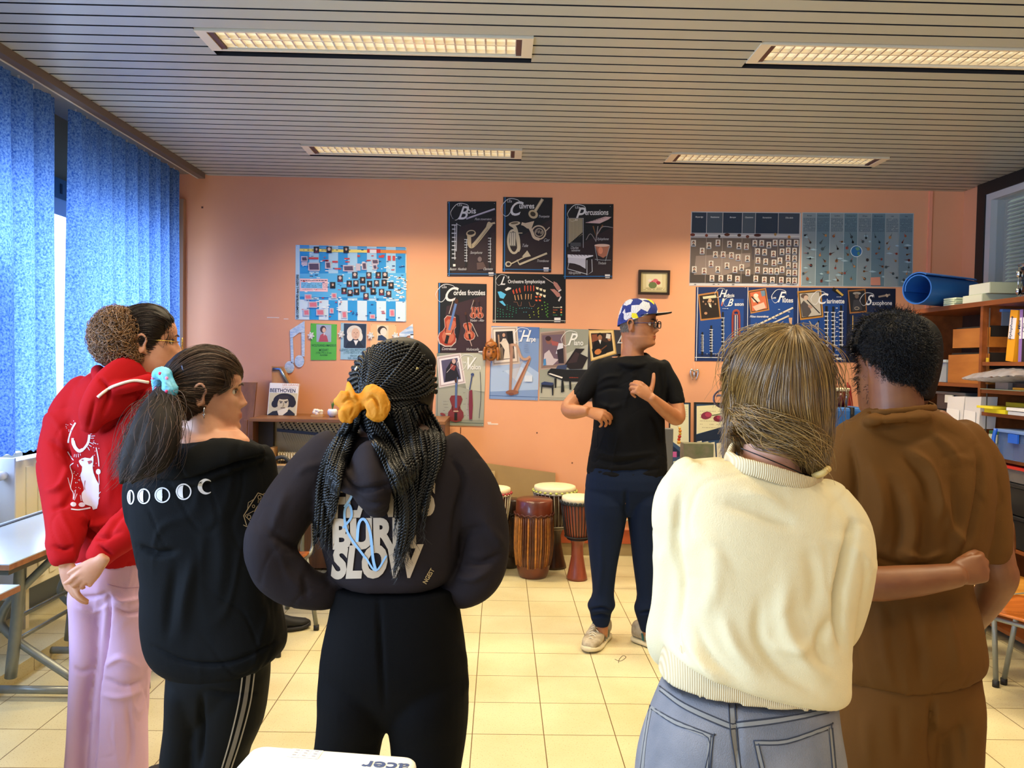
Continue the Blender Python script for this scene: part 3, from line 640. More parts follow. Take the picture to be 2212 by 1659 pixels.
# 8 Piano
s=Sheet(930,600,4.879,YW-.0035); s.base([(1150,530),(1668,545),(1640,1296),(1146,1290)],'#9a9d90')
s.poly('#b8bab0',[(1430,800),(1660,700),(1650,1100),(1300,1150)]); s.poly('#b4b2a2',[(1150,1150),(1640,1180),(1640,1280),(1146,1275)]); s.line('#5a6258',[(1152,1262),(1640,1272)],4)
s.poly('#b09a90',[(1154,575),(1420,548),(1442,945),(1156,970)]); s.poly('#8a746c',[(1164,588),(1408,562),(1428,932),(1166,956)]); s.poly('#6e5a6a',[(1176,606),(1390,596),(1408,902),(1186,932)])
s.poly('#c8bcc4',[(1186,925),(1200,800),(1250,760),(1300,850),(1350,860),(1290,920)]); s.ell('#8a5a50',1250,660,34,40); s.poly('#a85a58',[(1270,660),(1350,680),(1340,720),(1280,710)]); s.poly('#d8d8e4',[(1350,690),(1395,690),(1400,800),(1320,800)]); s.poly('#2a2430',[(1330,760),(1400,740),(1406,900),(1350,900)]); s.ell('#38242a',1240,640,30,26); s.poly('#4a88c0',[(1190,860),(1215,850),(1220,920),(1190,925)])
s.text('#eceeea','Le',1490,605,36,.01); s.swash('#eceeea','P',1440,710,170); s.text('#eceeea','iano',1510,710,78,.02,0,.76)
s.poly('#201a20',[(1410,925),(1530,745),(1625,748),(1580,800),(1660,840),(1600,960),(1470,965)]); s.poly('#3a2a30',[(1440,905),(1530,780),(1570,800),(1540,890)]); s.poly('#38466a',[(1340,925),(1440,915),(1430,965),(1320,960)]); s.poly('#16181e',[(1235,990),(1270,955),(1440,968),(1650,968),(1645,1100),(1420,1090),(1300,1050),(1232,1020)])
s.poly('#e4e0da',[(1240,1012),(1262,1005),(1395,1048),(1385,1062)]); s.poly('#14161c',[(1305,1060),(1328,1060),(1324,1160),(1310,1160)]); s.poly('#14161c',[(1380,1080),(1400,1080),(1410,1200),(1375,1210)]); s.poly('#14161c',[(1460,1090),(1480,1090),(1484,1180),(1466,1180)]); s.text('#a04434','BOSENDORFER'[:4]+'ndorfer',1462,1058,18,.01)
s.poly('#2e3c66',[(1166,1108),(1200,1094),(1300,1108),(1280,1136),(1168,1124)]); s.poly('#161a26',[(1168,1124),(1280,1136),(1298,1116),(1294,1240),(1282,1240),(1276,1160),(1178,1150),(1172,1215),(1164,1215)]); s.pins([(1165,536)],'#303838')
s.done('wall_poster','grey poster headed Piano with a black grand piano and stool','poster','instrument posters')
# 9 Guitare (mostly behind the teacher)
s=Sheet(930,600,4.879,YW-.003); s.base([(1662,540),(2010,552),(2000,1310),(1645,1302)],'#34343c')
s.poly('#c8a058',[(1664,552),(1930,545),(1960,800),(1690,880)]); s.poly('#e8cc90',[(1674,562),(1920,556),(1946,792),(1700,866)]); s.poly('#3c2620',[(1690,585),(1905,580),(1928,770),(1715,840)]); s.poly('#8a4e34',[(1700,600),(1800,590),(1760,660),(1700,680)])
s.ell('#18120e',1786,606,32,26); s.ell('#a87454',1786,630,22,28); s.poly('#0e0e12',[(1700,760),(1730,670),(1780,655),(1850,680),(1880,760),(1850,800),(1720,840)]); s.poly('#e8e4dc',[(1770,655),(1800,655),(1790,700)]); s.ell('#c87a40',1765,780,38,28,-25); s.line('#6a4028',[(1790,765),(1890,690)],12); s.ell('#a87454',1885,640,20,26); s.poly('#16161a',[(1850,680),(1915,670),(1925,765),(1870,780)]); s.rect('#d8d4cc',1850,592,1896,640,10)
s.text('#c8ccd0','L',1960,690,120,.01,.5); s.done('wall_poster','dark poster with a framed guitar player painting, half behind the teacher','poster','instrument posters')
# 10-13 the blue row ------------------------------------------------
NB='#1b458e'; ND='#102a5e'
def bluebase(pts,lab,c1=NB,c2=ND,Y=YW-.004):
 s=Sheet(1470,600,4.174,Y); s.base(pts,c2); P=np.array(pts,float); c=P.mean(0)
 s.poly(c1,[tuple(c+(p-c)*np.array([.86,.74])+np.array([0,20]))for p in P]); return s
s=bluebase([(140,82),(604,84),(596,752),(128,750)],'')
s.line('#d8dce4',[(156,84),(142,748)],6); s.line('#d8dce4',[(130,718),(600,722)],6)
s.photo([(158,150),(338,122),(366,368),(180,388)],'#b07a40','#241a18'); s.ell('#c8a080',265,205,16,18); s.poly('#d8cca8',[(200,170),(320,155),(322,180),(205,192)]); s.poly('#e0d4c0',[(250,225),(275,235),(280,270),(262,262)]); s.ell('#b88a68',228,320,14,12)
for i in range(6):s.ell('#a8846a',205+i*22,215+(i%2)*22,7,9,n=10)
s.swash('#e0e4ec','H',345,175,92); s.text('#e0e4ec','autbois',388,172,42,.02,0,.8); s.swash('#e0e4ec','B',420,255,88); s.text('#e0e4ec','asson',488,252,46,.02,0,.8)
s.poly('#e8ded0',[(380,185),(398,188),(374,258),(366,250)]); s.poly('#b03a28',[(378,215),(386,218),(374,258),(366,250)])
pipe(s,197,490,695,15); pipe(s,277,430,710,17); pipe(s,382,308,720,17,k='#a8b0bc'); s.line('#8a3a30',[(470,560),(472,340),(490,300),(515,300),(530,340),(532,560)],18,4); s.line('#c8c4c0',[(492,560),(494,330)],9); s.line('#c8c4c0',[(512,560),(512,330)],6); s.ring('#a05040',502,310,28,22,8)
s.scribble('#b8c4d8',378,275,440,1,10,6,1); s.scribble('#b8c4d8',208,683,250,1,10,6,2); s.scribble('#b8c4d8',290,683,342,1,10,6,3); s.pins([(584,88)])
s.done('wall_poster','blue poster headed Hautbois Basson, leftmost of the blue row','poster','instrument posters')
s=bluebase([(604,84),(1052,88),(1045,756),(596,752)],'')
s.line('#d8dce4',[(608,86),(600,750)],5); s.line('#c8ccd4',[(597,722),(1045,726)],5)
s.photo([(608,118),(770,92),(802,292),(632,324)],'#b07a40','#c86a48'); s.ell('#e8d8c8',680,160,22,18); s.poly('#e8ccb8',[(640,180),(700,175),(720,215),(660,222)]); s.poly('#6a88a0',[(720,120),(760,115),(765,160),(735,170)]); s.line('#1a1414',[(640,170),(700,230)],12); s.poly('#d8b8a8',[(650,260),(750,220),(770,270),(680,300)])
s.text('#e0e4ec','Les',822,188,30,.01); s.swash('#e0e4ec','F',868,220,130); s.text('#e0e4ec','lûtes',918,222,60,.02,0,.85)
s.line('#c8c0b0',[(600,470),(1015,270)],16); s.line('#f0ece4',[(620,456),(1012,268)],4); s.line('#c8c0b0',[(830,410),(978,342)],14); s.many('#8a8474',[[(640+i*34,440-i*16),(652+i*34,434-i*16),(656+i*34,446-i*16),(644+i*34,450-i*16)]for i in range(9)])
s.poly('#c8a080',[(975,360),(1008,360),(1002,430),(985,430)]); s.text('#d8dce4','Flûtes traversières',625,358,28,.02,.3,.8); s.scribble('#b8c4d8',880,283,940,1,10,6,5); s.scribble('#b8c4d8',968,305,988,1,10,6,6); s.scribble('#b8c4d8',835,365,865,1,10,6,7)
s.done('wall_poster','blue poster headed Flûtes, second from the left in the blue row','poster','instrument posters')
s=bluebase([(1052,88),(1505,92),(1490,762),(1045,756)],'')
s.line('#d8dce4',[(1060,90),(1056,750)],5); s.line('#c8ccd4',[(1046,728),(1490,740)],5)
s.photo([(1052,122),(1268,104),(1290,356),(1080,382)],'#b08038','#b8b4ac'); s.ell('#5a4a44',1118,165,34,22); s.ell('#c8b0a0',1132,182,20,24); s.poly('#4e4a4c',[(1085,240),(1110,205),(1160,250),(1180,310),(1150,350),(1100,352)]); s.line('#1c1a1c',[(1140,200),(1256,320)],9); s.ell('#a88c80',1170,260,22,14,30)
s.swash('#e0e4ec','C',1225,235,130); s.text('#e0e4ec','larinette',1318,230,58,.02,0,.82); s.line('#16140f',[(1372,98),(1462,158)],30); s.line('#c0a050',[(1405,108),(1465,160)],18); s.scribble('#b8c4d8',1392,170,1450,1,10,6,8)
pipe(s,1316,255,680,22); pipe(s,1378,258,680,22); pipe(s,1448,248,680,22)
s.line('#a8a49c',[(1245,590),(1240,420),(1250,390),(1215,430)],10,4); s.line('#a8a49c',[(1185,540),(1180,430),(1160,390)],10,4); s.line('#8a8890',[(1150,500),(1120,450)],8)
s.scribble('#c8d0e0',1400,270,1425,10,42,7,9,.8); s.text('#d8dce4','Clarinettes',1325,704,28,.01,.3,.8); s.rect('#e0e0e0',1402,720,1452,738)
s.done('wall_poster','blue poster headed Clarinette between the long-haired and the dark-haired student','poster','instrument posters')
s=bluebase([(1505,92),(1940,98),(1930,768),(1492,762)],'','#14284e','#0d1832')
s.photo([(1508,112),(1668,100),(1682,310),(1526,324)],'#9a6a3c','#20242c'); s.ell('#98948e',1590,140,36,12); s.ell('#6a5c54',1590,165,18,22); s.poly('#3a3c44',[(1560,200),(1620,200),(1640,290),(1550,300)]); s.ring('#a09888',1590,275,20,12,6)
s.swash('#e0e4ec','S',1665,245,125); s.text('#e0e4ec','axophone',1728,246,56,.015,0,.8); s.line('#988c80',[(1785,172),(1890,152)],16); s.line('#b8a898',[(1850,150),(1870,170)],20)
s.line('#c0a060',[(1554,340),(1552,465)],9); s.scribble('#b8c4d8',1532,470,1570,1,10,6,4); s.line('#98989c',[(1640,330),(1665,350),(1655,385)],7,3); s.line('#98989c',[(1548,530),(1535,620),(1550,690)],16,4)
s.done('wall_poster','dark navy poster headed Saxophone above the dark-haired student','poster','instrument posters')
# 14 composers timeline on the right (grey) ---------------------------
s=Sheet(1470,440,4.174,YW-.0022); s.base([(98,70),(1090,80),(1072,745),(78,740)],'#c9c9cc')
def g(x,y):return(x+(y-75)*-.027,y+(x-98)*.0095)
xs=[102,238,384,560,678,884,1078]
for i in range(6):
 s.poly(('#2c3b4e','#4a5866')[i%2]if i<5 else '#3c4858',[g(xs[i]+2,78),g(xs[i+1]-3,78),g(xs[i+1]-3,262),g(xs[i]+2,262)])
 s.text('#c8d0d8',('Moyen âge','Renaissance','Baroque','Classicisme','Romantisme','XXe siècle')[i],*g((xs[i]+xs[i+1])/2,125),20,.02,.2,.8,align='CENTER')
s.poly('#b4b4ba',[g(100,264),g(1078,264),g(1078,306),g(100,306)])
s.poly('#6a5e58',[g(100,306),g(1078,306),g(1074,712),g(100,712)]); s.poly('#453e3c',[g(100,620),g(1074,640),g(1074,712),g(100,712)]); s.poly('#8f7f78',[g(150,470),g(640,440),g(640,560),g(420,640),(120,640)]); s.poly('#564e52',[g(640,310),g(1076,306),g(1076,500),g(660,500)])
s.many('#b0a49c',[[g(x,308),g(x+3,308),g(x+3,712),g(x,712)]for x in xs[1:6]]); s.line('#e0e0e0',[g(100,284),g(1078,284)],7)
for x, y, w, c in((115,280,22,'#6a3028'),(240,285,14,'#7a3a28'),(355,292,12,'#16161a'),(425,276,26,'#5a3020'),(535,280,18,'#4a2c20'),(610,292,16,'#6a3a2c'),(700,278,34,'#4a2420'),(860,270,12,'#a08050'),(985,292,14,'#b07838')):s.ell(c,*g(x,y),w,14,n=10)
por=[(125,355),(205,425),(265,375),(345,350),(325,455),(288,540),(350,590),(395,455),(450,360),(470,462),(535,375),(530,480),(432,555),(505,590),(565,570),(602,380),(615,490),(622,615),(138,592),(228,605),(300,670),(380,670),(458,665),(530,675),(678,350),(740,350),(805,365),(860,345),(920,345),(985,345),(1050,345),(705,425),(768,430),(848,445),(925,425),(980,415),(1038,418),(710,505),(780,515),(855,525),(908,505),(980,480),(1040,485),(708,590),(780,598),(830,600),(882,600),(930,585),(985,545),(1045,550),(695,670),(772,680),(845,680),(925,680),(990,615),(1045,615),(990,685),(1045,685)]
q=[]; hd=[]; bd=[]; hr=[]
for i, (x,y)in enumerate(por):
 w, h=21, 28; q.append([g(x-w,y-h),g(x+w,y-h),g(x+w,y+h),g(x-w,y+h)])
 hr.append([g(x+11*math.cos(a),y-7+14*math.sin(a))for a in np.linspace(0,2*PI,9)[:-1]])
 hd.append([g(x+1+7*math.cos(a),y-4+10*math.sin(a))for a in np.linspace(0,2*PI,9)[:-1]])
 bd.append([g(x-15,y+22),g(x-9,y+9),g(x+9,y+9),g(x+15,y+22)])
s.many('#d8d0c8',q); s.many('#3a2e2a',hr); s.many('#b88a72',hd); s.many('#30303c',bd[::2]); s.many('#6a3838',bd[1::2])
s.many('#8a98b0',[[g(x-20,y+24),g(x+20,y+24),g(x+20,y+32),g(x-20,y+32)]for x,y in por]); s.scribble('#303040',90,724,1060,1,10,6,3,.12); s.pins([(104,76),(1082,84),(1068,735)],'#38383c')
s.done('wall_poster','grey composer timeline poster with rows of small portraits','poster','wide wall charts')
# 15 world instruments
s=Sheet(1470,440,4.174,YW-.0030); s.base([(1098,78),(2104,86),(2092,752),(1085,745)],'#b5c4cc')
def h(x,y):return(x-(y-80)*.018,y+(x-1098)*.008)
for i in range(8):
 x0=1104+i*124.5; s.poly(('#84959e','#66808f','#8899a1','#678492','#86979f','#65808f','#8b9ba2','#6e8896')[i],[h(x0,84),h(x0+120,84),h(x0+120,738),h(x0,738)])
 s.text('#2c4050',('Europe','Amérique Nord','Caraïbes','Amérique Sud','Afrique','Monde arabe','Inde','Asie')[i],*h(x0+60,112),16,.02,0,.9,align='CENTER')
 s.scribble('#41586a',*h(x0+6,130),x0+112,13,9.5,4.5,i+40,.93)
cl=random.Random(5); q=[]
for i in range(26):
 x, y=cl.uniform(1110,2060), cl.uniform(280,720); w=cl.uniform(30,90); q.append([h(x,y),h(x+w*.5,y-9),h(x+w,y+3),h(x+w*.5,y+9)])
s.many('#a4c2d0',q)
s.ell('#c8dce6',*h(1592,425),54,52); s.ell('#2a6ca8',*h(1592,425),47,46); s.poly('#6a9a80',[h(1580,395),h(1610,385),h(1625,410),h(1600,420),h(1590,410)]); s.ell('#5a8a70',*h(1612,445),12,18)
cols=['#7a3226','#8a5a34','#2a2226','#a8442e','#b08050','#3a4a52']
grp={c:[]for c in cols}
for i in range(8):
 for j in range(8):
  x=1104+i*124.5+cl.uniform(25,95); y=275+j*56+cl.uniform(-8,8)
  if abs(x-1592)<60 and abs(y-425)<60:continue
  c=cols[cl.randrange(6)]; a=cl.uniform(0,PI); L, w_=cl.uniform(16,30), cl.uniform(3,6)
  ca, sa=math.cos(a), math.sin(a)
  grp[c].append([h(x-L*ca,y-L*sa),h(x+L*ca+w_*sa,y+L*sa-w_*ca),h(x+L*ca-w_*sa,y+L*sa+w_*ca)])
  rr=cl.uniform(8,14); c2=cols[cl.randrange(6)]; bx, by=x+L*.8*ca, y+L*.8*sa
  grp[c2].append([h(bx+rr*math.cos(t),by+rr*1.1*math.sin(t))for t in np.linspace(0,2*PI,9)[:-1]])
for c in cols:s.many(c,grp[c])
s.poly('#c88a78',[h(1725,660),h(1810,655),h(1815,730),h(1725,730)]); s.pins([(1092,738)],'#303038')
s.done('wall_poster','blue-grey chart of world instruments with a small globe','poster','wide wall charts')
# 16 blue composers chart on the left
s=Sheet(600,500,5.183,YW-.004); s.base([(200,150),(1440,178),(1438,1010),(196,985)],'#bfe0f4')
def k(x,y):return(x,y+(x-200)*.02)
for i in range(11):
 x0=246+i*107.5; s.poly(('#2f9ae0','#a8d4f2')[i%2],[k(x0,152),k(x0+107,152),k(x0+107,760),k(x0,760)]); s.poly(('#cfe6f6','#2f9ae0')[i%2],[k(x0,760),k(x0+107,760),k(x0+107,982),k(x0,982)])
s.poly('#5ab4ec',[k(246,470),k(1436,440),k(1436,730),k(246,730)]); s.poly('#9acbee',[k(246,170),k(1436,170),k(1436,176),k(246,176)])
s.poly('#f2e27a',[k(246,190),k(1000,190),k(1000,222),k(246,222)]); s.poly('#c83a30',[k(1000,180),k(1150,180),k(1150,222),k(1000,222)]); s.poly('#e08a40',[k(1150,186),k(1438,186),k(1438,222),k(1150,222)]); s.scribble('#20242c',255,204,990,1,10,7,2,.5); s.poly('#e8e8ee',[k(1030,186),k(1105,186),k(1105,226),k(1030,226)])
s.text('#16202c','LES COMPOSITEURS dans L HISTOIRE',232,975,36,.03,0,.84,rot=-90)
s.poly('#f2c8d0',[k(246,525),k(560,525),k(560,668),k(246,668)]); s.poly('#78c0ee',[k(260,565),k(500,565),k(500,632),k(260,632)]); s.scribble('#303848',256,545,555,1,10,8,7,.95); s.scribble('#8a5a68',265,645,540,1,10,5,8); s.scribble('#203040',270,585,555,3,18,4,9,.6)
rr=random.Random(9); wq=[]; rq=[]; bq=[]; pq=[]
for _ in range(150):
 x, y=rr.uniform(260,1410), rr.uniform(235,960); w, hh=rr.uniform(14,40), rr.uniform(6,12); q=[k(x,y),k(x+w,y),k(x+w,y+hh),k(x,y+hh)]
 (wq if rr.random()<.5 else bq if rr.random()<.6 else rq).append(q)
for _ in range(45):
 x, y=rr.uniform(1180,1420), rr.uniform(470,760); wq.append([k(x,y),k(x+34,y),k(x+34,y+12),k(x,y+12)])
for x, y, w, hh in((345,285,110,22),(500,310,70,16),(610,320,62,20),(745,285,60,16),(755,322,50,12),(1230,250,34,55),(1285,250,30,55),(1000,300,40,14),(635,400,74,14),(890,250,30,20),(1130,250,60,24)):rq.append([k(x,y),k(x+w,y),k(x+w,y+hh),k(x,y+hh)])
for x, y, w, hh in((340,345,130,90),(530,330,66,80),(730,365,122,70),(940,330,58,84),(1050,290,80,60),(1060,350,54,60),(260,275,74,60),(265,340,66,34),(875,345,50,80)):pq.append([k(x,y),k(x+w,y),k(x+w,y+hh),k(x,y+hh)])
for x, y, w, hh in((345,780,100,70),(430,865,90,70),(285,870,70,70),(580,850,46,60),(715,880,60,80),(1030,910,60,50),(1250,850,60,80),(600,680,60,60),(300,700,80,60)):pq.append([k(x,y),k(x+w,y),k(x+w,y+hh),k(x,y+hh)])
s.many('#f4f6f4',wq); s.many('#c8484c',rq); s.many('#28508a',bq); s.many('#c4bccc',pq); s.many('#584c66',[[(q[0][0]+10,q[0][1]+14),(q[1][0]-14,q[1][1]+10),(q[2][0]-8,q[2][1]-12),(q[3][0]+16,q[3][1]-10)]for q in pq[:7]]); s.many('#d8788c',[[(q[0][0]+10,q[0][1]+14),(q[1][0]-14,q[1][1]+10),(q[2][0]-8,q[2][1]-12),(q[3][0]+16,q[3][1]-10)]for q in pq[9:]])
por=[(432,205),(575,205),(765,205),(698,528),(615,602),(863,490),(800,585),(875,582),(950,545),(1020,492),(1028,588),(955,640),(742,665),(810,688),(882,675),(988,725),(1068,672),(1106,580),(1125,490),(1200,490),(1192,575),(1162,678),(1268,605),(1242,700)]
q=[]; hd=[]; bd=[]; hr=[]
for i, (x,y)in enumerate(por):
 w, hh=30, 36; q.append([(x-w,y-hh),(x+w,y-hh),(x+w,y+hh),(x-w,y+hh)])
 hr.append([(x+17*math.cos(a),y-8+20*math.sin(a))for a in np.linspace(0,2*PI,11)[:-1]]); hd.append([(x+2+10*math.cos(a),y-5+14*math.sin(a))for a in np.linspace(0,2*PI,11)[:-1]]); bd.append([(x-24,y+34),(x-14,y+14),(x+14,y+14),(x+24,y+34)])
s.many('#24242e',q[::2]); s.many('#3a3444',q[1::2]); s.many('#5a4a48',hr[::2]); s.many('#c8c0c0',hr[1::2]); s.many('#d8b8a4',hd); s.many('#70304a',bd[::3]); s.many('#14141c',bd[1::3]); s.pins([(208,160),(1428,192),(1426,1004)],'#506080')
s.done('wall_poster','bright blue composer history chart beside the windows, its title running upward','poster','wide wall charts')
# portrait sheets and paper decorations under the blue chart
def sheet3(pts,c,label,hair,skin,coat,ph,bg,txt,tc,deco):
 s=Sheet(600,500,5.183,YW-.004); s.r=.3; s.base(pts,c); s.poly(bg,ph)
 P=np.array(ph,float); cx, cy=P.mean(0); H=P[2][1]-P[0][1]; W_=P[1][0]-P[0][0]; deco(s,cx,cy,H,W_)
 for i, (t,y)in enumerate(txt):s.text(tc,t,np.mean([p[0]for p in pts]),y,38 if i<2 else 30,.004,.1,.68,align='CENTER')
 s.pins([(pts[0][0]+12,pts[0][1]+10),(pts[1][0]-10,pts[1][1]+10)],'#303030'); s.done('portrait_sheet',label,'poster','portrait sheets on the wall')
def d1(s,cx,cy,H,W_):s.ell('#a8b4cc',cx+30,cy-20,44,50); s.ell('#46343a',cx-8,cy-44,34,40); s.ell('#dcb4a0',cx+2,cy-36,20,28); s.poly('#b4505c',[(cx-60,cy+95),(cx-40,cy+20),(cx-8,cy),(cx+34,cy+30),(cx+50,cy+95)]); s.poly('#e8e4e4',[(cx-4,cy-4),(cx+12,cy),(cx+2,cy+30)])
def d2(s,cx,cy,H,W_):s.ell('#d8d4cc',cx-6,cy-40,84,76); s.ell('#e4e0d6',cx-55,cy+10,34,50); s.ell('#e4e0d6',cx+60,cy+10,28,50); s.ell('#d8b49c',cx+8,cy-22,46,66); s.poly('#1c2230',[(cx-112,cy+138),(cx-80,cy+70),(cx-20,cy+56),(cx+50,cy+60),(cx+110,cy+138)]); s.poly('#e8e8e8',[(cx-14,cy+52),(cx+40,cy+52),(cx+10,cy+110)]); s.ell('#7a5a4c',cx-8,cy-34,7,4); s.ell('#7a5a4c',cx+26,cy-34,7,4); s.line('#9a5a4c',[(cx-2,cy+14),(cx+22,cy+14)],5); s.line('#b88c74',[(cx+10,cy-30),(cx+14,cy-4)],6)
def d3(s,cx,cy,H,W_):s.ell('#3a2c26',cx-6,cy-30,52,48); s.ell('#ecdcd0',cx+8,cy-12,36,46); s.poly('#2c3c5c',[(cx-58,cy+84),(cx-50,cy+30),(cx-10,cy+22),(cx+30,cy+50),(cx+60,cy+84)])
sheet3([(368,1028),(662,1040),(655,1440),(370,1440)],'#58b83e','shiny green sheet with a small portrait and handwriting, beside the paper note','','','',[(432,1040),(600,1046),(598,1238),(434,1236)],'#9fb0c8',[('WOLFGANG AMADEUS',1288),('MOZART',1340),('(1756-1791) à 35 ans',1368),('Autrichien',1392)],'#1e5a34',d1)
sheet3([(706,1022),(996,1034),(985,1440),(702,1432)],'#9cc4dc','light blue sheet with a white-wigged portrait above handwriting','','','',[(740,1030),(992,1036),(984,1304),(738,1300)],'#2a3448',[('LUDWIG VAN BEETHOVEN',1338),('(1770-1827) à 57 ans',1368),('Allemand',1400),('Style : classique',1426)],'#28607c',d2)
sheet3([(1038,1034),(1330,1042),(1322,1440),(1036,1436)],'#e8bc8c','peach sheet with a pale portrait, above the braided hair','','','',[(1112,1050),(1240,1054),(1238,1222),(1112,1220)],'#dcd0b4',[],'#80604c',d3)
def papernote(pl,lab,tex):
 s=Sheet(600,500,5.183,YW-.008)
 for p in pl:s.base(p,tex,.006); s.k-=1
 s.done('paper_note',lab,'wall decoration','music note cutouts')
foil=mat('#9cc0e8',.25,col2='#dbe9f8',vscale=30,stretch=(1,1,3),bump=.8,bscale=70,name='crinkled_foil')
papernote([[(135,1105),(300,1000),(302,1135),(240,1130),(170,1185),(138,1200)],[(138,1190),(168,1185),(180,1470),(150,1475)],[(264,1130),(302,1130),(300,1400),(268,1400)],[(130+54*math.cos(a),1520+68*math.sin(a))for a in np.linspace(0,2*PI,19)[:-1]],[(242+54*math.cos(a),1452+68*math.sin(a))for a in np.linspace(0,2*PI,19)[:-1]]],'crinkled blue beamed music note with both round heads showing',foil)
foil2=mat('#6f9fd8',.25,col2='#e6f0fa',vscale=9,stretch=(1,1,4),bump=.6,bscale=50,name='striped_foil')
papernote([[(1360,1140),(1512,1032),(1520,1160),(1460,1165),(1385,1215),(1362,1225)],[(1362,1215),(1384,1210),(1384,1470),(1362,1470)],[(1485,1150),(1520,1150),(1510,1420),(1484,1420)],[(1345+50*math.cos(a),1500+60*math.sin(a))for a in np.linspace(0,2*PI,19)[:-1]],[(1462+50*math.cos(a),1440+60*math.sin(a))for a in np.linspace(0,2*PI,19)[:-1]]],'striped blue and white music note rising behind the braided hair',foil2)
for i, (x,y)in enumerate([(372,1165),(710,1150),(1040,1165),(1318,1170)]):
 s=Sheet(600,500,5.183,YW-.012); pts=[]
 for j in range(12):
  a=PI*j/6+.2; r=42 if j%2==0 else 24; pts.append((x+r*math.cos(a),y+r*1.15*math.sin(a)))
 s.base(pts,'#e4e6e8',.005); s.many('#70767c',[[(x+26*math.cos(a+.1),y+26*math.sin(a+.1)),(x+12*math.cos(a+.3),y+12*math.sin(a+.3)),(x+26*math.cos(a+.4),y+26*math.sin(a+.4))]for a in np.linspace(0,2*PI,10)[:-1]])
 s.done('paper_snowflake',('white paper star on the left edge of the green sheet','white paper star on the left edge of the light blue sheet','white paper star between the light blue and the peach sheet','white paper star between the peach sheet and the striped note')[i],'wall decoration','paper stars')
 # small framed flower picture
fp=Sheet(1180,600,3.95,YW-.02); t=thing('framed_picture','small dark-framed flower picture above the teacher','picture',at(1412,610,YW-.01))
f=MB(); a, b_=at(1380,583,YW-.02), at(1446,637,YW-.02); k_=mat('#2a1a12',.4)
for q in((a[0],b_[0],a[2],a[2]-.018),(a[0],b_[0],b_[2]+.018,b_[2]),(a[0],a[0]+.018,a[2]-.018,b_[2]+.018),(b_[0]-.018,b_[0],a[2]-.018,b_[2]+.018)):
 f.box(q[0],q[1],YW-.03,YW-.001,q[3],q[2],k_)
f.build('frame',t)
c=Sheet(1350,560,1,YW-.016); c.base([(1384-1350,587-560),(1442-1350,587-560),(1442-1350,633-560),(1384-1350,633-560)],'#b8a878',.002); c.rect('#d6c898',39,32,88,68); c.rect('#e2d8b0',46,32,80,60)
for x, y, r, q in((58,50,5,'#c84858'),(66,47,6,'#d86a78'),(72,51,5,'#a83040'),(54,46,4,'#e8d8d0'),(64,54,5,'#e8c8c0'),(60,56,9,'#6a7a48')):c.ell(q,x,y,r,r*.8,n=12)
c.scribble('#8a7a50',40,62,86,2,3,1,2); o=c.mb.build('print',t)
# carved mask
mk=thing('carved_mask','small orange-brown carved wooden mask hanging between posters','mask',at(1061,775,YW-.03))
wm=mat('#c07a34',.4,col2='#8e4e1c',vscale=30,bump=.3,bscale=90); m_=MB()
C=at(1061,758,YW-.02); sx=YW/FPX
m_.ell(C+np.array([0,0,-.02]),(.048,.03,.062),wm,20); m_.ell(C+np.array([0,-.004,.045]),(.05,.028,.035),wm,18); m_.prism([C+np.array(v)for v in((-.022,-.02,.07),(.022,-.02,.07),(0,-.02,.105))],(0,.018,0),wm)
for e in(-1,1):m_.tube([C+np.array([e*.048,-.008,.03]),C+np.array([e*.058,-.01,-.02]),C+np.array([e*.054,-.008,-.075])],[.010,.013,.009],wm,sub=4)
m_.build('mask_body',mk)
d_=MB(); dk=mat('#3c1c0c',.6)
for e in(-1,1):d_.ell(C+np.array([e*.018,-.030,-.008]),(.010,.004,.004),dk,10); d_.tube([C+np.array([e*.006,-.034,.012]),C+np.array([e*.028,-.030,.010])],.0025,dk); d_.tube([C+np.array([e*.004,-.030,.03]),C+np.array([e*.03,-.028,.045])],.003,dk)
d_.ell(C+np.array([0,-.026,-.055]),(.014,.006,.0045),dk,10); d_.build('carved_features',mk)
n_=MB(); n_.ell(C+np.array([0,-.032,-.025]),(.008,.012,.018),wm,12); n_.build('nose',mk)
# little silver ornament hanging from a thread
P=at(1500,808,YW-.02); oz=thing('hanging_ornament','small silver angel-like ornament hanging on a thread under the blue posters','ornament',P)
o_=MB(); al=mat('#d4d0cc',.25,metal=.8)
o_.ell(P,(.008,.006,.03),al,12)
for e in(-1,1):o_.tube([P+np.array([0,0,.02]),P+np.array([e*.025,0,.035]),P+np.array([e*.03,0,0]),P+np.array([e*.012,0,-.05])],[.006,.008,.007,.003],al,sub=4)
o_.build('figure',oz); MB().tube([P+np.array([0,0,.03]),P+np.array([0,.018,.10])],.0008,mat('#e8e0d8',.6),n=5).build('thread',oz)
# ================================================================== furniture and props
STEEL=mat('#7f8480',.35,metal=.35,var=.08,vscale=20); STEELD=mat('#5d6460',.4,metal=.3); RUB=mat('#101112',.6)
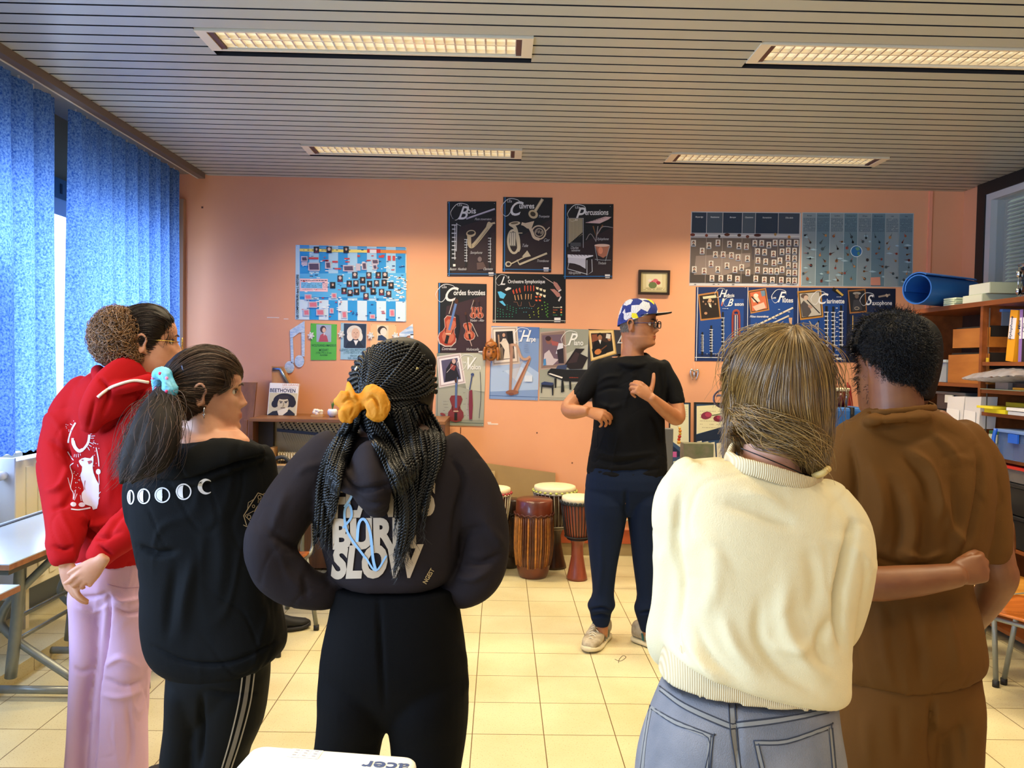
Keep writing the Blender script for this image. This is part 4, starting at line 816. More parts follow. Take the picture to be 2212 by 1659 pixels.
# ---- school desks on the left
def desk(x0,x1,y0,y1,z,label,fr):
 t=thing('school_desk',label,'desk',((x0+x1)/2,(y0+y1)/2,0),'school desks by the windows')
 top=mat('#b9cfe0',.22,spec=.6,var=.03,vscale=3); edge=mat('#7a4e34',.5,col2='#9a6a48',vscale=30)
 b=MB(); b.box(x0,x1,y0,y1,z-.004,z,top); b.box(x0-.002,x1+.002,y0-.002,y1+.002,z-.024,z-.004,edge); b.build('tabletop',t)
 g=MB(); g.box(x0+.03,x0+.05,y0+.04,y1-.04,z,z+.004,mat('#28303c',.5)); g.build('pencil_groove',t)
 u=MB(); u.box(x0+.04,x1-.04,y0+.06,y1-.06,z-.06,z-.024,STEELD); u.build('underframe',t)
 for yy in fr:
  l=MB(); l.tube([(x1-.26,yy,z-.05),(x1-.28,yy,.40),(x1-.31,yy,.10)],.025,STEEL,n=14,sub=3)
  l.build('leg',t)
  f=MB(); f.tube([(x0-.02,yy,.045),(x1+.02,yy,.045)],.018,STEEL,n=12); f.build('foot_bar',t)
  for xx in(x0-.03,x1+.03):MB().tube([(xx-.04,yy,.03),(xx+.04,yy,.03)],.026,RUB,n=12).build('rubber_foot',t)
  k=MB(); k.tube([(x1-.07,yy+.02,z-.05),(x1-.26,yy+.02,.51),(x1-.355,yy+.02,.39),(x1-.33,yy+.02,.29),(x1-.03,yy+.02,.08)],.018,STEEL,n=12,sub=6); k.build('bent_brace',t)
 c=MB()
 for q in(.36,.26):c.tube([(x1-.30,fr[0],q),(x1-.30,fr[1],q)],.010,STEEL,n=8)
 c.build('cross_bars',t)
 return t
desk(-2.36,-1.87,2.95,4.12,.75,'pale blue school desk standing beside the student in red',(3.45,3.92))
desk(-2.22,-1.70,1.40,2.74,.735,'nearer school desk at the left edge, its corner tip showing',(1.6,2.62))
# ---- plywood school chairs
WD=wood('#b86a2c','#8e4a1a',.18,2.0,(1,9,9)); WD2=wood('#c09064','#9c6a44',.35,2.0,(1,9,9))
def chair(x,y,rz,label,wood1=WD,back=True,sh=.45):
 t=thing('school_chair',label,'chair',(x,y,0),'tubular plywood school chairs'); R=RZ(rz); o=np.array([x,y,0.])
 def T(p):return R@np.array(p,float)+o
 # seat: curved sheet
 V=[]; F=[]; n=12
 for k in(0,1):
  for j in range(n+1):
   for i in range(n+1):
    u, v=i/n*2-1, j/n*2-1
    xx=.20*u*(1-.10*abs(v)**4); yy=.19*v*(1-.12*abs(u)**4)
    V.append(T((xx,yy,sh+.018*u*u-.02*max(0,-v)**2*1.2-.011*k)))
 m=(n+1)**2
 for j in range(n):
  for i in range(n):
   a=j*(n+1)+i; F.append((a,a+1,a+n+2,a+n+1)); F.append((m+a+n+1,m+a+n+2,m+a+1,m+a))
 for i in range(n):
  for a, b_ in((i,i+1),((n)*(n+1)+i+1,n*(n+1)+i),((i+1)*(n+1),i*(n+1)),(i*(n+1)+n,(i+1)*(n+1)+n)):F.append((b_,a,a+m,b_+m))
 MB().add(V,F,wood1,True).build('seat',t)
 if back:
  V=[]; F=[]
  for k in(0,1):
   for j in range(7):
    for i in range(n+1):
     u, v=i/n*2-1, j/6*2-1
     V.append(T((.20*u*(1-.1*abs(v)**3),.19+.03*v*.3-.035*(u*u)+.035+.010*k,sh+.30+.085*v)))
  m=7*(n+1)
  for j in range(6):
   for i in range(n):
    a=j*(n+1)+i; F.append((a,a+1,a+n+2,a+n+1)); F.append((m+a+n+1,m+a+n+2,m+a+1,m+a))
  for i in range(n):F.append((i,i+m,i+1+m,i+1)); F.append((6*(n+1)+i+1,6*(n+1)+i+1+m,6*(n+1)+i+m,6*(n+1)+i))
  for j in range(6):F.append((j*(n+1),(j+1)*(n+1),(j+1)*(n+1)+m,j*(n+1)+m)); F.append(((j+1)*(n+1)+n,j*(n+1)+n,j*(n+1)+n+m,(j+1)*(n+1)+n+m))
  MB().add(V,F,WD2,True).build('backrest',t)
 for sx in(-1,1):
  MB().tube([T((sx*.175,-.15,sh-.02)),T((sx*.20,-.20,.02))],.0125,STEEL,n=10).build('leg',t)
  MB().tube([T((sx*.17,.15,sh-.02)),T((sx*.20,.22,.02))],.0125,STEEL,n=10).build('leg',t)
  for yy in(-.20,.22):MB().tube([T((sx*.20,yy,.001)),T((sx*.20,yy,.03))],.016,RUB,n=10).build('rubber_foot',t)
  if back:MB().tube([T((sx*.17,.10,sh-.02)),T((sx*.17,.22,sh+.02)),T((sx*.16,.235,sh+.2)),T((sx*.15,.23,sh+.36))],.011,STEEL,n=10,sub=5).build('back_post',t)
 MB().tube([T((-.17,-.15,sh-.022)),T((.17,-.15,sh-.022)),T((.17,.15,sh-.022)),T((-.17,.15,sh-.022)),T((-.17,-.15,sh-.022))],.010,STEEL,n=8).build('seat_frame',t)
 return t
chair(2.47,3.45,.54,'glossy orange-brown plywood chair cut by the right frame edge',WD)
chair(2.60,3.96,.30,'plywood chair tucked behind the glossy one, against the shelves',wood('#c08838','#9a6424',.25,2.0,(1,9,9)))
chair(-1.62,3.86,.75,'school chair whose legs show between the red and the black hoodies')
chair(-1.28,4.22,-.245,'school chair with a backpack on it, between the black and the grey hoodies')
# shoe seen beside the black hoodie
def shoe(T,L,m_up,m_sole,parent,name='shoe',high=.07,w=.046,stripes=None,lace=None,tongue=None):
 """T maps local (x side, y toe direction, z up) to world"""
 n=20; rings=[]; th=np.linspace(0,2*PI,n,endpoint=False)
 prof=[(-.0,.6,.75,.3),(.03,.86,1.,.75),(.12,.95,1.05,.92),(.30,.92,1.0,.95),(.45,.93,.92,.90),(.62,1.02,.66,.62),(.80,.98,.50,.44),(.93,.78,.42,.36),(1.0,.40,.3,.2)]
 for t, wf, hf, _ in prof:
  y=(t-.28)*L; zz=high*hf
  rings.append(np.array([T(w*wf*math.copysign(abs(math.cos(a))**.75,math.cos(a)),y,.022+zz*.5+zz*.5*math.copysign(abs(math.sin(a))**.8,math.sin(a)))for a in th]))
 V, F=loft(rings); MB().add(V,F,m_up,True).build(name,parent)
 rings=[]
 for t, wf in((-.02,.55),(0.02,.85),(.12,1.02),(.3,.98),(.45,1.0),(.62,1.10),(.8,1.06),(.94,.84),(1.02,.40)):
  y=(t-.28)*L; up=.012*max(0,t-.8)*4
  rings.append(np.array([T(w*wf*1.04*math.copysign(abs(math.cos(a))**.6,math.cos(a)),y,up+.002+.0135+.0135*math.copysign(abs(math.sin(a))**.5,math.sin(a)))for a in th]))
 V, F=loft(rings); return MB().add(V,F,m_sole,True).build('sole',parent)
 # ---- the opened upright piano against the back wall
PX0, PX1, PY0, PY1, PH=-1.83, -.40, 5.62, 6.16, 1.115
pw=wood('#6e4426','#4e2e18',.4,2.2,(9,1,1)); pwl=wood('#b88c54','#a0743e',.5,2,(1,9,9)); pin=mat('#1c1612',.6)
pt=thing('upright_piano','opened upright piano showing its strings and hammers below the paper notes','piano',((PX0+PX1)/2,5.9,0))
b=MB(); b.box(PX0,PX1,PY0,PY1,PH-.025,PH,wood('#8a5c34','#6e4424',.4,2,(1,9,9)),bev=.003); b.build('top_board',pt)
for xx in(PX0,PX1-.03):MB().box(xx,xx+.03,PY0,PY1,.0,PH-.025,pw).build('side_panel',pt)
MB().box(PX0+.03,PX1-.03,PY1-.05,PY1,.05,PH-.025,pin).build('soundboard',pt)
MB().box(PX0+.03,PX1-.03,PY0,PY0+.03,.02,.58,pw).build('lower_panel',pt)
PYI=PY0+.33
fb=MB(); irn=mat('#8e7e5c',.45,metal=.5); fb.box(PX0+.14,PX1-.04,PYI-.16,PYI-.12,.60,PH-.03,irn); fb.box(PX0+.03,PX0+.14,PYI-.2,PYI-.05,.6,PH-.03,pin)
q0=np.array([PX0+.16,PYI-.175,1.005]); q1=np.array([PX0+.78,PYI-.175,.955])
fb.prism([q0,q1,q1+(0,0,.018),q0+(0,0,.022)],(0,.012,0),mat('#2a2e3c',.4,metal=.5)); fb.prism([(PX0+.88,PYI-.17,PH-.04),(PX0+.94,PYI-.17,PH-.04),(PX0+.80,PYI-.17,.80),(PX0+.77,PYI-.17,.80)],(0,.01,0),pin)
fb.build('iron_frame',pt)
pn=MB(); pinm=mat('#3a3630',.3,metal=.8); hole=mat('#14100c',.8)
for r in range(5):
 for i in range(17):
  x=PX0+.18+i*.034+r*.010; z=1.072-r*.016-i*.0012
  pn.lathe([(.0075,0),(.0075,.002)],(x,PYI-.163,z),hole,axis='y',n=8,smooth=False)
for i in range(8):
 for r in range(4):pn.lathe([(.0075,0),(.0075,.002)],(PX0+.93+i*.036,PYI-.163,1.06-r*.02),hole,axis='y',n=8,smooth=False)
for i in range(5):pn.ell((PX0+.21+i*.105,PYI-.17,1.075),(.005,.004,.005),mat('#e8e4d8',.3,metal=.5),8)
pn.build('tuning_pins',pt,kind='stuff')
sg=MB(); sm_=mat('#a08a60',.3,metal=.8)
for i in range(36):x=PX0+.20+i*.018; sg.tube([(x,PYI-.18,1.0-i*.0012),(x+.16,PYI-.18,.62)],.0009,sm_,n=4)
for i in range(26):x=PX0+.90+i*.018; sg.tube([(x,PYI-.18,1.03),(x-.05,PYI-.18,.62)],.0009,sm_,n=4)
sg.build('strings',pt)
MB().box(PX0+.15,PX1-.05,PYI-.30,PYI-.24,.735,.775,wood('#d8b47c','#c8a068',.4,3,(1,9,9))).build('hammer_rail',pt)
felt=mat('#e6d2a0',.8); hw=mat('#b8935c',.5)
proto=None
for i in range(62):
 if 29<=i<=30:continue
 x=PX0+.20+i*.0190
 if x>PX1-.08:break
 m_=MB(); m_.prism([(x-.006,PYI-.26,.800),(x+.006,PYI-.26,.800),(x+.006,PYI-.26,.852),(x-.006,PYI-.26,.857)],(.0,.035,.004),felt); m_.box(x-.002,x+.002,PYI-.25,PYI-.24,.775,.80,pin)
 m_.build('hammer',pt)
for i in range(50):
 x=PX0+.19+i*.024
 if x>PX1-.06:break
 m_=MB(); m_.box(x-.004,x+.004,PYI-.30,PYI-.27,.645,.70,hw); m_.box(x-.003,x+.003,PYI-.30,PYI-.28,.70,.735,pin); m_.build('action_lever',pt)
MB().box(PX0+.15,PX0+.18,PYI-.32,PYI-.22,.62,.90,pwl).build('action_bracket',pt)
MB().box(PX0+.03,PX1-.03,PY0-.28,PY0+.03,.58,.61,pw).build('key_bed',pt)
kb=MB(); kb.box(PX0+.08,PX1-.08,PY0-.26,PY0-.02,.611,.628,mat('#e8e6e4',.2))
kb.build('keyboard',pt)
# wooden panel leaning beside the piano (its own front board)
A=[at(528,838,5.9),at(556,834,5.9),at(540,1000,5.75),at(505,1000,5.75)]
lp=MB(); P_=[at(532,835,6.05),at(560,833,6.05)]
bx=P_[0]; wpm=wood('#8a5a32','#6e4424',.5,2,(9,9,1))
lp.prism([(-2.05,5.55,.0),(-1.88,5.55,.0),(-1.92,6.08,1.36),(-2.05,6.08,1.36)],(.0,.022,0),wpm); lp.prism([(-1.90,5.50,.0),(-1.86,5.50,.0),(-1.84,5.62,1.10),(-1.87,5.62,1.10)],(0,.02,0),wood('#8a5a34','#6e4424',.5,2,(9,9,1)))
lp.build('leaning_board',None,'tall wooden board with a chipped top leaning beside the piano','board')
# zither behind the book
z0=at(604,830,6.02); zt=thing('wooden_zither','small honey-coloured string board with metal edge, behind the portrait book','instrument',(z0[0],6.0,PH))
zb=[at(587,791,6.12),at(612,792,6.12),at(640,850,6.08),at(640,903,6.04),at(587,903,6.04)]; zb[3][2]=PH+.002; zb[4][2]=PH+.002
MB().prism(zb,(0,.02,0),wood('#c48a44','#a86e30',.35,2,(9,9,1))).build('body',zt)
mt=MB(); ml=mat('#8fa2b8',.25,metal=.8)
e=[at(590,797,6.115),at(606,797,6.115),at(624,832,6.09)]
mt.tube([p-np.array([0,.006,0])for p in e],.012,ml,n=8); mt.build('metal_edge',zt)
# portrait book on the piano
bk_=thing('portrait_book','tall cream book with a bold title and a wild-haired portrait, on the piano','book',(at(612,903,5.95)[0],5.93,PH))
Q=[at(583,827,5.98),at(646,829,5.98),at(639,903,5.93),at(577,901,5.93)]; Q[2][2]=PH+.001; Q[3][2]=PH+.001
MB().prism(Q,(0,.022,0),mat('#e8e4d8',.4)).build('book_block',bk_)
class Face(Sheet):
 def __init__(s,Q,w,h,step=.00025):s.Q=[np.array(q)for q in Q]; s.w=w; s.h=h; s.k=0; s.mb=MB(); s.r=.45; s.s=4; s.step=step; n=np.cross(s.Q[1]-s.Q[0],s.Q[3]-s.Q[0]); s.n=n/np.linalg.norm(n)
 def P(s,x,y,d=None):
  u, v=x/s.w, y/s.h; a, b_, c, d_=s.Q
  return(a*(1-u)+b_*u)*(1-v)+(d_*(1-u)+c*u)*v-s.n*(-(s.k+1)*s.step)
nQ=Face(Q,100,118)
if nQ.n[1]>0:nQ.n=-nQ.n
_P=Face.P
def _P2(s,x,y,d=None):
 u, v=x/s.w, y/s.h; a, b_, c, d_=s.Q
 return(a*(1-u)+b_*u)*(1-v)+(d_*(1-u)+c*u)*v+s.n*((s.k+1)*s.step)
Face.P=_P2
def face_sheet(Q,w,h):
 f=Face(Q,w,h)
 if f.n.dot(EYE-f.Q[0])<0:f.n=-f.n
 return f
c=face_sheet(Q,100,118); c.rect('#f0ece4',2,0,98,34); c.rect('#cfc6a0',2,36,98,118); c.text('#d8a080','LES GRANDS',44,9,11,.01); c.text('#d8b8a0','de tous les temps',44,17,7,.0)
c.text('#1c2a48','BEETHOVEN',2,33,18.5,.02,0,.86); c.ell('#28221c',55,64,38,27); c.ell('#28221c',24,76,12,14); c.ell('#28221c',84,72,12,16); c.ell('#d2c49c',52,76,19,27); c.ell('#3a3024',52,52,20,8)
c.poly('#2a2620',[(0,118),(18,104),(40,100),(60,110),(75,95),(96,112),(96,118)]); c.poly('#e8e0c4',[(34,102),(72,88),(70,104),(54,118),(40,118)]); c.line('#3a2e22',[(38,66),(50,69)],2.6); c.line('#3a2e22',[(56,69),(68,65)],2.6); c.ell('#3a2e22',44,72,3.5,1.8); c.ell('#3a2e22',62,71,3.5,1.8); c.line('#8a7a5a',[(53,72),(55,84),(50,85)],2); c.line('#5a4632',[(45,91),(60,90)],2.2)
c.mb.build('cover_print',bk_)
# small pottery and a plant on the piano
def pot(px,lab,kind):
 p=at(px,900,5.85); p[2]=PH; t=thing(('pottery_figure','potted_plant','shell')[kind],lab,('figurine','plant','shell')[kind],p)
 w_=mat('#e6ddd0',.35,var=.1,vscale=60)
 if kind==0:
  MB().box(p[0]-.045,p[0]+.045,p[1]-.03,p[1]+.03,PH+.0005,PH+.016,mat('#c89a60',.5)).build('base',t)
  m_=MB(); rr=random.Random(2)
  for _ in range(9):m_.ell(p+np.array([rr.uniform(-.025,.025),rr.uniform(-.012,.012),rr.uniform(.025,.055)]),(.017,.014,.015),w_,10)
  m_.build('figure',t)
 else:
  m_=MB(); m_.lathe([(.02,.001),(.035,.02),(.038,.045),(.03,.062),(.026,.062)],p,mat('#dfe4ea',.3,var=.12,vscale=50),n=20); m_.build('pot',t)
  l=MB(); g_=mat('#3f6a34',.5)
  for i in range(9):a=i*.7; l.tube([p+np.array([0,0,.06]),p+np.array([.012*math.cos(a),.012*math.sin(a),.10+.01*(i%3)])],[.004,.0015],g_,n=6)
  l.build('leaves',t)
pot(686,'crumpled white pottery figure on a small wooden base on the piano',0); pot(718,'tiny green plant in a patterned white pot on the piano',1)
# backpack resting on the chair
bp=thing('backpack','black backpack slumped between the black and the grey hoodie','backpack',(-1.24,4.2,.46))
bm_=mat('#0f1013',.55,bump=.2,bscale=80)
V=[]; c0=at(610,1050,4.15)
m_=MB(); rings=[]
for k, (z,w_,d_)in enumerate(((.462,.12,.09),(.52,.17,.12),(.64,.18,.13),(.78,.165,.12),(.90,.13,.10),(.97,.07,.06))):
 rings.append(np.array([(-1.27+.02*k+w_*math.copysign(abs(math.cos(a))**.7,math.cos(a)),4.14+d_*math.copysign(abs(math.sin(a))**.7,math.sin(a)),z)for a in np.linspace(0,2*PI,28,endpoint=False)]))
V, F=loft(rings); MB().add(V,F,bm_,True).build('bag_body',bp)
MB().tube([(-1.21,4.12,.94),(-1.22,4.10,1.00),(-1.15,4.10,1.03),(-1.11,4.10,.98),(-1.13,4.10,.90)],.011,bm_,sub=6).build('top_handle',bp)
MB().tube([(-1.23,4.02,.92),(-1.11,3.99,.80),(-1.09,3.99,.62)],.004,mat('#3a3c40',.4),sub=4).build('zipper',bp)
# white sheet / table edge by the piano keys
wt=thing('small_table','small white-topped table behind the backpack in front of the piano','table',(-1.0,4.95,0))
MB().box(-1.35,-.45,4.7,5.15,.80,.825,mat('#d4dbe4',.4),bev=.003).build('tabletop',wt)
for xx in(-1.30,-.50):
 for yy in(4.75,5.10):MB().tube([(xx,yy,0),(xx,yy,.80)],.014,STEEL,n=10).build('leg',wt)
fq=[atz(x,y,.0012)for x,y in((1328,1424),(1340,1428),(1352,1420),(1346,1416),(1338,1424),(1336,1432))]
MB().tube(fq,.0012,mat('#3a3028',.8),n=5,sub=4).build('loose_thread',None,'tiny dark curled thread lying on the floor tiles in front of the teacher','thread')
# ---- cardboard and drums
cbm=mat('#9a7f55',.8,var=.08,vscale=5)
Qa=[at(1036,1000,6.14),at(1200,1024,6.14)]
def lean(pts_top,ybot,m,lab,th=.008):
 P0, P1=pts_top; V=[np.array([P0[0],ybot,.001]),np.array([P1[0],ybot,.001]),P1,P0]
 return MB().prism(V,(0,-th,0),m).build('cardboard_sheet',None,lab,'cardboard','cardboard sheets behind the drums')
lean((np.array([at(990,992,6.15)[0],6.16,at(990,992,6.15)[2]]),np.array([at(1200,1022,6.15)[0],6.16,at(1200,1022,6.15)[2]])),5.99,cbm,'large brown cardboard sheet leaning on the wall behind the drums')
lean((np.array([at(1000,1019,6.05)[0],6.10,at(1000,1019,6.05)[2]]),np.array([at(1069,1019,6.05)[0],6.10,at(1069,1019,6.05)[2]])),5.93,mat('#b39a6c',.8),'smaller paler cardboard piece in front of the large sheet')
skin=mat('#e9dcb8',.55,var=.06,vscale=14)
def djembe(px,Y,yt,yb,rpx,lab,body,body2,rope,knot,bowl=.52,lip=None):
 base=atz(px,yb,0); Yc=Y; x=at(px,(yt+yb)/2,Yc)[0]; r=rpx/FPX*Yc; H=at(px,yt,Yc)[2]
 t=thing('djembe_drum',lab,'drum',(x,Yc,0),'goblet drums')
 bmat=wood(body,body2,.3,4,(6,6,1)); pr=[(r*.62,0.002),(r*.60,.02),(r*.52,.06),(r*.36,H*.28),(r*.33,H*.40),(r*.42,H*.47),(r*.72,H*bowl),(r*.86,H*.72),(r*.95,H*.92),(r*.95,H-.008)]
 MB().lathe(pr,(x,Yc,0),bmat,n=36).build('drum_body',t)
 MB().lathe([(r*.965,H-.045),(r*.99,H-.02),(r*.97,H-.004),(r*.9,H),(0,H+.001)],(x,Yc,0),skin,n=40).build('drum_skin',t)
 m_=MB(); rm_=mat(rope,.7); n=30
 for i in range(n):
  a=2*PI*i/n; a2=a+.10
  rr=lambda q, zz:(x+(q+.006)*math.cos(a if zz else a2),Yc+(q+.006)*math.sin(a if zz else a2),0)
  m_.tube([(x+(r*.99+.003)*math.cos(a),Yc+(r*.99+.003)*math.sin(a),H-.05),(x+(r*.87+.004)*math.cos(a+.05),Yc+(r*.87+.004)*math.sin(a+.05),H*.72),(x+(r*.70+.004)*math.cos(a2),Yc+(r*.70+.004)*math.sin(a2),H*bowl)],.0035,rm_,n=5)
 for zz, q, w_ in((H-.05,.99,.007),(H*bowl,.72,.006),(H*.49,.56,.006)):
  m_.tube([(x+(r*q+.004)*math.cos(a),Yc+(r*q+.004)*math.sin(a),zz)for a in np.linspace(0,2*PI,37)],w_,rm_,n=6,cap=False)
 m_.build('rope_lacing',t)
 k_=MB(); km=mat(knot,.7)
 for i in range(24):a=2*PI*i/24; k_.ell((x+(r*1.0+.004)*math.cos(a),Yc+(r*1.0+.004)*math.sin(a),H-.04),(.012,.012,.010),km,8)
 k_.build('rim_knots',t)
djembe(1197,5.82,1048,1227,46,'goblet drum with grey ropes and green rim knots, behind the log drum','#4a2a18','#2e1a10','#a8a090','#b8bc60',lip=1)
djembe(1248,5.50,1071,1247,37,'reddish goblet drum with black ropes beside the teacher\'s leg','#8e4630','#6e3020','#15171a','#20242a')
djembe(1068,5.62,1052,1243,34,'goblet drum with pale ropes and red rim knots, half behind the grey hoodie','#5a3222','#3e2016','#c8bca0','#9a3434')
# log drum
def logdrum(px,Y,yt,yb,rpx,lab,strip,cols,gold):
 x=at(px,1150,Y)[0]; r=rpx/FPX*Y; H=at(px,yt,Y)[2]; t=thing('log_drum',lab,'drum',(x,Y,0),'cylinder drums')
 lea=mat(cols[0],.35,col2=cols[1],vscale=12,coat=.3)
 MB().lathe([(r*.72,.002),(r*.78,.02),(r*.86,.06),(r*.96,.13),(r,.3),(r*.98,H-.12),(r*.97,H-.01),(r*.90,H),(0,H+.002)],(x,Y,0),lea,n=40).build('drum_body',t)
 m_=MB(); rr=random.Random(3); sm=[mat(c_,.4,var=.3,vscale=40)for c_ in gold]
 for i in range(46):
  a=2*PI*i/46; ca, sa=math.cos(a), math.sin(a); z1=H-.11-rr.uniform(0,.015); z0=.08+rr.uniform(0,.02); jj=rr.uniform(-.02,.02)
  m_.tube([(x+(r*.90)*math.cos(a+jj),Y+r*.90*math.sin(a+jj),z0),(x+r*1.0*ca,Y+r*1.0*sa,.2),(x+r*1.01*math.cos(a-jj),Y+r*1.01*math.sin(a-jj),.33),(x+r*.995*ca,Y+r*.995*sa,z1)],[.006,.008,.0085,.006],sm[rr.randrange(len(sm))],n=6,sub=2)
 m_.build('wood_strips',t)
 k_=MB(); k_.tube([(x+(r*1.0+.005+.003*(i%2))*math.cos(a),Y+(r*1.0+.005)*math.sin(a),H-.105+.007*math.sin(i*2))for i,a in enumerate(np.linspace(0,2*PI,61))],.006,mat(cols[1],.6),n=6); k_.build('edge_stitching',t)
logdrum(1153,5.56,1077,1248,41,'brown log drum faced with golden-brown wood strips, in front of the group of drums',1,('#6a2c14','#4a1c0e'),('#a86a28','#7a4418','#4a2410','#8e5a22'))
logdrum(1101,5.80,1077,1218,24,'dark narrow log drum between the grey hoodie and the strip-faced drum',1,('#2e1c12','#1e120c'),('#3a2616','#4e341e','#2a1a10'))
# ---- things behind the teacher and the long-haired student
tb=thing('side_table','low brown side table carrying painted frames behind the teacher','table',(1.75,5.75,0))
MB().box(1.28,2.85,5.45,6.10,.70,.73,wood('#8a4a26','#6a3418',.4,2,(1,9,9)),bev=.003).build('tabletop',tb)
for xx in(1.32,2.80):
 for yy in(5.5,6.04):MB().box(xx-.02,xx+.02,yy-.02,yy+.02,0,.70,wood('#7a4424','#5a2e16',.5,2,(9,9,1))).build('leg',tb)
def canvas(x0,y0,x1,y1,Y,lab,art,frame='#101216'):
 a, b_=at(x0,y0,Y), at(x1,y0,Y); z0=.731; zt_=a[2]; w_=b_[0]-a[0]
 t=thing('framed_painting',lab,'picture',((a[0]+b_[0])/2,Y,z0),'framed pictures standing on the side table'); Yb=Y-.04
 Q=[np.array([a[0],Y,zt_]),np.array([b_[0],Y,zt_]),np.array([b_[0],Yb,z0]),np.array([a[0],Yb,z0])]
 MB().prism(Q,(0,.02,0),mat(frame,.5)).build('frame',t)
 c=face_sheet(Q,100,100*(zt_-z0)/w_); art(c); c.mb.build('painted_picture',t)
def art1(c):H=c.h; c.rect('#38506e',5,4,94,H-3); c.poly('#d4d2ae',[(5,10),(90,8),(92,H*.58),(55,H*.66),(5,H*.55)]); c.scribble('#a8ae9a',15,20,85,5,11,2,3); c.poly('#1c2c44',[(5,H*.6),(50,H*.72),(94,H*.66),(94,H*.78),(5,H*.8)]); c.rect('#b85a90',8,H*.72,36,H*.80); c.poly('#c8d0b8',[(20,H*.86),(60,H*.84),(62,H-5),(22,H-5)])
def art2(c):
 H=c.h; c.rect('#2c4668',4,4,96,H-3); c.poly('#d8d4ac',[(5,8),(45,5),(92,20),(94,36),(60,52),(5,68)]); c.scribble('#b0aa88',12,18,60,6,7,1.6,4); c.ell('#7a2a44',26,28,12,8,-15); c.ell('#a83a58',30,26,7,5); c.ell('#6a1e34',52,34,11,7); c.ell('#9a3450',54,32,6,4); c.line('#3a4a30',[(38,28),(70,20)],1.5)
 c.poly('#16263e',[(4,70),(94,40),(94,74),(4,84)]); c.many('#d8d8c0',[[(6+i*14,84+i),(16+i*14,82+i),(20+i*14,H-6),(8+i*14,H-6)]for i in range(5)]); c.ring('#8a9aa0',45,H-12,16,12,4)
canvas(1446,869,1492,985,6.0,'dark-framed painting of sheet music, just right of the teacher\'s elbow',art1)
canvas(1500,869,1600,985,6.0,'dark-framed painting with two crimson roses on sheet music',art2)
_p=at(1452,965,5.7); bx0=at(1475,957,5.62); bx1=at(1538,982,5.62)
MB().box(bx0[0],bx1[0],5.58,5.70,.731,bx0[2],mat('#7c7868',.6,col2='#5e6a4c',vscale=14)).build('marbled_box',None,'grey-green marbled box in front of the rose painting','box')
# grey grid easel / rack at the teacher's side
rk=thing('metal_stand','narrow grey metal stand between the teacher and the music painting','stand',(at(1444,980,5.3)[0],5.3,0))
xk=at(1444,940,5.3)[0]
MB().box(xk-.035,xk+.03,5.28,5.34,.02,at(1444,925,5.3)[2],mat('#6a6c6c',.4,metal=.3),bev=.006).build('upright',rk); MB().box(xk-.15,xk+.15,5.15,5.47,.0,.02,STEELD).build('base_plate',rk)
# string of amber beads
bdp=at(1471,926,5.4); bd_=thing('bead_string','short string of amber and red beads hanging from the music painting','ornament',bdp)
m_=MB()
for i, (c_,r_)in enumerate((('#e0a040',.010),('#c87828',.012),('#d8a030',.011),('#b02818',.013),('#c84020',.012),('#e0a848',.014))):m_.ell((bdp[0]+.004*math.sin(i),5.44+.0,bdp[2]-i*.020),(r_,r_,r_),mat(c_,.25),10)
m_.build('beads',bd_)
MB().tube([(bdp[0],5.44,bdp[2]),(bdp[0]+.02,5.94,bdp[2]+.05)],.001,mat('#6a5040',.7),n=5).build('cord',bd_)
# bongo, blue bag, red thing behind the long-haired student
sh0=thing('low_shelf','low wooden shelf top behind the two right-hand students','shelf',(2.6,5.3,0))
MB().box(2.0,2.86,4.95,5.42,1.06,1.09,wood('#7a4424','#5e3218',.4,2,(1,9,9))).build('shelf_board',sh0)
for xx in(2.0,2.83):MB().box(xx,xx+.03,4.95,5.42,0,1.06,wood('#6a3a20','#4e2814',.5,2,(9,9,1))).build('side_panel',sh0)
bg_=thing('blue_case','blue zipped fabric case lying on the low shelf, under the small red drum','case',(at(1835,900,5.1)[0],5.15,1.09))
a=at(1800,880,5.05); b_=at(1870,915,5.05)
MB().box(a[0]-.05,b_[0]+.02,5.0,5.30,1.092,a[2],mat('#1f5aa0',.6,var=.12,vscale=20),bev=.02).build('case_body',bg_)
xm=at(1840,900,5.0)[0]; MB().box(xm-.012,xm+.012,4.99,5.31,1.091,a[2]+.004,mat('#0e1218',.6)).build('strap',bg_)
bo=thing('bongo_drum','small dark red bongo with a pale skin standing on the blue case','drum',(at(1815,870,5.15)[0],5.15,a[2]))
r_=20/FPX*5.15; zb_=a[2]+.003; zt_=at(1815,838,5.15)[2]; xc_=at(1813,860,5.15)[0]
MB().lathe([(r_*.8,zb_),(r_*.9,zb_+.05),(r_*.97,zt_-.02)],(xc_,5.15,0),wood('#6a1e1c','#4a1010',.25,5,(6,6,1)),n=28).build('shell',bo)
MB().lathe([(r_*1.03,zt_-.02),(r_*1.06,zt_-.004),(r_*1.0,zt_),(0,zt_+.001)],(xc_,5.15,0),skin,n=28).build('drum_skin',bo)
for e in(0,1,2,3):an=e*PI/2+.3; MB().tube([(xc_+r_*1.08*math.cos(an),5.15+r_*1.08*math.sin(an),zt_-.01),(xc_+r_*1.0*math.cos(an),5.15+r_*1.0*math.sin(an),zb_+.01)],.003,mat('#c8ccd0',.2,metal=.9),n=6).build('tension_rod',bo)
rd=at(1840,850,5.3); rq=[at(1832,826,5.36),at(1838,836,5.36),at(1852,900,5.36),at(1834,900,5.36)]; rq[2][2]=rq[3][2]=1.0905; MB().prism(rq,(0,.02,0),mat('#a02a24',.5)).build('red_folder',None,'thin red folder edge standing behind the small red bongo','folder')
vz=at(1795,965,5.0);
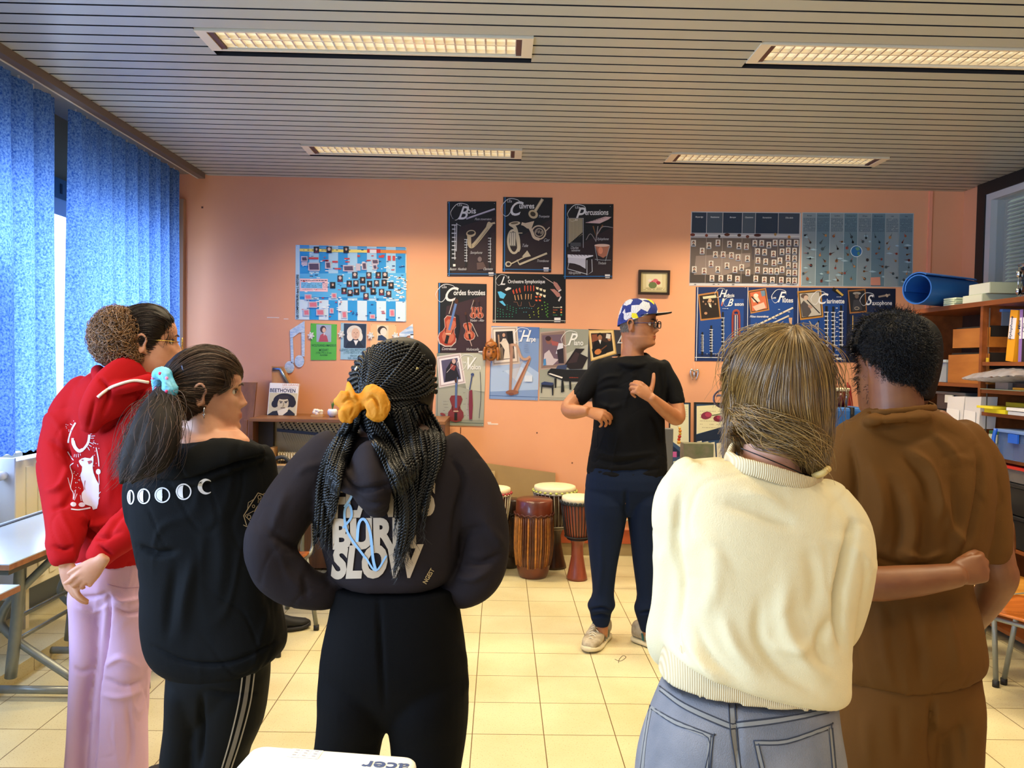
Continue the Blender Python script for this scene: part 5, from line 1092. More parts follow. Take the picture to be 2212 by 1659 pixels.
# ---- the shelving unit along the right wall
SX, SB=2.90, 3.32; S0, S1=2.75, 5.50; zT=1.975
sw=wood('#6e3a1c','#4a2410',.4,1.6,(9,1,9)); swd=wood('#3a2012','#2a160c',.5,2,(9,9,1)); swl=wood('#8e4f26','#6a3818',.35,1.6,(9,1,9))
su=thing('shelving_unit','tall brown wooden shelving unit crammed with school material on the right','shelf',(3.1,4.4,0))
MB().box(SX-.01,SB,S0,S1+.01,zT-.03,zT,swl,bev=.002).build('top_board',su)
for yy in(S1-.02,4.60,3.66,S0):MB().box(SX,SB,yy,yy+.025,0,zT-.03,swl if yy!=S0 else sw).build('upright_panel',su)
MB().box(SB-.012,SB,S0+.025,S1-.02,0,zT-.03,swd).build('back_panel',su)
BOARDS={1:[(1.475,S1-.02,4.625),(1.205,S1-.02,4.625),(.88,S1-.02,4.625),(.55,S1-.02,4.625),(.08,S1-.02,4.625)],2:[(1.61,4.6,3.685),(1.445,4.6,3.685),(1.31,4.6,3.685),(1.055,4.6,3.685),(.56,4.6,3.685),(.08,4.6,3.685)],3:[(1.6,3.66,S0+.025),(1.3,3.66,S0+.025),(1.0,3.66,S0+.025),(.56,3.66,S0+.025)]}
for k in BOARDS:
 for z, y1, y0 in BOARDS[k]:MB().box(SX+.004,SB-.012,y0+.001,y1-.001,z-.022,z,swl).build('shelf_board',su)
rs=MB(); rsm=mat('#a8a49a',.35,metal=.8)
for yy in(4.59,5.47,4.633,3.69):rs.box(SX+.03,SX+.036,yy-.004 if yy in(4.59,5.47)else yy,yy+.004 if yy not in(4.59,5.47)else yy,.1,zT-.04,rsm)
rs.build('peg_rails',su)
# things on the unit; spots are read along the front plane X = SX
def fy(px):return(atx(px,800,SX)[1])
# top: rolled mat, paper packs, snare drum, red die
rm_=thing('rolled_mat','big blue foam mat rolled into a tube on top of the shelves','mat',(3.0,5.3,zT))
V=[]; F=[]; n=70; rr0=.115; y0_, y1_=5.32, 5.32
cxm, czm=at(1982,630,5.0)[0], zT+.118
c0=at(1980,629,4.95); R_=.112
c0=np.array([c0[0],4.95,zT+R_+.004]); dirv=np.array([.62,.34,0.0]); dl=np.linalg.norm(dirv); dv=dirv/dl; sv=np.array([-dv[1],dv[0],0])*-1
c0=np.array([2.745,5.06,zT+R_+.004])
for k in(0,1):
 for i in range(n):
  a=2.2*2*PI*i/(n-1)*.62+1.0; r=R_-.014*(i/(n-1))*1.6
  for r2 in(r,r-.008):V.append(c0+(dv*.58*k)+sv*(r2*math.cos(a))+np.array([0,0,r2*math.sin(a)]))
for i in range(n-1):
 a=2*i; o_=2*n
 F+=[(a,a+2,a+3,a+1),(o_+a,o_+a+1,o_+a+3,o_+a+2),(a,o_+a,o_+a+2,a+2),(a+1,a+3,o_+a+3,o_+a+1)]
F+=[(0,1,2*n+1,2*n),(2*n-2,4*n-2,4*n-1,2*n-1)]
MB().add(V,F,mat('#1f62b8',.5),False).build('foam_roll',rm_)
def pack(y0,y1,x0,x1,z0,z1,lab,m1,side,strips=0):
 t=thing('paper_pack',lab,'paper',((x0+x1)/2,(y0+y1)/2,z0),'packs of pale paper on the shelving')
 MB().box(x0,x1,y0,y1,z0,z1,mat(m1,.6),bev=.002).build('paper_stack',t)
 q=MB(); q.box(x0-.002,x0+.001,y0+.004,y1-.004,z0+.003,z1-.003,mat(side,.6)); q.build('wrapper_side',t)
pack(4.66,4.86,2.93,3.22,zT+.001,zT+.052,'lower pack of pale green paper on the shelf top','#c2cbae','#d8dcc6'); pack(4.62,4.83,2.95,3.24,zT+.053,zT+.120,'upper white block of paper on the shelf top, stacked on the green pack','#b4bda2','#d4d6c8')
for i in range(3):pass
pk=MB();
for i in range(4):pk.box(2.90,3.12,4.90,5.02,zT+.001+i*.0125,zT+.011+i*.0125,mat('#d2e0c0',.6),rot=RZ(.1*(i%2)),piv=(3,4.96,0))
pk.build('paper_sheaf',None,'loose sheaf of pale green paper at the far end of the shelf top','paper')
sd=thing('snare_drum','black snare drum with chrome lugs on top of the shelves','drum',(3.14,4.32,zT)); X0, Y0=3.14, 4.33; r=.175; ch=mat('#cfd4d8',.15,metal=1)
MB().lathe([(r*.96,zT+.012),(r*.97,zT+.185)],(X0,Y0,0),mat('#0f1216',.15,coat=.6),n=48).build('shell',sd)
for z in(zT+.002,zT+.18):MB().lathe([(r*1.02,z),(r*1.04,z+.006),(r*1.04,z+.016),(r*1.0,z+.02),(r*.98,z+.01)],(X0,Y0,0),ch,n=48).build('hoop',sd)
MB().lathe([(r*.97,zT+.19),(0,zT+.191)],(X0,Y0,0),mat('#c8cac8',.5),n=40).build('drum_head',sd)
for i in range(8):
 a=2*PI*i/8+.25; cx_, cy_=X0+r*1.02*math.cos(a), Y0+r*1.02*math.sin(a); l=MB()
 l.tube([(cx_,cy_,zT+.01),(cx_,cy_,zT+.195)],.0035,ch,n=6)
 for z in(.045,.145):l.ell((cx_,cy_,zT+z),(.013,.013,.022),ch,12)
 l.build('tension_lug',sd)
for i in(0,1):MB().tube([(2.98+.03*i,4.12,zT+.198+.010),(3.22,4.38+.05*i,zT+.21)],[.004,.007],wood('#c89a4c','#a87c34',.4,4,(9,9,9)),n=8).build('drumstick',None,('pale wooden drumstick lying on the snare drum, the nearer one','pale wooden drumstick lying on the snare drum, the farther one')[i],'drumstick','drumsticks on the snare drum')
dt=thing('foam_die','big red foam die with dotted face beside the snare drum','die',(2.99,4.02,zT))
cD=np.array([3.0,4.02,zT+.088]); hs=.085; RD=RZ(.2)
bm=bmesh.new(); bmesh.ops.create_cube(bm,size=2*hs); bmesh.ops.bevel(bm,geom=bm.edges[:],offset=.030,segments=6,affect='EDGES',profile=.5)
bm.verts.ensure_lookup_table(); bm.verts.index_update()
MB().add([RD@np.array(v.co)+cD for v in bm.verts],[[v.index for v in f.verts]for f in bm.faces],mat('#d8452c',.55),True).build('die_body',dt); bm.free()
pp=MB(); dm_=mat('#e89a84',.6)
for u, v in((-.5,.5),(.5,.5),(-.5,-.5),(.5,-.5),(0,0)):
 pp.ell(RD@np.array([-hs,u*.075,v*.075])+cD,(.003,.009,.009),dm_,12)
 pp.ell(RD@np.array([u*.075,-hs,v*.075])+cD,(.009,.003,.009),dm_,12)
pp.build('dots',dt)
# binders in the upper middle compartment
def onshelf(pxc,z):return fy(pxc)
def binder(px0,px1,lab,c,tilt=0,label_c='#e8e4ec',txt=None,h=.295):
 ya, yb=fy(px1), fy(px0)
 z0=1.611; t=thing('ring_binder',lab,'binder',(SX+.15,(ya+yb)/2,z0),'ring binders on the shelf')
 R=RX(tilt); piv=np.array([0,ya if tilt>0 else yb,z0])
 MB().box(SX+.03,SX+.31,ya,yb,z0,z0+h,mat(c,.4),rot=R,piv=piv).build('binder_cover',t)
 q=MB(); q.box(SX+.0275,SX+.0305,ya+.006,yb-.006,z0+.13,z0+.25,mat(label_c,.5),rot=R,piv=piv)
 if txt:
  V2, F=textmesh(txt,.02,.2,'CENTER'); c_=np.array([SX+.0268,(ya+yb)/2,z0+.19]); q.add([(R@(np.array([0,v[1]*.030,-v[0]*.030*-1])+c_-piv))+piv for v in V2],F,mat('#20305a',.6))
 q.build('spine_label',t)
binder(2160,2176,'leaning orange-yellow binder with a handwritten spine label','#e8a020',.10,txt='Stylophone'); binder(2187,2194,'slim purple binder beside the leaning orange one','#8a6ab0',txt='A. Mini'); binder(2194,2207,'black binder with a white spine label between purple and red','#1a1a20',txt='Clas'); binder(2207,2222,'red binder at the right frame edge','#b0303c')
# wooden magazine files
def magfile(pxa,pxb,z0,h,lab,slope):
 ya, yb=fy(pxb), fy(pxa); t=thing('magazine_file',lab,'file box',(SX+.15,(ya+yb)/2,z0),'wooden magazine files'); m_=wood('#b07030','#96581f',.4,1.5,(9,2,9))
 MB().prism([(SX+.03,yb,z0),(SX+.03,ya,z0),(SX+.03,ya,z0+h*(1 if slope>0 else.95)),(SX+.03,yb,z0+h*.97)],(.006,0,0),m_).build('front_panel',t)
 MB().box(SX+.036,SX+.28,yb-.006,yb,z0,z0+h*.9,m_).build('far_side',t); MB().box(SX+.036,SX+.28,ya,ya+.006,z0,z0+h*.5,m_).build('near_side',t); MB().box(SX+.036,SX+.28,ya+.006,yb-.006,z0,z0+.006,m_).build('bottom',t)
 MB().box(SX+.045,SX+.26,ya+.012,yb-.012,z0+.007,z0+h*1.04,mat('#1c1712',.7)).build('files',t)
magfile(2038,2124,1.476,.185,'front wooden magazine file with dark folders and a yellow tag',1)
magfile(2046,2124,1.70,.125,'upper wooden magazine file stacked behind the tagged one',-1)
MB().box(SX+.02,SX+.028,fy(2128)+.01,fy(2124)+.01,1.60,1.635,mat('#d8b830',.5)).build('yellow_tag',None,'small yellow tag on the lower magazine file','tag')
a=fy(2056); b_=fy(2089); MB().box(SX+.18,SX+.20,b_,a,1.827,1.925,mat('#8e8478',.6)).build('grey_card',None,'grey square card standing on the upper magazine file','card')
a=fy(2112); b_=fy(2132);
def cbox(x0,x1,pxa,pxb,z0,z1,lab,body,lid,alpha=.55,cont=None,group='plastic storage boxes',lidh=.018,handle=None):
 ya, yb=fy(pxb), fy(pxa); t=thing('storage_box',lab,'box',((x0+x1)/2,(ya+yb)/2,z0),group); tp=(.012)
 m_=mat(body,.25,alpha=alpha,spec=.5)
 w_=.003
 def wall(P,v):MB().prism(P,v,m_)
 s_=MB(); s_.box(x0+tp,x0+tp+w_,ya+tp,yb-tp,z0,z1-lidh,m_); s_.box(x1-w_,x1,ya+tp,yb-tp,z0,z1-lidh,m_); s_.box(x0+tp+w_,x1-w_,ya+tp,ya+tp+w_,z0,z1-lidh,m_); s_.box(x0+tp+w_,x1-w_,yb-tp-w_,yb-tp,z0,z1-lidh,m_); s_.box(x0+tp+w_,x1-w_,ya+tp+w_,yb-tp-w_,z0,z0+w_,m_); s_.build('tub',t)
 MB().box(x0,x1+.004,ya,yb,z1-lidh,z1,mat(lid,.35),bev=.003).build('lid',t)
 if cont:
  for i, c_ in enumerate(cont):n=len(cont); MB().box(x0+.03,x1-.02,ya+.03+(yb-ya-.06)*i/n,ya+.028+(yb-ya-.06)*(i+1)/n,z0+.004,z0+(z1-z0)*(.45+.25*((i*7)%3)/2),mat(c_,.5)).build('contents',t)
 if handle:MB().box(x0-.006,x0+.004,(ya+yb)/2-.04,(ya+yb)/2+.04,z1-.07,z1-.02,mat(handle,.4)).build('latch',t)
 return t
cbox(SX+.10,SX+.26,2104,2124,1.827,1.93,'small clear box with pale blue lid at the back of the top compartment','#8aa0b8','#5a82c0',.6,['#8a2a30'])
cbox(SX+.02,SX+.28,2004,2036,1.477,1.625,'cloudy clear box beside the dark-haired student\'s ear','#a8b4bc','#b8c4c8',.6,['#6a8aa8','#7a6a58'])
cbox(SX+.02,SX+.30,2014,2080,1.300,1.415,'dark lidded box with a label strip under the wooden shelf','#2e333a','#3c4248',.9,None,handle='#c8c8c0')
cbox(SX+.01,SX+.28,1984,2046,1.206,1.296,'clear box with a black lid just above the brown shoulder','#7a7488','#16181c',.6,['#8a5a60','#5a5a70'])
# white paper bags
for i, (pa,pb,zb_,zt_)in enumerate(((2050,2086,1.206,1.395),(2088,2122,1.206,1.40))):
 t=thing('paper_bag',('creased white paper bag, the one nearer the window wall','creased white paper bag next to the shelf upright')[i],'bag',(SX+.1,(fy(pa)+fy(pb))/2,1.206),'white paper bags')
 ya, yb=fy(pb), fy(pa); m_=MB(); pm_=mat('#cfcccc',.7)
 m_.prism([(SX-.01,yb,zb_),(SX-.01,ya,zb_),(SX+.0,ya,zt_),(SX+.0,yb,zt_-.01)],(.10,0,0),pm_); m_.build('bag_body',t)
 f=MB(); f.prism([(SX-.016,yb-.01,zb_),(SX-.016,ya+.03,zb_),(SX-.012,ya+.035,zb_+.10),(SX-.012,yb-.01,zb_+.105)],(.003,0,0),mat('#dcdada',.7)); f.build('front_flap',t)
 # middle bay clutter
pb=thing('plastic_bag','crumpled clear plastic bag sticking out of the shelf below the binders','bag',(SX+.1,4.35,1.45))
ya, yb=fy(2240), fy(2112); V=[]; F=[]; n=26; rg=np.random.default_rng(4)
for s_ in(1,-1):
 for j in range(12):
  for i in range(n):
   u, v=i/(n-1), j/11; hh=.055*math.sin(PI*min(1,u*1.02))**.6*math.sin(PI*v)**.5
   V.append((SX-.10+.30*v*min(1,u*4+.25),yb+(ya-yb)*u,1.535+s_*hh*(.9 if s_>0 else.7)+rg.uniform(-.004,.004)-.03*(1-v)*(1-u)))
 o_=0 if s_==1 else n*12
 for j in range(11):
  for i in range(n-1):a=o_+j*n+i; F.append((a,a+1,a+n+1,a+n))
MB().add(V,F,mat('#a8a8b4',.2,alpha=.75,spec=.8,bump=.6,bscale=30),True).build('bag_film',pb)
def slab(pxa,pxb,x0,x1,z0,z1,c,name,lab,cat,group=None,rough=.45):return MB().box(x0,x1,fy(pxb),fy(pxa),z0,z1,mat(c,rough),bev=.0015).build(name,None,lab,cat,group)
slab(2140,2230,SX-.06,SX+.2,1.448,1.452,'#8f9a88','loose_folder','thin grey-green folder jutting out under the plastic bag','folder')
slab(2162,2190,SX-.03,SX+.15,1.4525,1.492,'#77706c','grey_pouch','grey felt pouch lying on the jutting folder','pouch')
slab(2196,2240,SX-.02,SX+.18,1.453,1.466,'#e0a030','file_folder','orange file folder right of the grey pouch','folder'); slab(2192,2240,SX-.01,SX+.2,1.467,1.490,'#1e1e22','file_folder','black folder stack on the orange folder','folder')
slab(2136,2182,SX-.02,SX+.16,1.3105,1.335,'#d8c820','yellow_box','bright yellow open carton, lower of two, on the yellow shelf','box','yellow cartons'); slab(2130,2166,SX-.05,SX+.12,1.336,1.350,'#e8d838','yellow_box','flattened yellow carton jutting out over the shelf edge','box','yellow cartons')
slab(2146,2190,SX+.08,SX+.26,1.351,1.375,'#b0a020','yellow_box','darker yellow carton further back on the same shelf','box','yellow cartons')
slab(2184,2240,SX-.02,SX+.18,1.334,1.352,'#e8e8ec','thick_book','white book with printed spine beside the yellow cartons','book','white books'); slab(2186,2240,SX-.015,SX+.18,1.3105,1.331,'#c8ccd4','thick_book','pale grey book under the printed white one','book','white books')
cbox(SX+.0,SX+.28,2141,2164,1.056,1.205,'clear box with a dark green lid beside the brown sleeve','#a0a4a4','#1f5a3a',.55,['#b8b8b4'],handle='#a8b4a8')
cbox(SX-.03,SX+.26,2166,2250,1.056,1.225,'clear box tipped forward with blue clips and a red toy inside','#5f78a8','#6a88c0',.5,['#a83038','#8a2a34','#7a5a6a'],handle='#1f5ac8')
m_=MB(); ya=fy(2168); m_.tube([(SX-.035,ya-.004,1.225),(SX-.045,ya,1.15),(SX-.035,ya-.005,1.06)],.011,mat('#1a55c0',.35),n=8,sub=4); m_.build('blue_clip',None,'blue rim clip of the tipped clear box','clip')
cbox(SX+.0,SX+.28,2150,2240,.93,1.02,'flat clear box with a red lid under the shelf','#7a7470','#c03028',.6)
for i, (z0,z1)in enumerate(((.75,.925),(.565,.745))):
 t=thing('black_crate',('black crate, the upper one, under the red-lidded box','black crate, the lower one, near the floor shelf')[i],'crate',(SX+.15,4.1,z0),'black crates'); MB().box(SX+.0,SX+.28,3.70,4.58,z0,z1-.02,mat('#101215',.5),bev=.006).build('crate_body',t); MB().box(SX-.008,SX+.285,3.695,4.585,z1-.02,z1,mat('#17191d',.45),bev=.004).build('crate_rim',t)
slab(2165,2230,SX+.02,SX+.05,.0,.0,'#000000','x','x','x')if False else None
# grey desk top behind the chair at right
rt=thing('school_desk','pale grey desk standing behind the orange-brown chairs on the right','desk',(2.7,4.75,0),'school desks on the right')
MB().box(2.52,2.88,4.36,4.90,.78,.80,mat('#a8a698',.4),bev=.003).build('tabletop',rt)
for xx in(2.56,2.84):
 for yy in(4.41,4.85):MB().tube([(xx,yy,0),(xx,yy,.78)],.016,STEEL,n=10).build('leg',rt)
 # ---- projector in the foreground on a stand
pj=thing('projector','white projector in the near foreground, its top printed upside down','projector',(-.28,1.25,.86))
zP=.885; c4=[atz(440,1659,zP),atz(545,1604,zP),atz(912,1628,zP),atz(930,1652,zP)]
far_l, far_r=atz(552,1607,zP), atz(906,1634,zP); ux=(far_r-far_l); Wd=np.linalg.norm(ux); ux/=Wd; uy=np.array([ux[1],-ux[0],0])
white=mat('#f0ede4',.3,spec=.5)
def PJ(a,b_,c):return far_l+ux*a+uy*b_+np.array([0,0,c])
bm=bmesh.new(); pts=[(-.0,0),(Wd,0),(Wd,.24),(-.0,.24)]
for a, b_ in pts:pass
V=[PJ(a,b_,0)for a,b_ in pts]; vs=[bm.verts.new(p)for p in[PJ(a,b_,-.085)for a,b_ in pts]+V]
for f in((3,2,1,0),(4,5,6,7),(0,1,5,4),(1,2,6,5),(2,3,7,6),(3,0,4,7)):bm.faces.new([vs[i]for i in f])
ed=[e for e in bm.edges if abs(e.verts[0].co.z-e.verts[1].co.z)>.05]; bmesh.ops.bevel(bm,geom=ed,offset=.025,segments=6,affect='EDGES',profile=.5)
ed=[e for e in bm.edges if e.verts[0].co.z>zP-.001 and e.verts[1].co.z>zP-.001]; bmesh.ops.bevel(bm,geom=ed,offset=.008,segments=3,affect='EDGES',profile=.5)
bm.normal_update(); bm.verts.ensure_lookup_table(); bm.verts.index_update()
MB().add([v.co[:]for v in bm.verts],[[v.index for v in f.verts]for f in bm.faces],white,True).build('casing',pj); bm.free()
lg_=MB(); u0=np.array([-ux[0],-ux[1],0]); o_=PJ(Wd*.78+.055,.028,.0008)
lg_.text('acer',o_,-ux,uy*1.0,.036,mat('#5c6a94',.3,metal=.4),bold=.02,shear=.0,align='LEFT',narrow=1.25)
lg_.build('brand_lettering',pj)
kp=MB(); g_=mat('#b8b2a8',.5); o0=(.075,.010)
kp.add([PJ(.070,.006,.0006),PJ(.125,.006,.0006),PJ(.125,.034,.0006),PJ(.070,.034,.0006)],[(3,2,1,0)],mat('#e2ded4',.4))
for i in range(3):
 for j in range(3):a, b_=.074+i*.017, .009+j*.008; kp.add([PJ(a+.001,b_,.001),PJ(a+.014,b_,.001),PJ(a+.014,b_+.0055,.001),PJ(a+.001,b_+.0055,.001)],[(3,2,1,0)],mat('#f4f1ea',.4)); kp.add([PJ(a+.004,b_+.002,.0014),PJ(a+.011,b_+.002,.0014),PJ(a+.011,b_+.0034,.0014),PJ(a+.004,b_+.0034,.0014)],[(3,2,1,0)],mat('#8a7a70',.4))
kp.build('button_pad',pj)
gv=MB()
for i in range(6):z=-.03-i*.008; gv.add([PJ(Wd+.0006,.03,z),PJ(Wd+.0006,.21,z),PJ(Wd+.0006,.21,z-.004),PJ(Wd+.0006,.03,z-.004)],[(0,1,2,3)],mat('#6a6660',.6))
gv.build('side_vent',pj)
cc=PJ(Wd/2,.12,0); st_=thing('projector_stand','stand carrying the white projector, below the picture edge','stand',(cc[0],cc[1],0))
MB().box(cc[0]-.2,cc[0]+.2,cc[1]-.15,cc[1]+.15,zP-.115,zP-.0855,mat('#8a8680',.5)).build('platform',st_)
MB().tube([(cc[0],cc[1],.02),(cc[0],cc[1],zP-.115)],.02,STEEL).build('pole',st_); MB().box(cc[0]-.18,cc[0]+.18,cc[1]-.15,cc[1]+.15,0,.02,STEELD).build('base_plate',st_)
# ================================================================== people: tools
def ringpx(L,R,Y,bf,bb,n=36,p=2.3,tw=0.0):
 """one cross-section: left and right silhouette pixels at depth Y; bf / bb its half-thickness away from / towards the camera"""
 a, b_=at(L[0],L[1],Y-tw), at(R[0],R[1],Y+tw)
 c=(a+b_)/2; u=(b_-a)/2; out=[]
 for t in np.linspace(0,2*PI,n,endpoint=False):
  cc, s=math.cos(t), math.sin(t); e=2/p
  x=math.copysign(abs(cc)**e,cc); y=math.copysign(abs(s)**e,s)
  out.append(c+u*x+np.array([0,(bf if y>0 else bb)*y,0]))
 return np.array(out)
def trunk(rows,Y,n=36,p=2.3):
 """rows: (yl, xl, yr, xr, bf, bb[, dY]) from top to bottom"""
 A=catmull(np.array([list(r)+[0]*(7-len(r))for r in rows],float),3)
 return loft([ringpx((r[1],r[0]),(r[3],r[2]),Y+r[6],r[4],r[5],n,p)for r in A])
def P3(x,y,Y):return at(x,y,Y)
def limb(pts,n=20,sub=5):
 """pts: (px, py, Y, radius in m or (ra, rb))"""
 return tube([at(a,b_,c)for a,b_,c,*_ in pts],[q[3]for q in pts],n=n,sub=sub)
def fuse(name,shapes,voxel,iters=6,factor=.5):
 """one continuous surface out of overlapping closed shapes"""
 V=[]; F=[]; o=0
 for v, f in shapes:
  V.append(np.asarray(v,float)); F+=[tuple(int(i)+o for i in q)for q in f]; o+=len(v)
 me=bpy.data.meshes.new(name); me.from_pydata(np.vstack(V).tolist(),[],F); me.update()
 bm=bmesh.new(); bm.from_mesh(me); bmesh.ops.recalc_face_normals(bm,faces=bm.faces[:]); bm.to_mesh(me); bm.free()
 ob=bpy.data.objects.new(name+'_tmp',me); COL.objects.link(ob)
 m=ob.modifiers.new('r','REMESH'); m.mode='VOXEL'; m.voxel_size=voxel; m.adaptivity=0
 if iters:s=ob.modifiers.new('s','SMOOTH'); s.factor=factor; s.iterations=iters
 dg=bpy.context.evaluated_depsgraph_get(); oe=ob.evaluated_get(dg); me2=bpy.data.meshes.new_from_object(oe)
 bpy.data.objects.remove(ob); bpy.data.meshes.remove(me); me2 .materials.clear(); me2 .name=name
 return me2
def vco(me):a=np.empty(len(me.vertices)*3,np.float32); me.vertices.foreach_get('co',a); return a.reshape(-1,3).astype(float)
def vno(me):a=np.empty(len(me.vertices)*3,np.float32); me.vertices.foreach_get('normal',a); return a.reshape(-1,3).astype(float)
def setco(me,V):me.vertices.foreach_set('co',V.astype(np.float32).ravel()); me.update()
def _noise(V,f,seed):
 r=np.random.default_rng(seed); o=np.zeros(len(V))
 for k in range(7):
  d=r.normal(size=3); d/=np.linalg.norm(d); o+=np.sin(V@(d*f*r.uniform(.6,1.6))*2*PI+r.uniform(0,6.28))
 return o/3.5
FK=1.7
def fold(me,strokes,rumple=0,rf=5,seed=1,stretch=(1,1,.45),both=False):
 """cloth folds: strokes (pixels of the outline drawing, width px, height m); + raises, - presses in; only the side facing the room's near end"""
 V=vco(me); N=vno(me); D=np.zeros(len(V))
 if rumple:D+=FK*rumple*_noise(V*np.array(stretch),rf,seed)+rumple*.8*_noise(V*np.array(stretch),rf*2.3,seed+9)
 if rumple:w_=np.clip(_noise(V,rf*.8,seed+7)+.3,0,1); D+=rumple*1.3*w_*np.exp(-(_noise(V*np.array(stretch),rf*1.6,seed+5)/.15)**2)-rumple*w_*np.exp(-(_noise(V*np.array([1,1,.8]),rf*2.1,seed+3)/.10)**2)
 if strokes:
  Q=proj(V); view=V-EYE; view/=np.linalg.norm(view,axis=1)[:,None]; face=np.clip(-(N*view).sum(1)*1.6,0,1)
  for pts, w, h in strokes:
   C=catmull([(a,b_,0)for a,b_ in pts],5)[:,:2]; best=np.full(len(V),1e9); tt=np.zeros(len(V)); n=len(C)-1
   for i in range(n):
    a, b_=C[i], C[i+1]; ab=b_-a; L=ab.dot(ab)+1e-9
    t=np.clip(((Q-a)@ab)/L,0,1); d=np.linalg.norm(Q-a-t[:,None]*ab,axis=1); k=d<best
    best[k]=d[k]; tt[k]=(i+t[k])/n
   D+=FK*h*np.exp(-(best/w)**2)*np.sin(PI*np.clip(tt,.02,.98))**.6*face
 setco(me,V+N*D[:,None])
class Garment:
 def __init__(s,name,shapes,voxel,m,parent,iters=6,folds=(),rumple=0,rf=5,seed=1,label=None):
  me=fuse(name,shapes,voxel,iters); fold(me,folds,rumple,rf,seed); s.me=me
  s.o=link_mesh(name,me,[m],parent,True);
  if label:s.o['label']=label
  s._b=None
 def bvh(s):
  if s._b is None:
   V=vco(s.me); s._b=BVHTree.FromPolygons([Vector(v)for v in V],[list(p.vertices)for p in s.me.polygons])
  return s._b
 def hit(s,px,py,off=.0015):
  d=RWC.T@np.array([(px-CX)/FPX,-(py-CY)/FPX,-1.0]); d/=np.linalg.norm(d)
  h=s.bvh().ray_cast(Vector(EYE),Vector(d))
  if h[0]is None:return None
  n=np.array(h[1]); n=n if n.dot(d)<0 else-n
  return np.array(h[0])-d*off*.5+n*off*.5
 def prints(s,name,polys,parent=None,label=None,off=.0016,maxe=9):
  """lay flat printed shapes, given as (colour, polygon or (verts, faces)), onto the cloth"""
  bm=bmesh.new(); mats=[]
  for c, P in polys:
   m=mat(c,.55)if isinstance(c,str)else c
   if m not in mats:mats.append(m)
   k=mats.index(m)
   if isinstance(P,tuple)and len(P)==2 and isinstance(P[1],list)and P[1]and isinstance(P[1][0],list):V2, F=P
   else:V2=P; F=[list(range(len(P)))]
   vs=[bm.verts.new((float(x),float(y),0))for x,y in V2]
   for f in F:
    try:q=bm.faces.new([vs[i]for i in f]); q.material_index=k
    except ValueError:pass
  bmesh.ops.triangulate(bm,faces=bm.faces[:])
  for _ in range(6):
   es=[e for e in bm.edges if e.calc_length()>maxe]
   if not es:break
   bmesh.ops.subdivide_edges(bm,edges=es,cuts=1); bmesh.ops.triangulate(bm,faces=[f for f in bm.faces if len(f.verts)>3])
  bm.verts.ensure_lookup_table(); bad=[]
  for i, v in enumerate(bm.verts):
   h=s.hit(v.co.x,v.co.y,off)
   if h is None:bad.append(v)
   else:v.co=h
  if bad:bmesh.ops.delete(bm,geom=bad,context='VERTS')
  me=bpy.data.meshes.new(name); bm.to_mesh(me); bm.free()
  o=link_mesh(name,me,mats,parent if parent is not None else s.o,True)
  if label:o['label']=label
  return o
 def seam(s,name,pts,r,m,sub=8,parent=None,cyc=False):
  pts=pts if len(pts)>2 else[pts[0],((pts[0][0]+pts[1][0])/2,(pts[0][1]+pts[1][1])/2),pts[1]]; C=catmull([(a,b_,0)for a,b_ in pts],sub); H=[s.hit(a,b_,.0005)for a,b_,_ in C]; H=[h for h in H if h is not None]
  if len(H)<3:return None
  return MB().tube(H,r,m,n=6).build(name,parent if parent is not None else s.o)
def txt2d(t,x,y,size,bold=.02,shear=0,narrow=1,rot=0,align='LEFT',slant=0):
 V, F=textmesh(t,bold,shear,align); a=math.radians(rot)
 return([(x+(v[0]*narrow*math.cos(a)+v[1]*math.sin(a))*size,y+(v[0]*narrow*math.sin(a)-v[1]*math.cos(a))*size)for v in V],[list(f)for f in F])
def circ(cx,cy,rx,ry=None,a0=0,a1=360,n=24):
 ry=ry or rx; return[(cx+rx*math.cos(math.radians(a0+(a1-a0)*i/n)),cy+ry*math.sin(math.radians(a0+(a1-a0)*i/n)))for i in range(n+(a1-a0<360))]
def stroke2d(pts,w,sub=5):
 P=catmull([(a,b_,0)for a,b_ in pts],sub)[:,:2]; L=[]; R=[]; n=len(P)
 for i in range(n):
  t=P[min(i+1,n-1)]-P[max(i-1,0)]; t=t/(np.linalg.norm(t)+1e-9); q=np.array([-t[1],t[0]])*w/2; L.append(tuple(P[i]+q)); R.append(tuple(P[i]-q))
 V=L+R; return(V,[[i,i+1,n+i+1,n+i]for i in range(n-1)])
 # ---- hair strands
def hairmat(c1,c2,rough=.38,spec=.6,sc=3.0):
 m, nt, b=nodemat('hair'); N=nt.nodes.new; L=nt.links.new
 ci=N('ShaderNodeHairInfo'); r=N('ShaderNodeValToRGB'); r.color_ramp.elements[0].color=lin(c1); r.color_ramp.elements[1].color=lin(c2)
 L(ci.outputs['Random'],r.inputs[0]); L(r.outputs[0],b.inputs['Base Color']); b.inputs['Roughness'].default_value=rough; b.inputs['Specular IOR Level'].default_value=spec
 return m
def strands(name,S,radius,m,parent,label=None,tip=.35):
 hc=bpy.data.hair_curves.new(name); hc.add_curves([len(p)for p in S])
 hc.position_data.foreach_set('vector',np.vstack(S).astype(np.float32).ravel())
 at_=hc.attributes.get('radius')or hc.attributes.new('radius','FLOAT','POINT')
 R=np.concatenate([radius*(1-(1-tip)*np.linspace(0,1,len(p))**3)for p in S]).astype(np.float32); at_.data.foreach_set('value',R)
 hc.materials.append(m); o=bpy.data.objects.new(name,hc); COL.objects.link(o); adopt(o,parent)
 if label:o['label']=label
 return o
def resample(P,n):
 P=np.asarray(P,float); d=np.r_[0,np.cumsum(np.linalg.norm(np.diff(P,axis=0),axis=1))]; t=np.linspace(0,d[-1],n)
 return np.stack([np.interp(t,d,P[:,k])for k in range(3)],1)
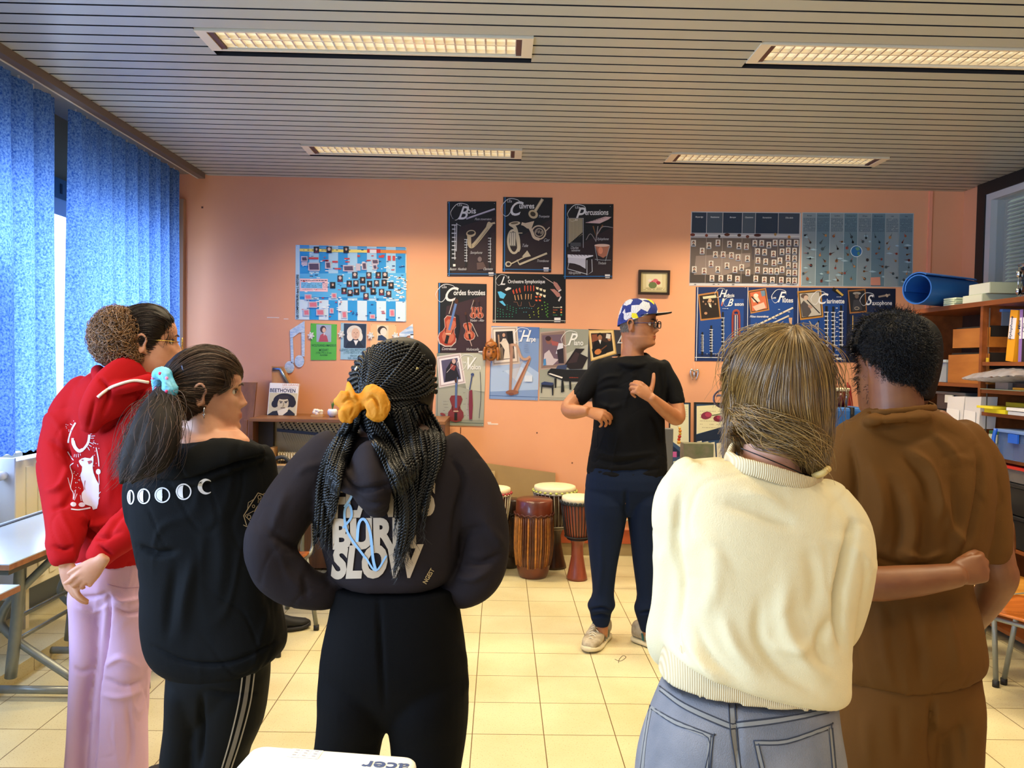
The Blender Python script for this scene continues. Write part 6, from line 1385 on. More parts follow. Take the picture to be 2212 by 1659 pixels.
def guided(guides,N,npts,rng,jit=.004,clump=0,ends=(0,.12),frizz=.0,frizz_f=9):
 """strands interpolated between neighbouring guide curves"""
 G=[resample(catmull(g,6),npts)for g in guides]; out=[]
 for _ in range(N):
  u=rng.uniform(0,len(G)-1); i=min(int(u),len(G)-2); w=u-i
  p=G[i]*(1-w)+G[i+1]*w
  o=rng.normal(size=3)*jit; t=np.linspace(0,1,npts)[:,None]
  p=p+o*(.35+.65*t)+rng.normal(size=3)*jit*.7*np.sin(t*PI*rng.uniform(.6,1.6))
  if frizz:p=p+frizz*np.sin(t*frizz_f*rng.uniform(.7,1.3)+rng.uniform(0,6,3))*rng.normal(size=3)
  e=1-rng.uniform(*ends); s0=rng.uniform(0,.06); out.append(resample(p[int(s0*npts):max(4,int(e*npts))],npts))
 return out
 # ---- head, in metres: x to the face's left-right, y forward, z up from the chin
HROWS=[(-.030,.018,.062,.046),(-.012,.045,.066,.052),(.0,.076,.070,.054),(.008,.086,.072,.057),(.020,.088,.076,.060),(.035,.0875,.080,.064),(.050,.088,.084,.067),(.066,.087,.088,.069),(.085,.086,.093,.0715),(.105,.084,.098,.0735),(.122,.083,.102,.0745),(.140,.087,.104,.0755),(.160,.086,.104,.0765),(.180,.079,.101,.0755),(.200,.065,.091,.069),(.215,.048,.075,.058),(.227,.028,.052,.042),(.234,.010,.028,.022),(.236,.002,.008,.006)]
def headmesh(nose=1.0,jaw=1.0,n=112,rows=120,lips=1.0):
 A=np.array(HROWS); z=np.concatenate([np.linspace(-.03,.15,rows-30),np.linspace(.152,.236,30)]); f, b_, w=(np.interp(z,A[:,0],A[:,k])for k in(1,2,3))
 # smooth the tables
 for q in(f,b_,w):
  for _ in range(3):q[1:-1]=(q[:-2]+q[1:-1]*2+q[2:])/4
 th=np.linspace(0,2*PI,n,endpoint=False); rings=[]
 for i in range(len(z)):
  s, c=np.sin(th), np.cos(th); e=2/2.25
  jw=jaw if z[i]<.05 else 1
  x=w[i]*jw*np.sign(c)*np.abs(c)**e; y=np.where(s>0,f[i],b_[i])*np.sign(s)*np.abs(s)**e
  y=y-np.where(s>0,np.abs(x)**2*1.2,0)*(z[i]<.15)
  rings.append(np.stack([x,y,np.full(n,z[i])],1))
 V=np.vstack(rings); front=V[:,1]>0; x, zz=V[:,0], V[:,2]
 def g(a,s):return np.exp(-(a/s)**2)
 d=np.zeros(len(V))
 br=np.interp(zz,[.068,.074,.082,.092,.110,.122,.132],[0,.012,.024,.019,.010,.004,0])*nose
 ws=np.interp(zz,[.068,.080,.092,.12],[.0155,.0135,.009,.0075]); d+=br*np.exp(-(x/ws)**2)
 d+=.006*g(np.abs(x)-.014,.006)*g(zz-.077,.008)
 d-=.011*g(np.abs(x)-.031,.015)*g(zz-.116,.011)
 d+=.0055*g(np.abs(x)-.028,.018)*g(zz-.134,.007)
 d+=.004*g(np.abs(x)-.045,.014)*g(zz-.092,.014)
 d+=lips*(.0065*g(x,.018)*g(zz-.054,.0045)+.0065*g(x,.016)*g(zz-.043,.0048)-.005*g(x,.022)*g(zz-.0487,.0022))
 d+=.005*g(x,.016)*g(zz-.014,.012)-.003*g(x,.02)*g(zz-.030,.006)-.0015*g(x,.004)*g(zz-.062,.005)
 V[:,1]+=np.where(front,d,0)
 m=len(z); F=[(j*n+i,j*n+(i+1)%n,(j+1)*n+(i+1)%n,(j+1)*n+i)for j in range(m-1)for i in range(n)]
 F.append(tuple(range(n))[::-1]); F.append(tuple((m-1)*n+i for i in range(n)))
 out=[(V,F)]
 for e in(-1,1):
  c=np.array([e*.0745,-.012,.103]); tb=[]
  for a in np.linspace(-.5*PI,1.25*PI,16):tb.append(c+np.array([e*(.009+.007*max(0,math.sin(a))),-.004-.016*math.cos(a)*(1 if math.sin(a)>0 else.6)-.002,.030*math.sin(a)+.004]))
  out.append(tube(tb,.0050,n=8,sub=2));
  v, f_=tube([c+np.array([e*-.004,.004,.022]),c+np.array([e*.001,-.003,.0]),c+np.array([e*-.002,.003,-.024])],[(.006,.013),(.008,.013),(.007,.008)],n=10,sub=3,up=(1,0,0)); out.append((v,f_))
 return out
def scalp(h,out=.008,hl=None):
 V, F=headmesh()[0]; hl=hl or((-.11,-.03,.0,.03,.05,.075,.09),(.03,.045,.10,.135,.160,.182,.192)); V=V.copy(); zl=np.interp(V[:,1],*hl)
 m=1/(1+np.exp(-(V[:,2]-zl)/.004)); c=np.array([0,-.008,.12]); d=V-c; d/=np.linalg.norm(d,axis=1)[:,None]; return h.T(V+d*(m*out-(1-m)*.012)[:,None]), F
class Head:
 """places the head; yaw 0 looks away from the camera (+Y); positive yaw turns it to the picture's left"""
 def __init__(s,chin,yaw=0,pitch=0,roll=0,k=1.0,**kw):
  s.R=RZ(yaw)@RX(pitch)@RY(roll)*k; s.c=np.array(chin,float); s.k=k; s.sh=[(s.T(v),f)for v,f in headmesh(**kw)]
 def T(s,p):return np.asarray(p,float)@s.R.T+s.c
def headmb(h,P):return h.T(np.array(P,float))
# ---- hands
def hand(W,D,N,side,curl=(.4,.4,.4,.4),thumb=(.5,.6),k=1.0,spread=.06,tcurl=.3):
 """W wrist, D towards the knuckles, N out of the back of the hand, side +1 / -1 picks which side the thumb is on; curl in radians per joint"""
 W=np.array(W,float); D=np.array(D,float); D/=np.linalg.norm(D); N=np.array(N,float); N-=N.dot(D)*D; N/=np.linalg.norm(N); S=np.cross(D,N)*side
 def T(a,b_,c):return W+(D*a+S*b_+N*c)*k
 out=[tube([T(-.01,0,0),T(.02,.0,0),T(.055,.001,.001),T(.088,.0,-.001)],[(.024*k,.017*k),(.030*k,.016*k),(.038*k,.014*k),(.037*k,.0115*k)],n=18,sub=4,up=S)]
 out.append(tube([T(.012,.018,-.006),T(.04,.026,-.008),T(.06,.026,-.006)],[.012*k,.014*k,.010*k],n=12,sub=3))
 L=((.043,.026,.021),(.047,.030,.022),(.043,.028,.021),(.034,.021,.019)); B=(.028,.0095,-.0095,-.0275)
 for i in range(4):
  c=curl[i]; c=(c,c,c*.8)if np.isscalar(c)else c; a=0; p=T((.086,.091,.087,.078)[i],B[i],0); pts=[T(.06,B[i]*.9,.001),p]; sp=spread*(1.5-i)
  for j in range(3):a+=c[j]; d=(D*math.cos(a)-N*math.sin(a))+S*sp*math.cos(a); p=p+d/np.linalg.norm(d)*L[i][j]*k; pts.append(p)
  r=(.0092,.0095,.0090,.0082)[i]*k; out.append(tube(pts,[r*.9,r*1.08,r*.98,r*.92,r*.78],n=12,sub=3))
 a0, a1=thumb; d=S*math.cos(a0)*.8+D*math.sin(a0+.25)-N*a1*.8; d/=np.linalg.norm(d); p=T(.022,.022,-.004); pts=[T(.008,.012,-.004),p]
 for j, l in enumerate((.040,.032,.026)):pts.append(pts[-1]+d*l*k); d=d*math.cos(tcurl)+(D*.8-N*.3)*math.sin(tcurl); d/=np.linalg.norm(d)
 out.append(tube(pts,[.011*k,.0135*k,.0115*k,.0105*k,.0085*k],n=12,sub=3)); return out
def nails():pass
def skinmat(c,c2,rough=.5):
 m, nt, b=nodemat('skin'); N=nt.nodes.new; L=nt.links.new
 g=N('ShaderNodeNewGeometry'); n=N('ShaderNodeTexNoise'); n.inputs['Scale'].default_value=22; n.inputs['Detail'].default_value=5; L(g.outputs['Position'],n.inputs['Vector'])
 r=N('ShaderNodeValToRGB'); r.color_ramp.elements[0].position=.35; r.color_ramp.elements[0].color=lin(c); r.color_ramp.elements[1].position=.65; r.color_ramp.elements[1].color=lin(c2); L(n.outputs[0],r.inputs[0])
 at_=N('ShaderNodeAttribute'); at_.attribute_name='lips'; mx=N('ShaderNodeMix'); mx.data_type='RGBA'; L(at_.outputs['Fac'],mx.inputs[0]); L(r.outputs[0],mx.inputs[6]); q=np.array(lin(c))*np.array([.80,.42,.42,1]); mx.inputs[7].default_value=tuple(q)
 L(mx.outputs[2],b.inputs['Base Color']); b.inputs['Roughness'].default_value=rough; b.inputs['Subsurface Weight'].default_value=.12; b.inputs['Subsurface Scale'].default_value=.008; b.inputs['Subsurface Radius'].default_value=(1,.35,.2)
 return m
def body(name,shapes,voxel,m,parent,heads=(),iters=3):
 me=fuse(name,shapes,voxel,iters,.45)
 if heads:
  V=vco(me); a=np.zeros(len(V),np.float32)
  for h in heads:
   L=(V-h.c)@np.linalg.inv(h.R).T; x, y, z=L.T
   a=np.maximum(a,np.where(y>.05,np.exp(-(x/.021)**4)*np.clip(np.exp(-((z-.0487)/.0085)**4),0,1),0).astype(np.float32))
  at_=me.attributes.new('lips','FLOAT','POINT'); at_.data.foreach_set('value',a)
 o=link_mesh(name,me,[m],parent,True); return o
def eyes(h,parent,iris='#4a3424',lid=True,dy=0):
 for e in(-1,1):
  c=np.array([e*.031,.0655-dy,.1165]); w=MB(); w.ell(h.T(c),(.0118*h.k,)*3,mat('#d8d0c8',.2,spec=.6),18); o=w.build('eyeball',parent)
  q=MB(); q.ell(h.T(c+np.array([0,.0085,0])),(.0058*h.k,.0058*h.k,.0058*h.k),mat(iris,.15),14); q.build('iris',o)
  if lid:
   l=MB(); l.tube([h.T(c+np.array([(-.0145+.0029*i),.0118+dy*.8-.000075*(i-5)**2*3-.000,.0030+.0034*math.sin(PI*i/10)]))for i in range(11)],[.0010+.0016*math.sin(PI*i/10)for i in range(11)],mat('#3a241c',.5),n=6); l.build('eyelid',parent)
def brows(h,parent,c,w=1.0):
 S=[]; r=np.random.default_rng(5)
 for e in(-1,1):
  for i in range(130):
   t=r.uniform(0,1); x=e*(.013+.034*t); z=.1335+.006*math.sin(PI*(t*.8+.1))+r.normal()*.0017*w; y=.0905-x*x*6+.0025
   S.append(h.T(np.array([(x,y,z),(x+e*.004,y+.0006,z+.001*(1-t)),(x+e*.008,y-.001,z-.001*t)])))
 return strands('eyebrows',S,.0006*h.k,hairmat(c,c),parent)
 # ================================================================== the long-haired student in the cream sweater
def legs_px(rowsL,rowsR,Y,Yfoot=None):
 """two trouser legs: rows (y, xl, xr, half depth)"""
 out=[]
 for rows in(rowsL,rowsR):out.append(trunk([(r[0],r[1],r[0],r[2],r[3],r[3])+tuple(r[4:5])for r in rows],Y,28,2.1))
 return out
def pz(z,Y,px=1106):return float(proj([[at(px,800,Y)[0],Y,z]])[0][1])
SKW=skinmat('#bd8468','#c89478'); SKM=skinmat('#9c6440','#a8704a'); SKD=skinmat('#3c2218','#4a2c20'); SKS=skinmat('#6c3e20','#784a28')
def shoes(parent,spots,up,sole,L=.27,**kw):
 for(x,y,a)in spots:
  R=RZ(a); shoe(lambda lx,ly,lz,x=x,y=y,R=R:R@np.array([lx,ly,0])+np.array([x,y,lz]),L,mat(up,.6),mat(sole,.5),parent,**kw)
  # --- cream sweater
Y4=1.42
p4=thing('person','person in a cream sweater and faded jeans with long light brown hair','person',(at(1620,800,Y4)[0],Y4+.02,0))
KNIT=mat('#d9cda8',.85,spec=.2,bump=.25,bscale=420,var=.03,vscale=6)
tor=trunk([(992,1530,1020,1720,.05,.03),(1000,1490,1030,1765,.07,.05),(1018,1460,1066,1802,.09,.075),(1080,1442,1125,1842,.105,.095),(1170,1436,1200,1852,.115,.11),(1280,1440,1300,1842,.12,.115),(1370,1434,1400,1830,.12,.12),(1395,1434,1448,1828,.118,.125),(1410,1448,1492,1826,.112,.120),(1420,1486,1514,1800,.097,.107)],Y4,44,2.5)
armL=limb([(1500,1040,1.42,.050),(1474,1095,1.42,.055),(1472,1200,1.43,.052),(1468,1310,1.46,.054),(1452,1378,1.50,.050),(1470,1390,1.57,.046),(1580,1290,1.62,.040),(1720,1140,1.60,.034)])
armR=limb([(1780,1095,1.42,.056),(1818,1150,1.41,.058),(1829,1230,1.42,.056),(1812,1320,1.45,.052),(1790,1365,1.50,.048),(1740,1360,1.60,.044),(1640,1350,1.63,.042)])
g4=Garment('sweater',[tor,armL,armR],.006,KNIT,p4,7,folds=[([(1835,1130),(1868,1230),(1842,1330)],26,.006),([(1840,1130),(1826,1220),(1812,1300),(1822,1400)],9,-.018),([(1470,1060),(1462,1180),(1466,1290)],8,-.005),([(1452,1150),(1470,1260),(1455,1370),(1480,1430)],9,-.008),([(1560,1085),(1640,1105),(1720,1135)],14,-.005),([(1600,1060),(1650,1075),(1700,1100)],12,.003),([(1700,1250),(1690,1340),(1740,1430),(1800,1470)],18,.007),([(1640,1300),(1640,1380),(1690,1450),(1770,1500)],12,-.006),([(1560,1330),(1590,1400),(1640,1460)],14,.006),([(1500,1350),(1540,1420),(1610,1480)],10,-.005),([(1480,1380),(1520,1440),(1570,1480)],10,.006),([(1800,1330),(1770,1390),(1790,1440)],12,-.006),([(1760,1380),(1720,1400),(1660,1390)],14,.005),([(1540,1180),(1545,1260),(1520,1330)],20,.004),([(1740,1180),(1760,1260),(1750,1320)],18,-.004)],rumple=.0022,rf=3.2,seed=4)
rib=mat('#d9c49a',.85,name='rib');
def ribbing(path,garment,name,w0,step=7,r=.0022,m=None,lines=None):
 pass
 # ribbed waistband, slanting, under the blouse of the sweater
wb_=trunk([(1370,1446,1400,1806,.10,.110),(1410,1434,1445,1806,.103,.112),(1456,1425,1492,1803,.104,.112),(1450,1445,1487,1790,.10,.106)],Y4,44,2.5)
def ribmat(h,h2,ax='X',f=560):
 m, nt, b=nodemat('ribbed_knit'); N=nt.nodes.new; L=nt.links.new; g=N('ShaderNodeNewGeometry'); w=N('ShaderNodeTexWave'); w.bands_direction=ax; w.inputs['Scale'].default_value=f/6.283; L(g.outputs['Position'],w.inputs['Vector'])
 r=N('ShaderNodeValToRGB'); r.color_ramp.elements[0].color=lin(h2); r.color_ramp.elements[1].color=lin(h); L(w.outputs[0],r.inputs[0]); L(r.outputs[0],b.inputs['Base Color']); b.inputs['Roughness'].default_value=.85
 bn=N('ShaderNodeBump'); bn.inputs['Strength'].default_value=.6; bn.inputs['Distance'].default_value=.002; L(w.outputs[0],bn.inputs['Height']); L(bn.outputs[0],b.inputs['Normal']); return m
RIB=ribmat('#d6c9a6','#bcab88')
Garment('waistband',[wb_],.005,RIB,g4 .o,4)
# collar: a ribbed ring round the neck
nk=[at(x,y,Y)for x,y,Y in((1572,990,1.43),(1600,1004,1.375),(1650,1018,1.35),(1710,1036,1.35),(1752,1046,1.375),(1768,1030,1.44),(1730,985,1.50),(1650,955,1.52),(1590,962,1.49),(1572,990,1.43))]
cv, cf=tube(nk,[(.016,.007)]*len(nk),n=12,sub=8,up=(0,0,1)); Garment('collar',[(cv,cf)],.0035,RIB,g4 .o,3)
# jeans
JE=mat('#82838a',.85,spec=.2,col2='#666a74',vscale=10,bump=.4,bscale=500)
jl=trunk([(1470,1432,1500,1800,.088,.10),(1530,1408,1560,1804,.10,.125),(1600,1385,1615,1812,.11,.14),(1660,1374,1665,1816,.115,.145),(1740,1372,1745,1812,.115,.14),(1830,1380,1830,1800,.105,.11)],Y4,44,2.4)
def leg3(x,z0,r0,foot,y,knee=None):
 fx, fy_=foot; r0=np.array(r0); return tube([(x,y,z0),((x+fx)/2,y+.02,z0*.52),(fx,fy_,.06)],[r0,r0*.68,r0*.55],n=22,sub=6)
XL4, XR4=at(1490,1650,Y4)[0], at(1700,1650,Y4)[0]
gj=Garment('jeans',[jl,leg3(XL4,.80,(.098,.10),(XL4+.0,Y4),Y4),leg3(XR4,.80,(.098,.10),(XR4+.01,Y4),Y4)],.006,JE,p4,5,folds=[([(1590,1545),(1596,1659)],5,-.005),([(1420,1600),(1410,1659)],8,.002)],label='faded grey-blue jeans')
st=mat('#2e3340',.8); hl=mat('#858584',.85,spec=.1)
gj.prints('pale_hems',[(hl,stroke2d(p_,9,6))for p_ in([(1428,1487),(1480,1526),(1570,1566),(1590,1569)],[(1590,1567),(1662,1559),(1732,1548),(1788,1536)],[(1581,1530),(1585,1590),(1595,1659),(1600,1700)],[(1405,1528),(1460,1561),(1534,1591)],[(1630,1605),(1700,1602),(1790,1572)],[(1535,1592),(1530,1640),(1526,1690)],[(1633,1606),(1648,1659),(1654,1690)],[(1793,1575),(1802,1640),(1806,1690)],[(1404,1530),(1392,1600),(1384,1690)])],off=.0012,label='paler worn seams')
for k, (pts,w)in enumerate([([(1425,1482),(1480,1520),(1570,1560),(1588,1563)],1),([(1425,1492),(1478,1531),(1565,1571),(1588,1574)],1),([(1590,1560),(1660,1552),(1730,1543),(1785,1532)],1),([(1590,1573),(1665,1564),(1735,1552),(1790,1540)],1),([(1574,1522),(1578,1580),(1590,1659)],1),([(1588,1522),(1592,1580),(1600,1659)],1)]):gj.seam('seam_stitch',pts,.0013,st)
for q in([(1404,1524),(1460,1556),(1538,1587),(1541,1590),(1532,1659),(1525,1680)],[(1407,1532),(1460,1566),(1530,1594),(1524,1659)],[(1404,1524),(1392,1600),(1384,1659)],[(1628,1600),(1700,1597),(1792,1566),(1796,1572),(1804,1659)],[(1632,1609),(1700,1606),(1788,1576)],[(1628,1600),(1645,1680)],[(1638,1606),(1656,1680)],[(1536,1590),(1528,1680)],[(1540,1592),(1534,1680)],[(1790,1572),(1800,1680)],[(1798,1572),(1808,1680)]):gj.seam('pocket_stitch',q,.0013,st,sub=4)
shoes(p4,[(XL4,Y4+.05,.1),(XR4+.01,Y4+.05,-.1)],'#d8d4cc','#f0ece4',.25)
# body
ch=at(1655,905,1.47); h4=Head(at(1652,972,1.50),yaw=.30,pitch=-.08,k=.92)
neck4=tube([at(1672,1060,1.45),at(1668,1000,1.44),at(1665,930,1.45),at(1668,860,1.45)],[.064,.054,.052,.056],n=24,sub=4)
def shrink(V,F,k=.9):c=V.mean(0); return(c+(V-c)*np.array([k,k,1.0]),F)
hb4=tube([at(1660,1075,1.44),at(1640,1200,1.43),at(1630,1400,1.43),at(1600,1560,1.43)],[(.085,.05),(.12,.075),(.12,.075),(.12,.08)],n=24,sub=3,up=(1,0,0))
def innerleg(x,y,z0=.85,xt=None):return tube([(x if xt is None else xt,y,z0),(x if xt is None else(x+xt)/2,y+.01,.45),(x,y,.09),(x,y+.05,.045)],[.05,.042,.034,.03],n=14,sub=4)
def innerarm(pts,k=.6):return limb([(a,b_,c,(r if np.isscalar(r)else min(r))*k)for a,b_,c,r in pts])
hd4=hand(at(1640,1352,1.63),(-.6,.1,.1),(0,1,.2),1,(.3,.3,.3,.3),k=.9)
hand4=hand(at(1764,1098,1.55),(.25,-.75,.62),(.6,.5,.5),1,(.6,.8,.8,.8),k=.78)
body('skin_body',h4 .sh+[neck4,hb4,innerleg(XL4,Y4),innerleg(XR4+.01,Y4),limb([(1505,1045,1.42,.03),(1482,1100,1.42,.032),(1480,1200,1.43,.032),(1474,1330,1.47,.03),(1480,1375,1.57,.026),(1620,1250,1.62,.024),(1768,1092,1.555,.020)]),limb([(1775,1100,1.42,.03),(1812,1160,1.42,.032),(1805,1310,1.46,.03),(1740,1355,1.60,.026),(1640,1352,1.63,.024)])]+hd4+hand4,.0045,SKW,p4,[h4])
# finger gathering the hair end
fg=MB();
# glasses side
gm=MB(); fm=mat('#3a2e3c',.3)
L_=[h4 .T((x,y,z))for x,y,z in((-.076,.0,.118),(-.074,.06,.118),(-.058,.088,.118))]
gm.tube(L_,.0022,fm); gm.tube([h4 .T((x*-1,y,z))for x,y,z in((-.076,.0,.118),(-.074,.06,.118),(-.058,.088,.118))],.0022,fm)
for e in(-1,1):gm.tube([h4 .T((e*.033+.026*math.cos(a),.100-.0,.112+.020*math.sin(a)))for a in np.linspace(0,2*PI,25)],.002,fm)
gm.build('glasses',p4)
# hair
HM4=hairmat('#3e2b16','#a07c40',.3,.8); HM4b=mat('#3a2814',.7,spec=.2)
cap4=[tube([at(1675,780,1.47),at(1670,850,1.46)],[(.098,.100),(.098,.095)],n=28,sub=4,up=(1,0,0))]
def blob(px,py,Y,rx,ry,rz):m_=MB(); m_.ell(at(px,py,Y),(rx,ry,rz),0,24)if False else None; return None
def ellp(px,py,Y,rx,ry,rz,rot=None,n=28):
 m_=MB.__new__(MB); m_.V=[]; m_.F=[]; m_.I=[]; m_.M=[]; m_.S=[]
 m_.ell(at(px,py,Y),(rx,ry,rz),'x',n,rot); return(np.array(m_.V),m_.F)
hull4=[scalp(h4),ellp(1676,800,1.465,.099,.108,.092),ellp(1690,870,1.445,.088,.085,.075),ellp(1715,930,1.43,.066,.060,.052),ellp(1745,985,1.42,.038,.034,.040),ellp(1625,905,1.445,.032,.045,.055),ellp(1765,880,1.46,.026,.06,.085)]
HULL4=Garment('hair_mass',hull4,.006,HM4b,p4,6)
rg=np.random.default_rng(11); S=[]
crown=(1712,718)
def surf(px,py,off=.003,G=None,Yd=1.36):
 h=(G or HULL4).hit(px,py,off*2)
 return h if h is not None else None
def pxguide(G,pts,off,Yfall):
 out=[]; last=Yfall
 for x, y in pts:
  h=G.hit(x,y,0)
  if h is not None:v=(EYE-h); v/=np.linalg.norm(v); q=h+v*off; last=q[1]; out.append(q)
  else:out.append(at(x,y,last+.01))
 return out
def hairlayer(G,guides,N,npts,off,jit,rng,Yfall,**kw):
 dense=[catmull([(a,b_,0)for a,b_ in g],5)[:,:2]for g in guides]
 GS=[pxguide(G,d,off,Yfall)for d in dense]
 sm=[]
 for g in GS:
  g=np.array(g)
  for _ in range(4):g[1:-1]=(g[:-2]+2*g[1:-1]+g[2:])/4
  sm.append(g)
 return guided(sm,N,npts,rng,jit,**kw)
gd4=[[(1700,705),(1640,712),(1590,745),(1566,800),(1563,838)],[(1702,706),(1648,716),(1600,752),(1582,815),(1588,862),(1592,905),(1568,960),(1552,990)],[(1705,708),(1655,722),(1612,760),(1588,830),(1576,900),(1572,960),(1575,1000)],[(1710,710),(1672,735),(1640,790),(1618,860),(1612,910),(1640,950),(1680,975)],[(1712,710),(1690,745),(1672,810),(1660,870),(1672,915),(1708,950),(1735,985),(1745,1020)],[(1715,708),(1708,750),(1705,820),(1705,880),(1722,925),(1745,965),(1755,1000),(1762,1030)],[(1718,706),(1735,750),(1745,820),(1748,880),(1755,930),(1765,970),(1768,1005),(1770,1035)],[(1722,706),(1760,745),(1782,810),(1788,870),(1788,920),(1785,960),(1780,1000),(1776,1030)],[(1725,708),(1768,735),(1793,790),(1799,850),(1796,905),(1790,950),(1784,990),(1778,1025)]]
S=hairlayer(HULL4,gd4,5200,30,.004,.0035,rg,1.45,ends=(0,.10),frizz=.0012,frizz_f=8)
gdw=[[(1600,920),(1640,950),(1700,965),(1740,985),(1762,1020)],[(1590,890),(1650,925),(1715,945),(1755,975),(1770,1015)],[(1620,880),(1680,905),(1740,930),(1775,965),(1776,1010)],[(1580,940),(1610,968),(1660,985),(1712,1000),(1755,1030)]]
S+=hairlayer(HULL4,gdw,800,24,.007,.012,rg,1.42,ends=(0,.5),frizz=.006)
gdf=[[(1690,705),(1610,720),(1570,790),(1560,840),(1556,870),(1548,900)],[(1640,712),(1575,770),(1562,820),(1560,850),(1566,862)],[(1730,706),(1790,760),(1806,850),(1804,920),(1800,960)],[(1740,720),(1800,800),(1806,900),(1795,960),(1785,1020)]]
S+=hairlayer(HULL4,gdf,150,22,.008,.012,rg,1.45,ends=(0,.5),frizz=.008)
strands('hair',S,.00062,HM4,p4,'long light brown hair gathered to one side')
MB().tube([at(1756,1030,1.38),at(1778,1022,1.37),at(1790,1012,1.38)],.006,mat('#c8b070',.4)).build('hair_clip',p4)
sk=MB();
MB().tube([at(1600,968,1.41),at(1660,992,1.385),at(1730,1022,1.385),at(1752,1036,1.40)],.0011,mat('#1c1a20',.5),sub=6).build('necklace_cord',p4)
# ================================================================== the dark-haired student in brown
Y5=1.86
p5=thing('person','person with short black hair in a brown T-shirt, arm held behind the back','person',(at(1960,800,Y5)[0],Y5,0))
BR=mat('#5a3a14',.8,spec=.15,bump=.12,bscale=300,var=.03,vscale=5)
tor5=trunk([(884,1884,880,2014,.085,.066),(898,1862,897,2045,.09,.085),(925,1815,935,2105,.10,.09),(960,1800,975,2128,.115,.105),(1040,1800,1050,2130,.125,.125),(1130,1810,1140,2118,.125,.13),(1200,1818,1205,2100,.12,.13),(1245,1830,1235,2088,.105,.105),(1275,1835,1262,2085,.10,.095),(1330,1828,1320,2098,.115,.12),(1390,1822,1372,2108,.125,.135),(1440,1820,1405,2114,.125,.135),(1464,1828,1430,2110,.120,.130)],Y5,44,2.4)
slR=limb([(2075,955,Y5,.065),(2112,1020,Y5,.066),(2128,1110,Y5-.01,(.058,.062)),(2130,1180,Y5-.02,(.052,.056))])
slL=limb([(1850,955,Y5,.06),(1815,1030,Y5,.064),(1800,1120,Y5-.02,.058),(1800,1175,Y5-.04,.054)])
col5=[at(x,y,Y)for x,y,Y in((1880,892,1.86),(1900,892,1.80),(1950,888,1.785),(2000,882,1.80),(2020,880,1.86),(1990,868,1.93),(1950,862,1.95),(1905,868,1.93),(1880,892,1.86))]
def yoke5():
 c=at(1950,885,1.87); W_=[c+(p-c)*np.array([1.3,1.25,1])-np.array([0,0,.018])for p in col5]; M_=[(a+b_)/2 for a,b_ in zip(col5,W_)]; return[tube(q,[w_]*9,n=10,sub=8,up=(0,0,1))for q,w_ in((M_,(.010,.007)),(W_,(.012,.009)))]
g5=Garment('t_shirt',[tor5,slR,slL]+yoke5(),.006,BR,p5,6,folds=[([(1965,970),(2010,1010),(2032,1080),(2030,1130)],8,.010),([(1955,985),(1995,1030),(2012,1090)],8,-.007),([(1890,930),(1960,950),(2030,935)],8,-.003),([(2000,930),(2050,960),(2080,1010)],8,.004),([(1880,1000),(1905,1080),(1898,1180)],16,.008),([(1925,1040),(1945,1130),(1935,1215)],12,-.008),([(1960,1060),(1975,1140),(1965,1215)],12,.007),([(2060,1020),(2070,1110),(2050,1190)],14,-.008),([(2040,1060),(2060,1140),(2090,1180)],10,.007),([(2000,1100),(2000,1170),(1985,1220)],12,-.006),([(2110,960),(2120,1040),(2100,1150),(2080,1200)],7,-.010),([(1838,960),(1850,1040),(1848,1120)],7,-.008),([(1940,1190),(1990,1205),(2040,1195)],9,.008),([(1880,1200),(1960,1222),(2050,1212)],6,-.006),([(1870,1180),(1840,1120)],10,.005),([(1900,1310),(1910,1400),(1930,1490)],12,.006),([(1970,1310),(1985,1400),(1990,1480)],12,-.006),([(2040,1300),(2060,1390),(2070,1460)],12,.006),([(1850,1330),(1850,1420),(1880,1500)],10,-.005)],rumple=.003,rf=3.5,seed=8)
Garment('collar',[tube(col5,[(.010,.005)]*9,n=10,sub=8,up=(0,0,1))],.0035,BR,g5 .o,2)
tr5=[trunk([(1440,1830,1440,2102,.11,.12),(1510,1822,1510,2106,.12,.13),(1570,1850,1570,2075,.07,.07)],Y5,40,2.3)]
xa, xb=at(1905,1659,Y5)[0], at(2050,1659,Y5)[0]
tr5+=[trunk([(1470,1825,1470,2010,.10,.11),(1530,1815,1530,2012,.115,.125),(1659,1806,1659,2010,.105,.11),(1850,1812,1850,1985,.09,.09),(2120,1838,2120,1962,.07,.07)],Y5,30,2.1),trunk([(1470,1985,1470,2102,.10,.11),(1530,1975,1530,2106,.11,.125),(1659,1985,1659,2104,.10,.105),(1850,1985,1850,2100,.09,.09),(2120,1995,2120,2092,.07,.07)],Y5,30,2.1)]
Garment('trousers',tr5,.007,BR,p5,5,folds=[([(2014,1510),(2016,1659)],6,-.012),([(1870,1540),(1880,1659)],14,.006),([(2070,1540),(2078,1659)],9,-.005),([(1940,1520),(1950,1640)],14,-.005)],rumple=.003,rf=3)
shoes(p5,[(xa,Y5+.06,.1),(xb,Y5+.06,-.1)],'#2a2a2c','#d8d8d4')
h5=Head(at(1930,893,1.92),yaw=.38,pitch=-.05,k=1.04)
nk5=tube([at(1945,960,1.86),at(1940,900,1.86),at(1935,850,1.87),at(1935,790,1.88)],[.075,.062,.060,.062],n=24,sub=4)
fa=limb([(1838,1150,1.83,.040),(1832,1215,1.76,.042),(1872,1258,1.705,.040),(1960,1256,1.685,.036),(2030,1248,1.68,.030),(2062,1243,1.68,.027)])
hL5=hand(at(2058,1242,1.68),(.98,.10,.20),(0,-1,.25),-1,((.9,1.1,.7),)*4,thumb=(1.3,.6),k=.86)
ra=limb([(2118,1020,Y5,.042),(2138,1150,1.85,.045),(2152,1220,1.84,.043),(2158,1250,1.85,.042),(2128,1305,1.90,.036),(2098,1350,1.96,.028)])
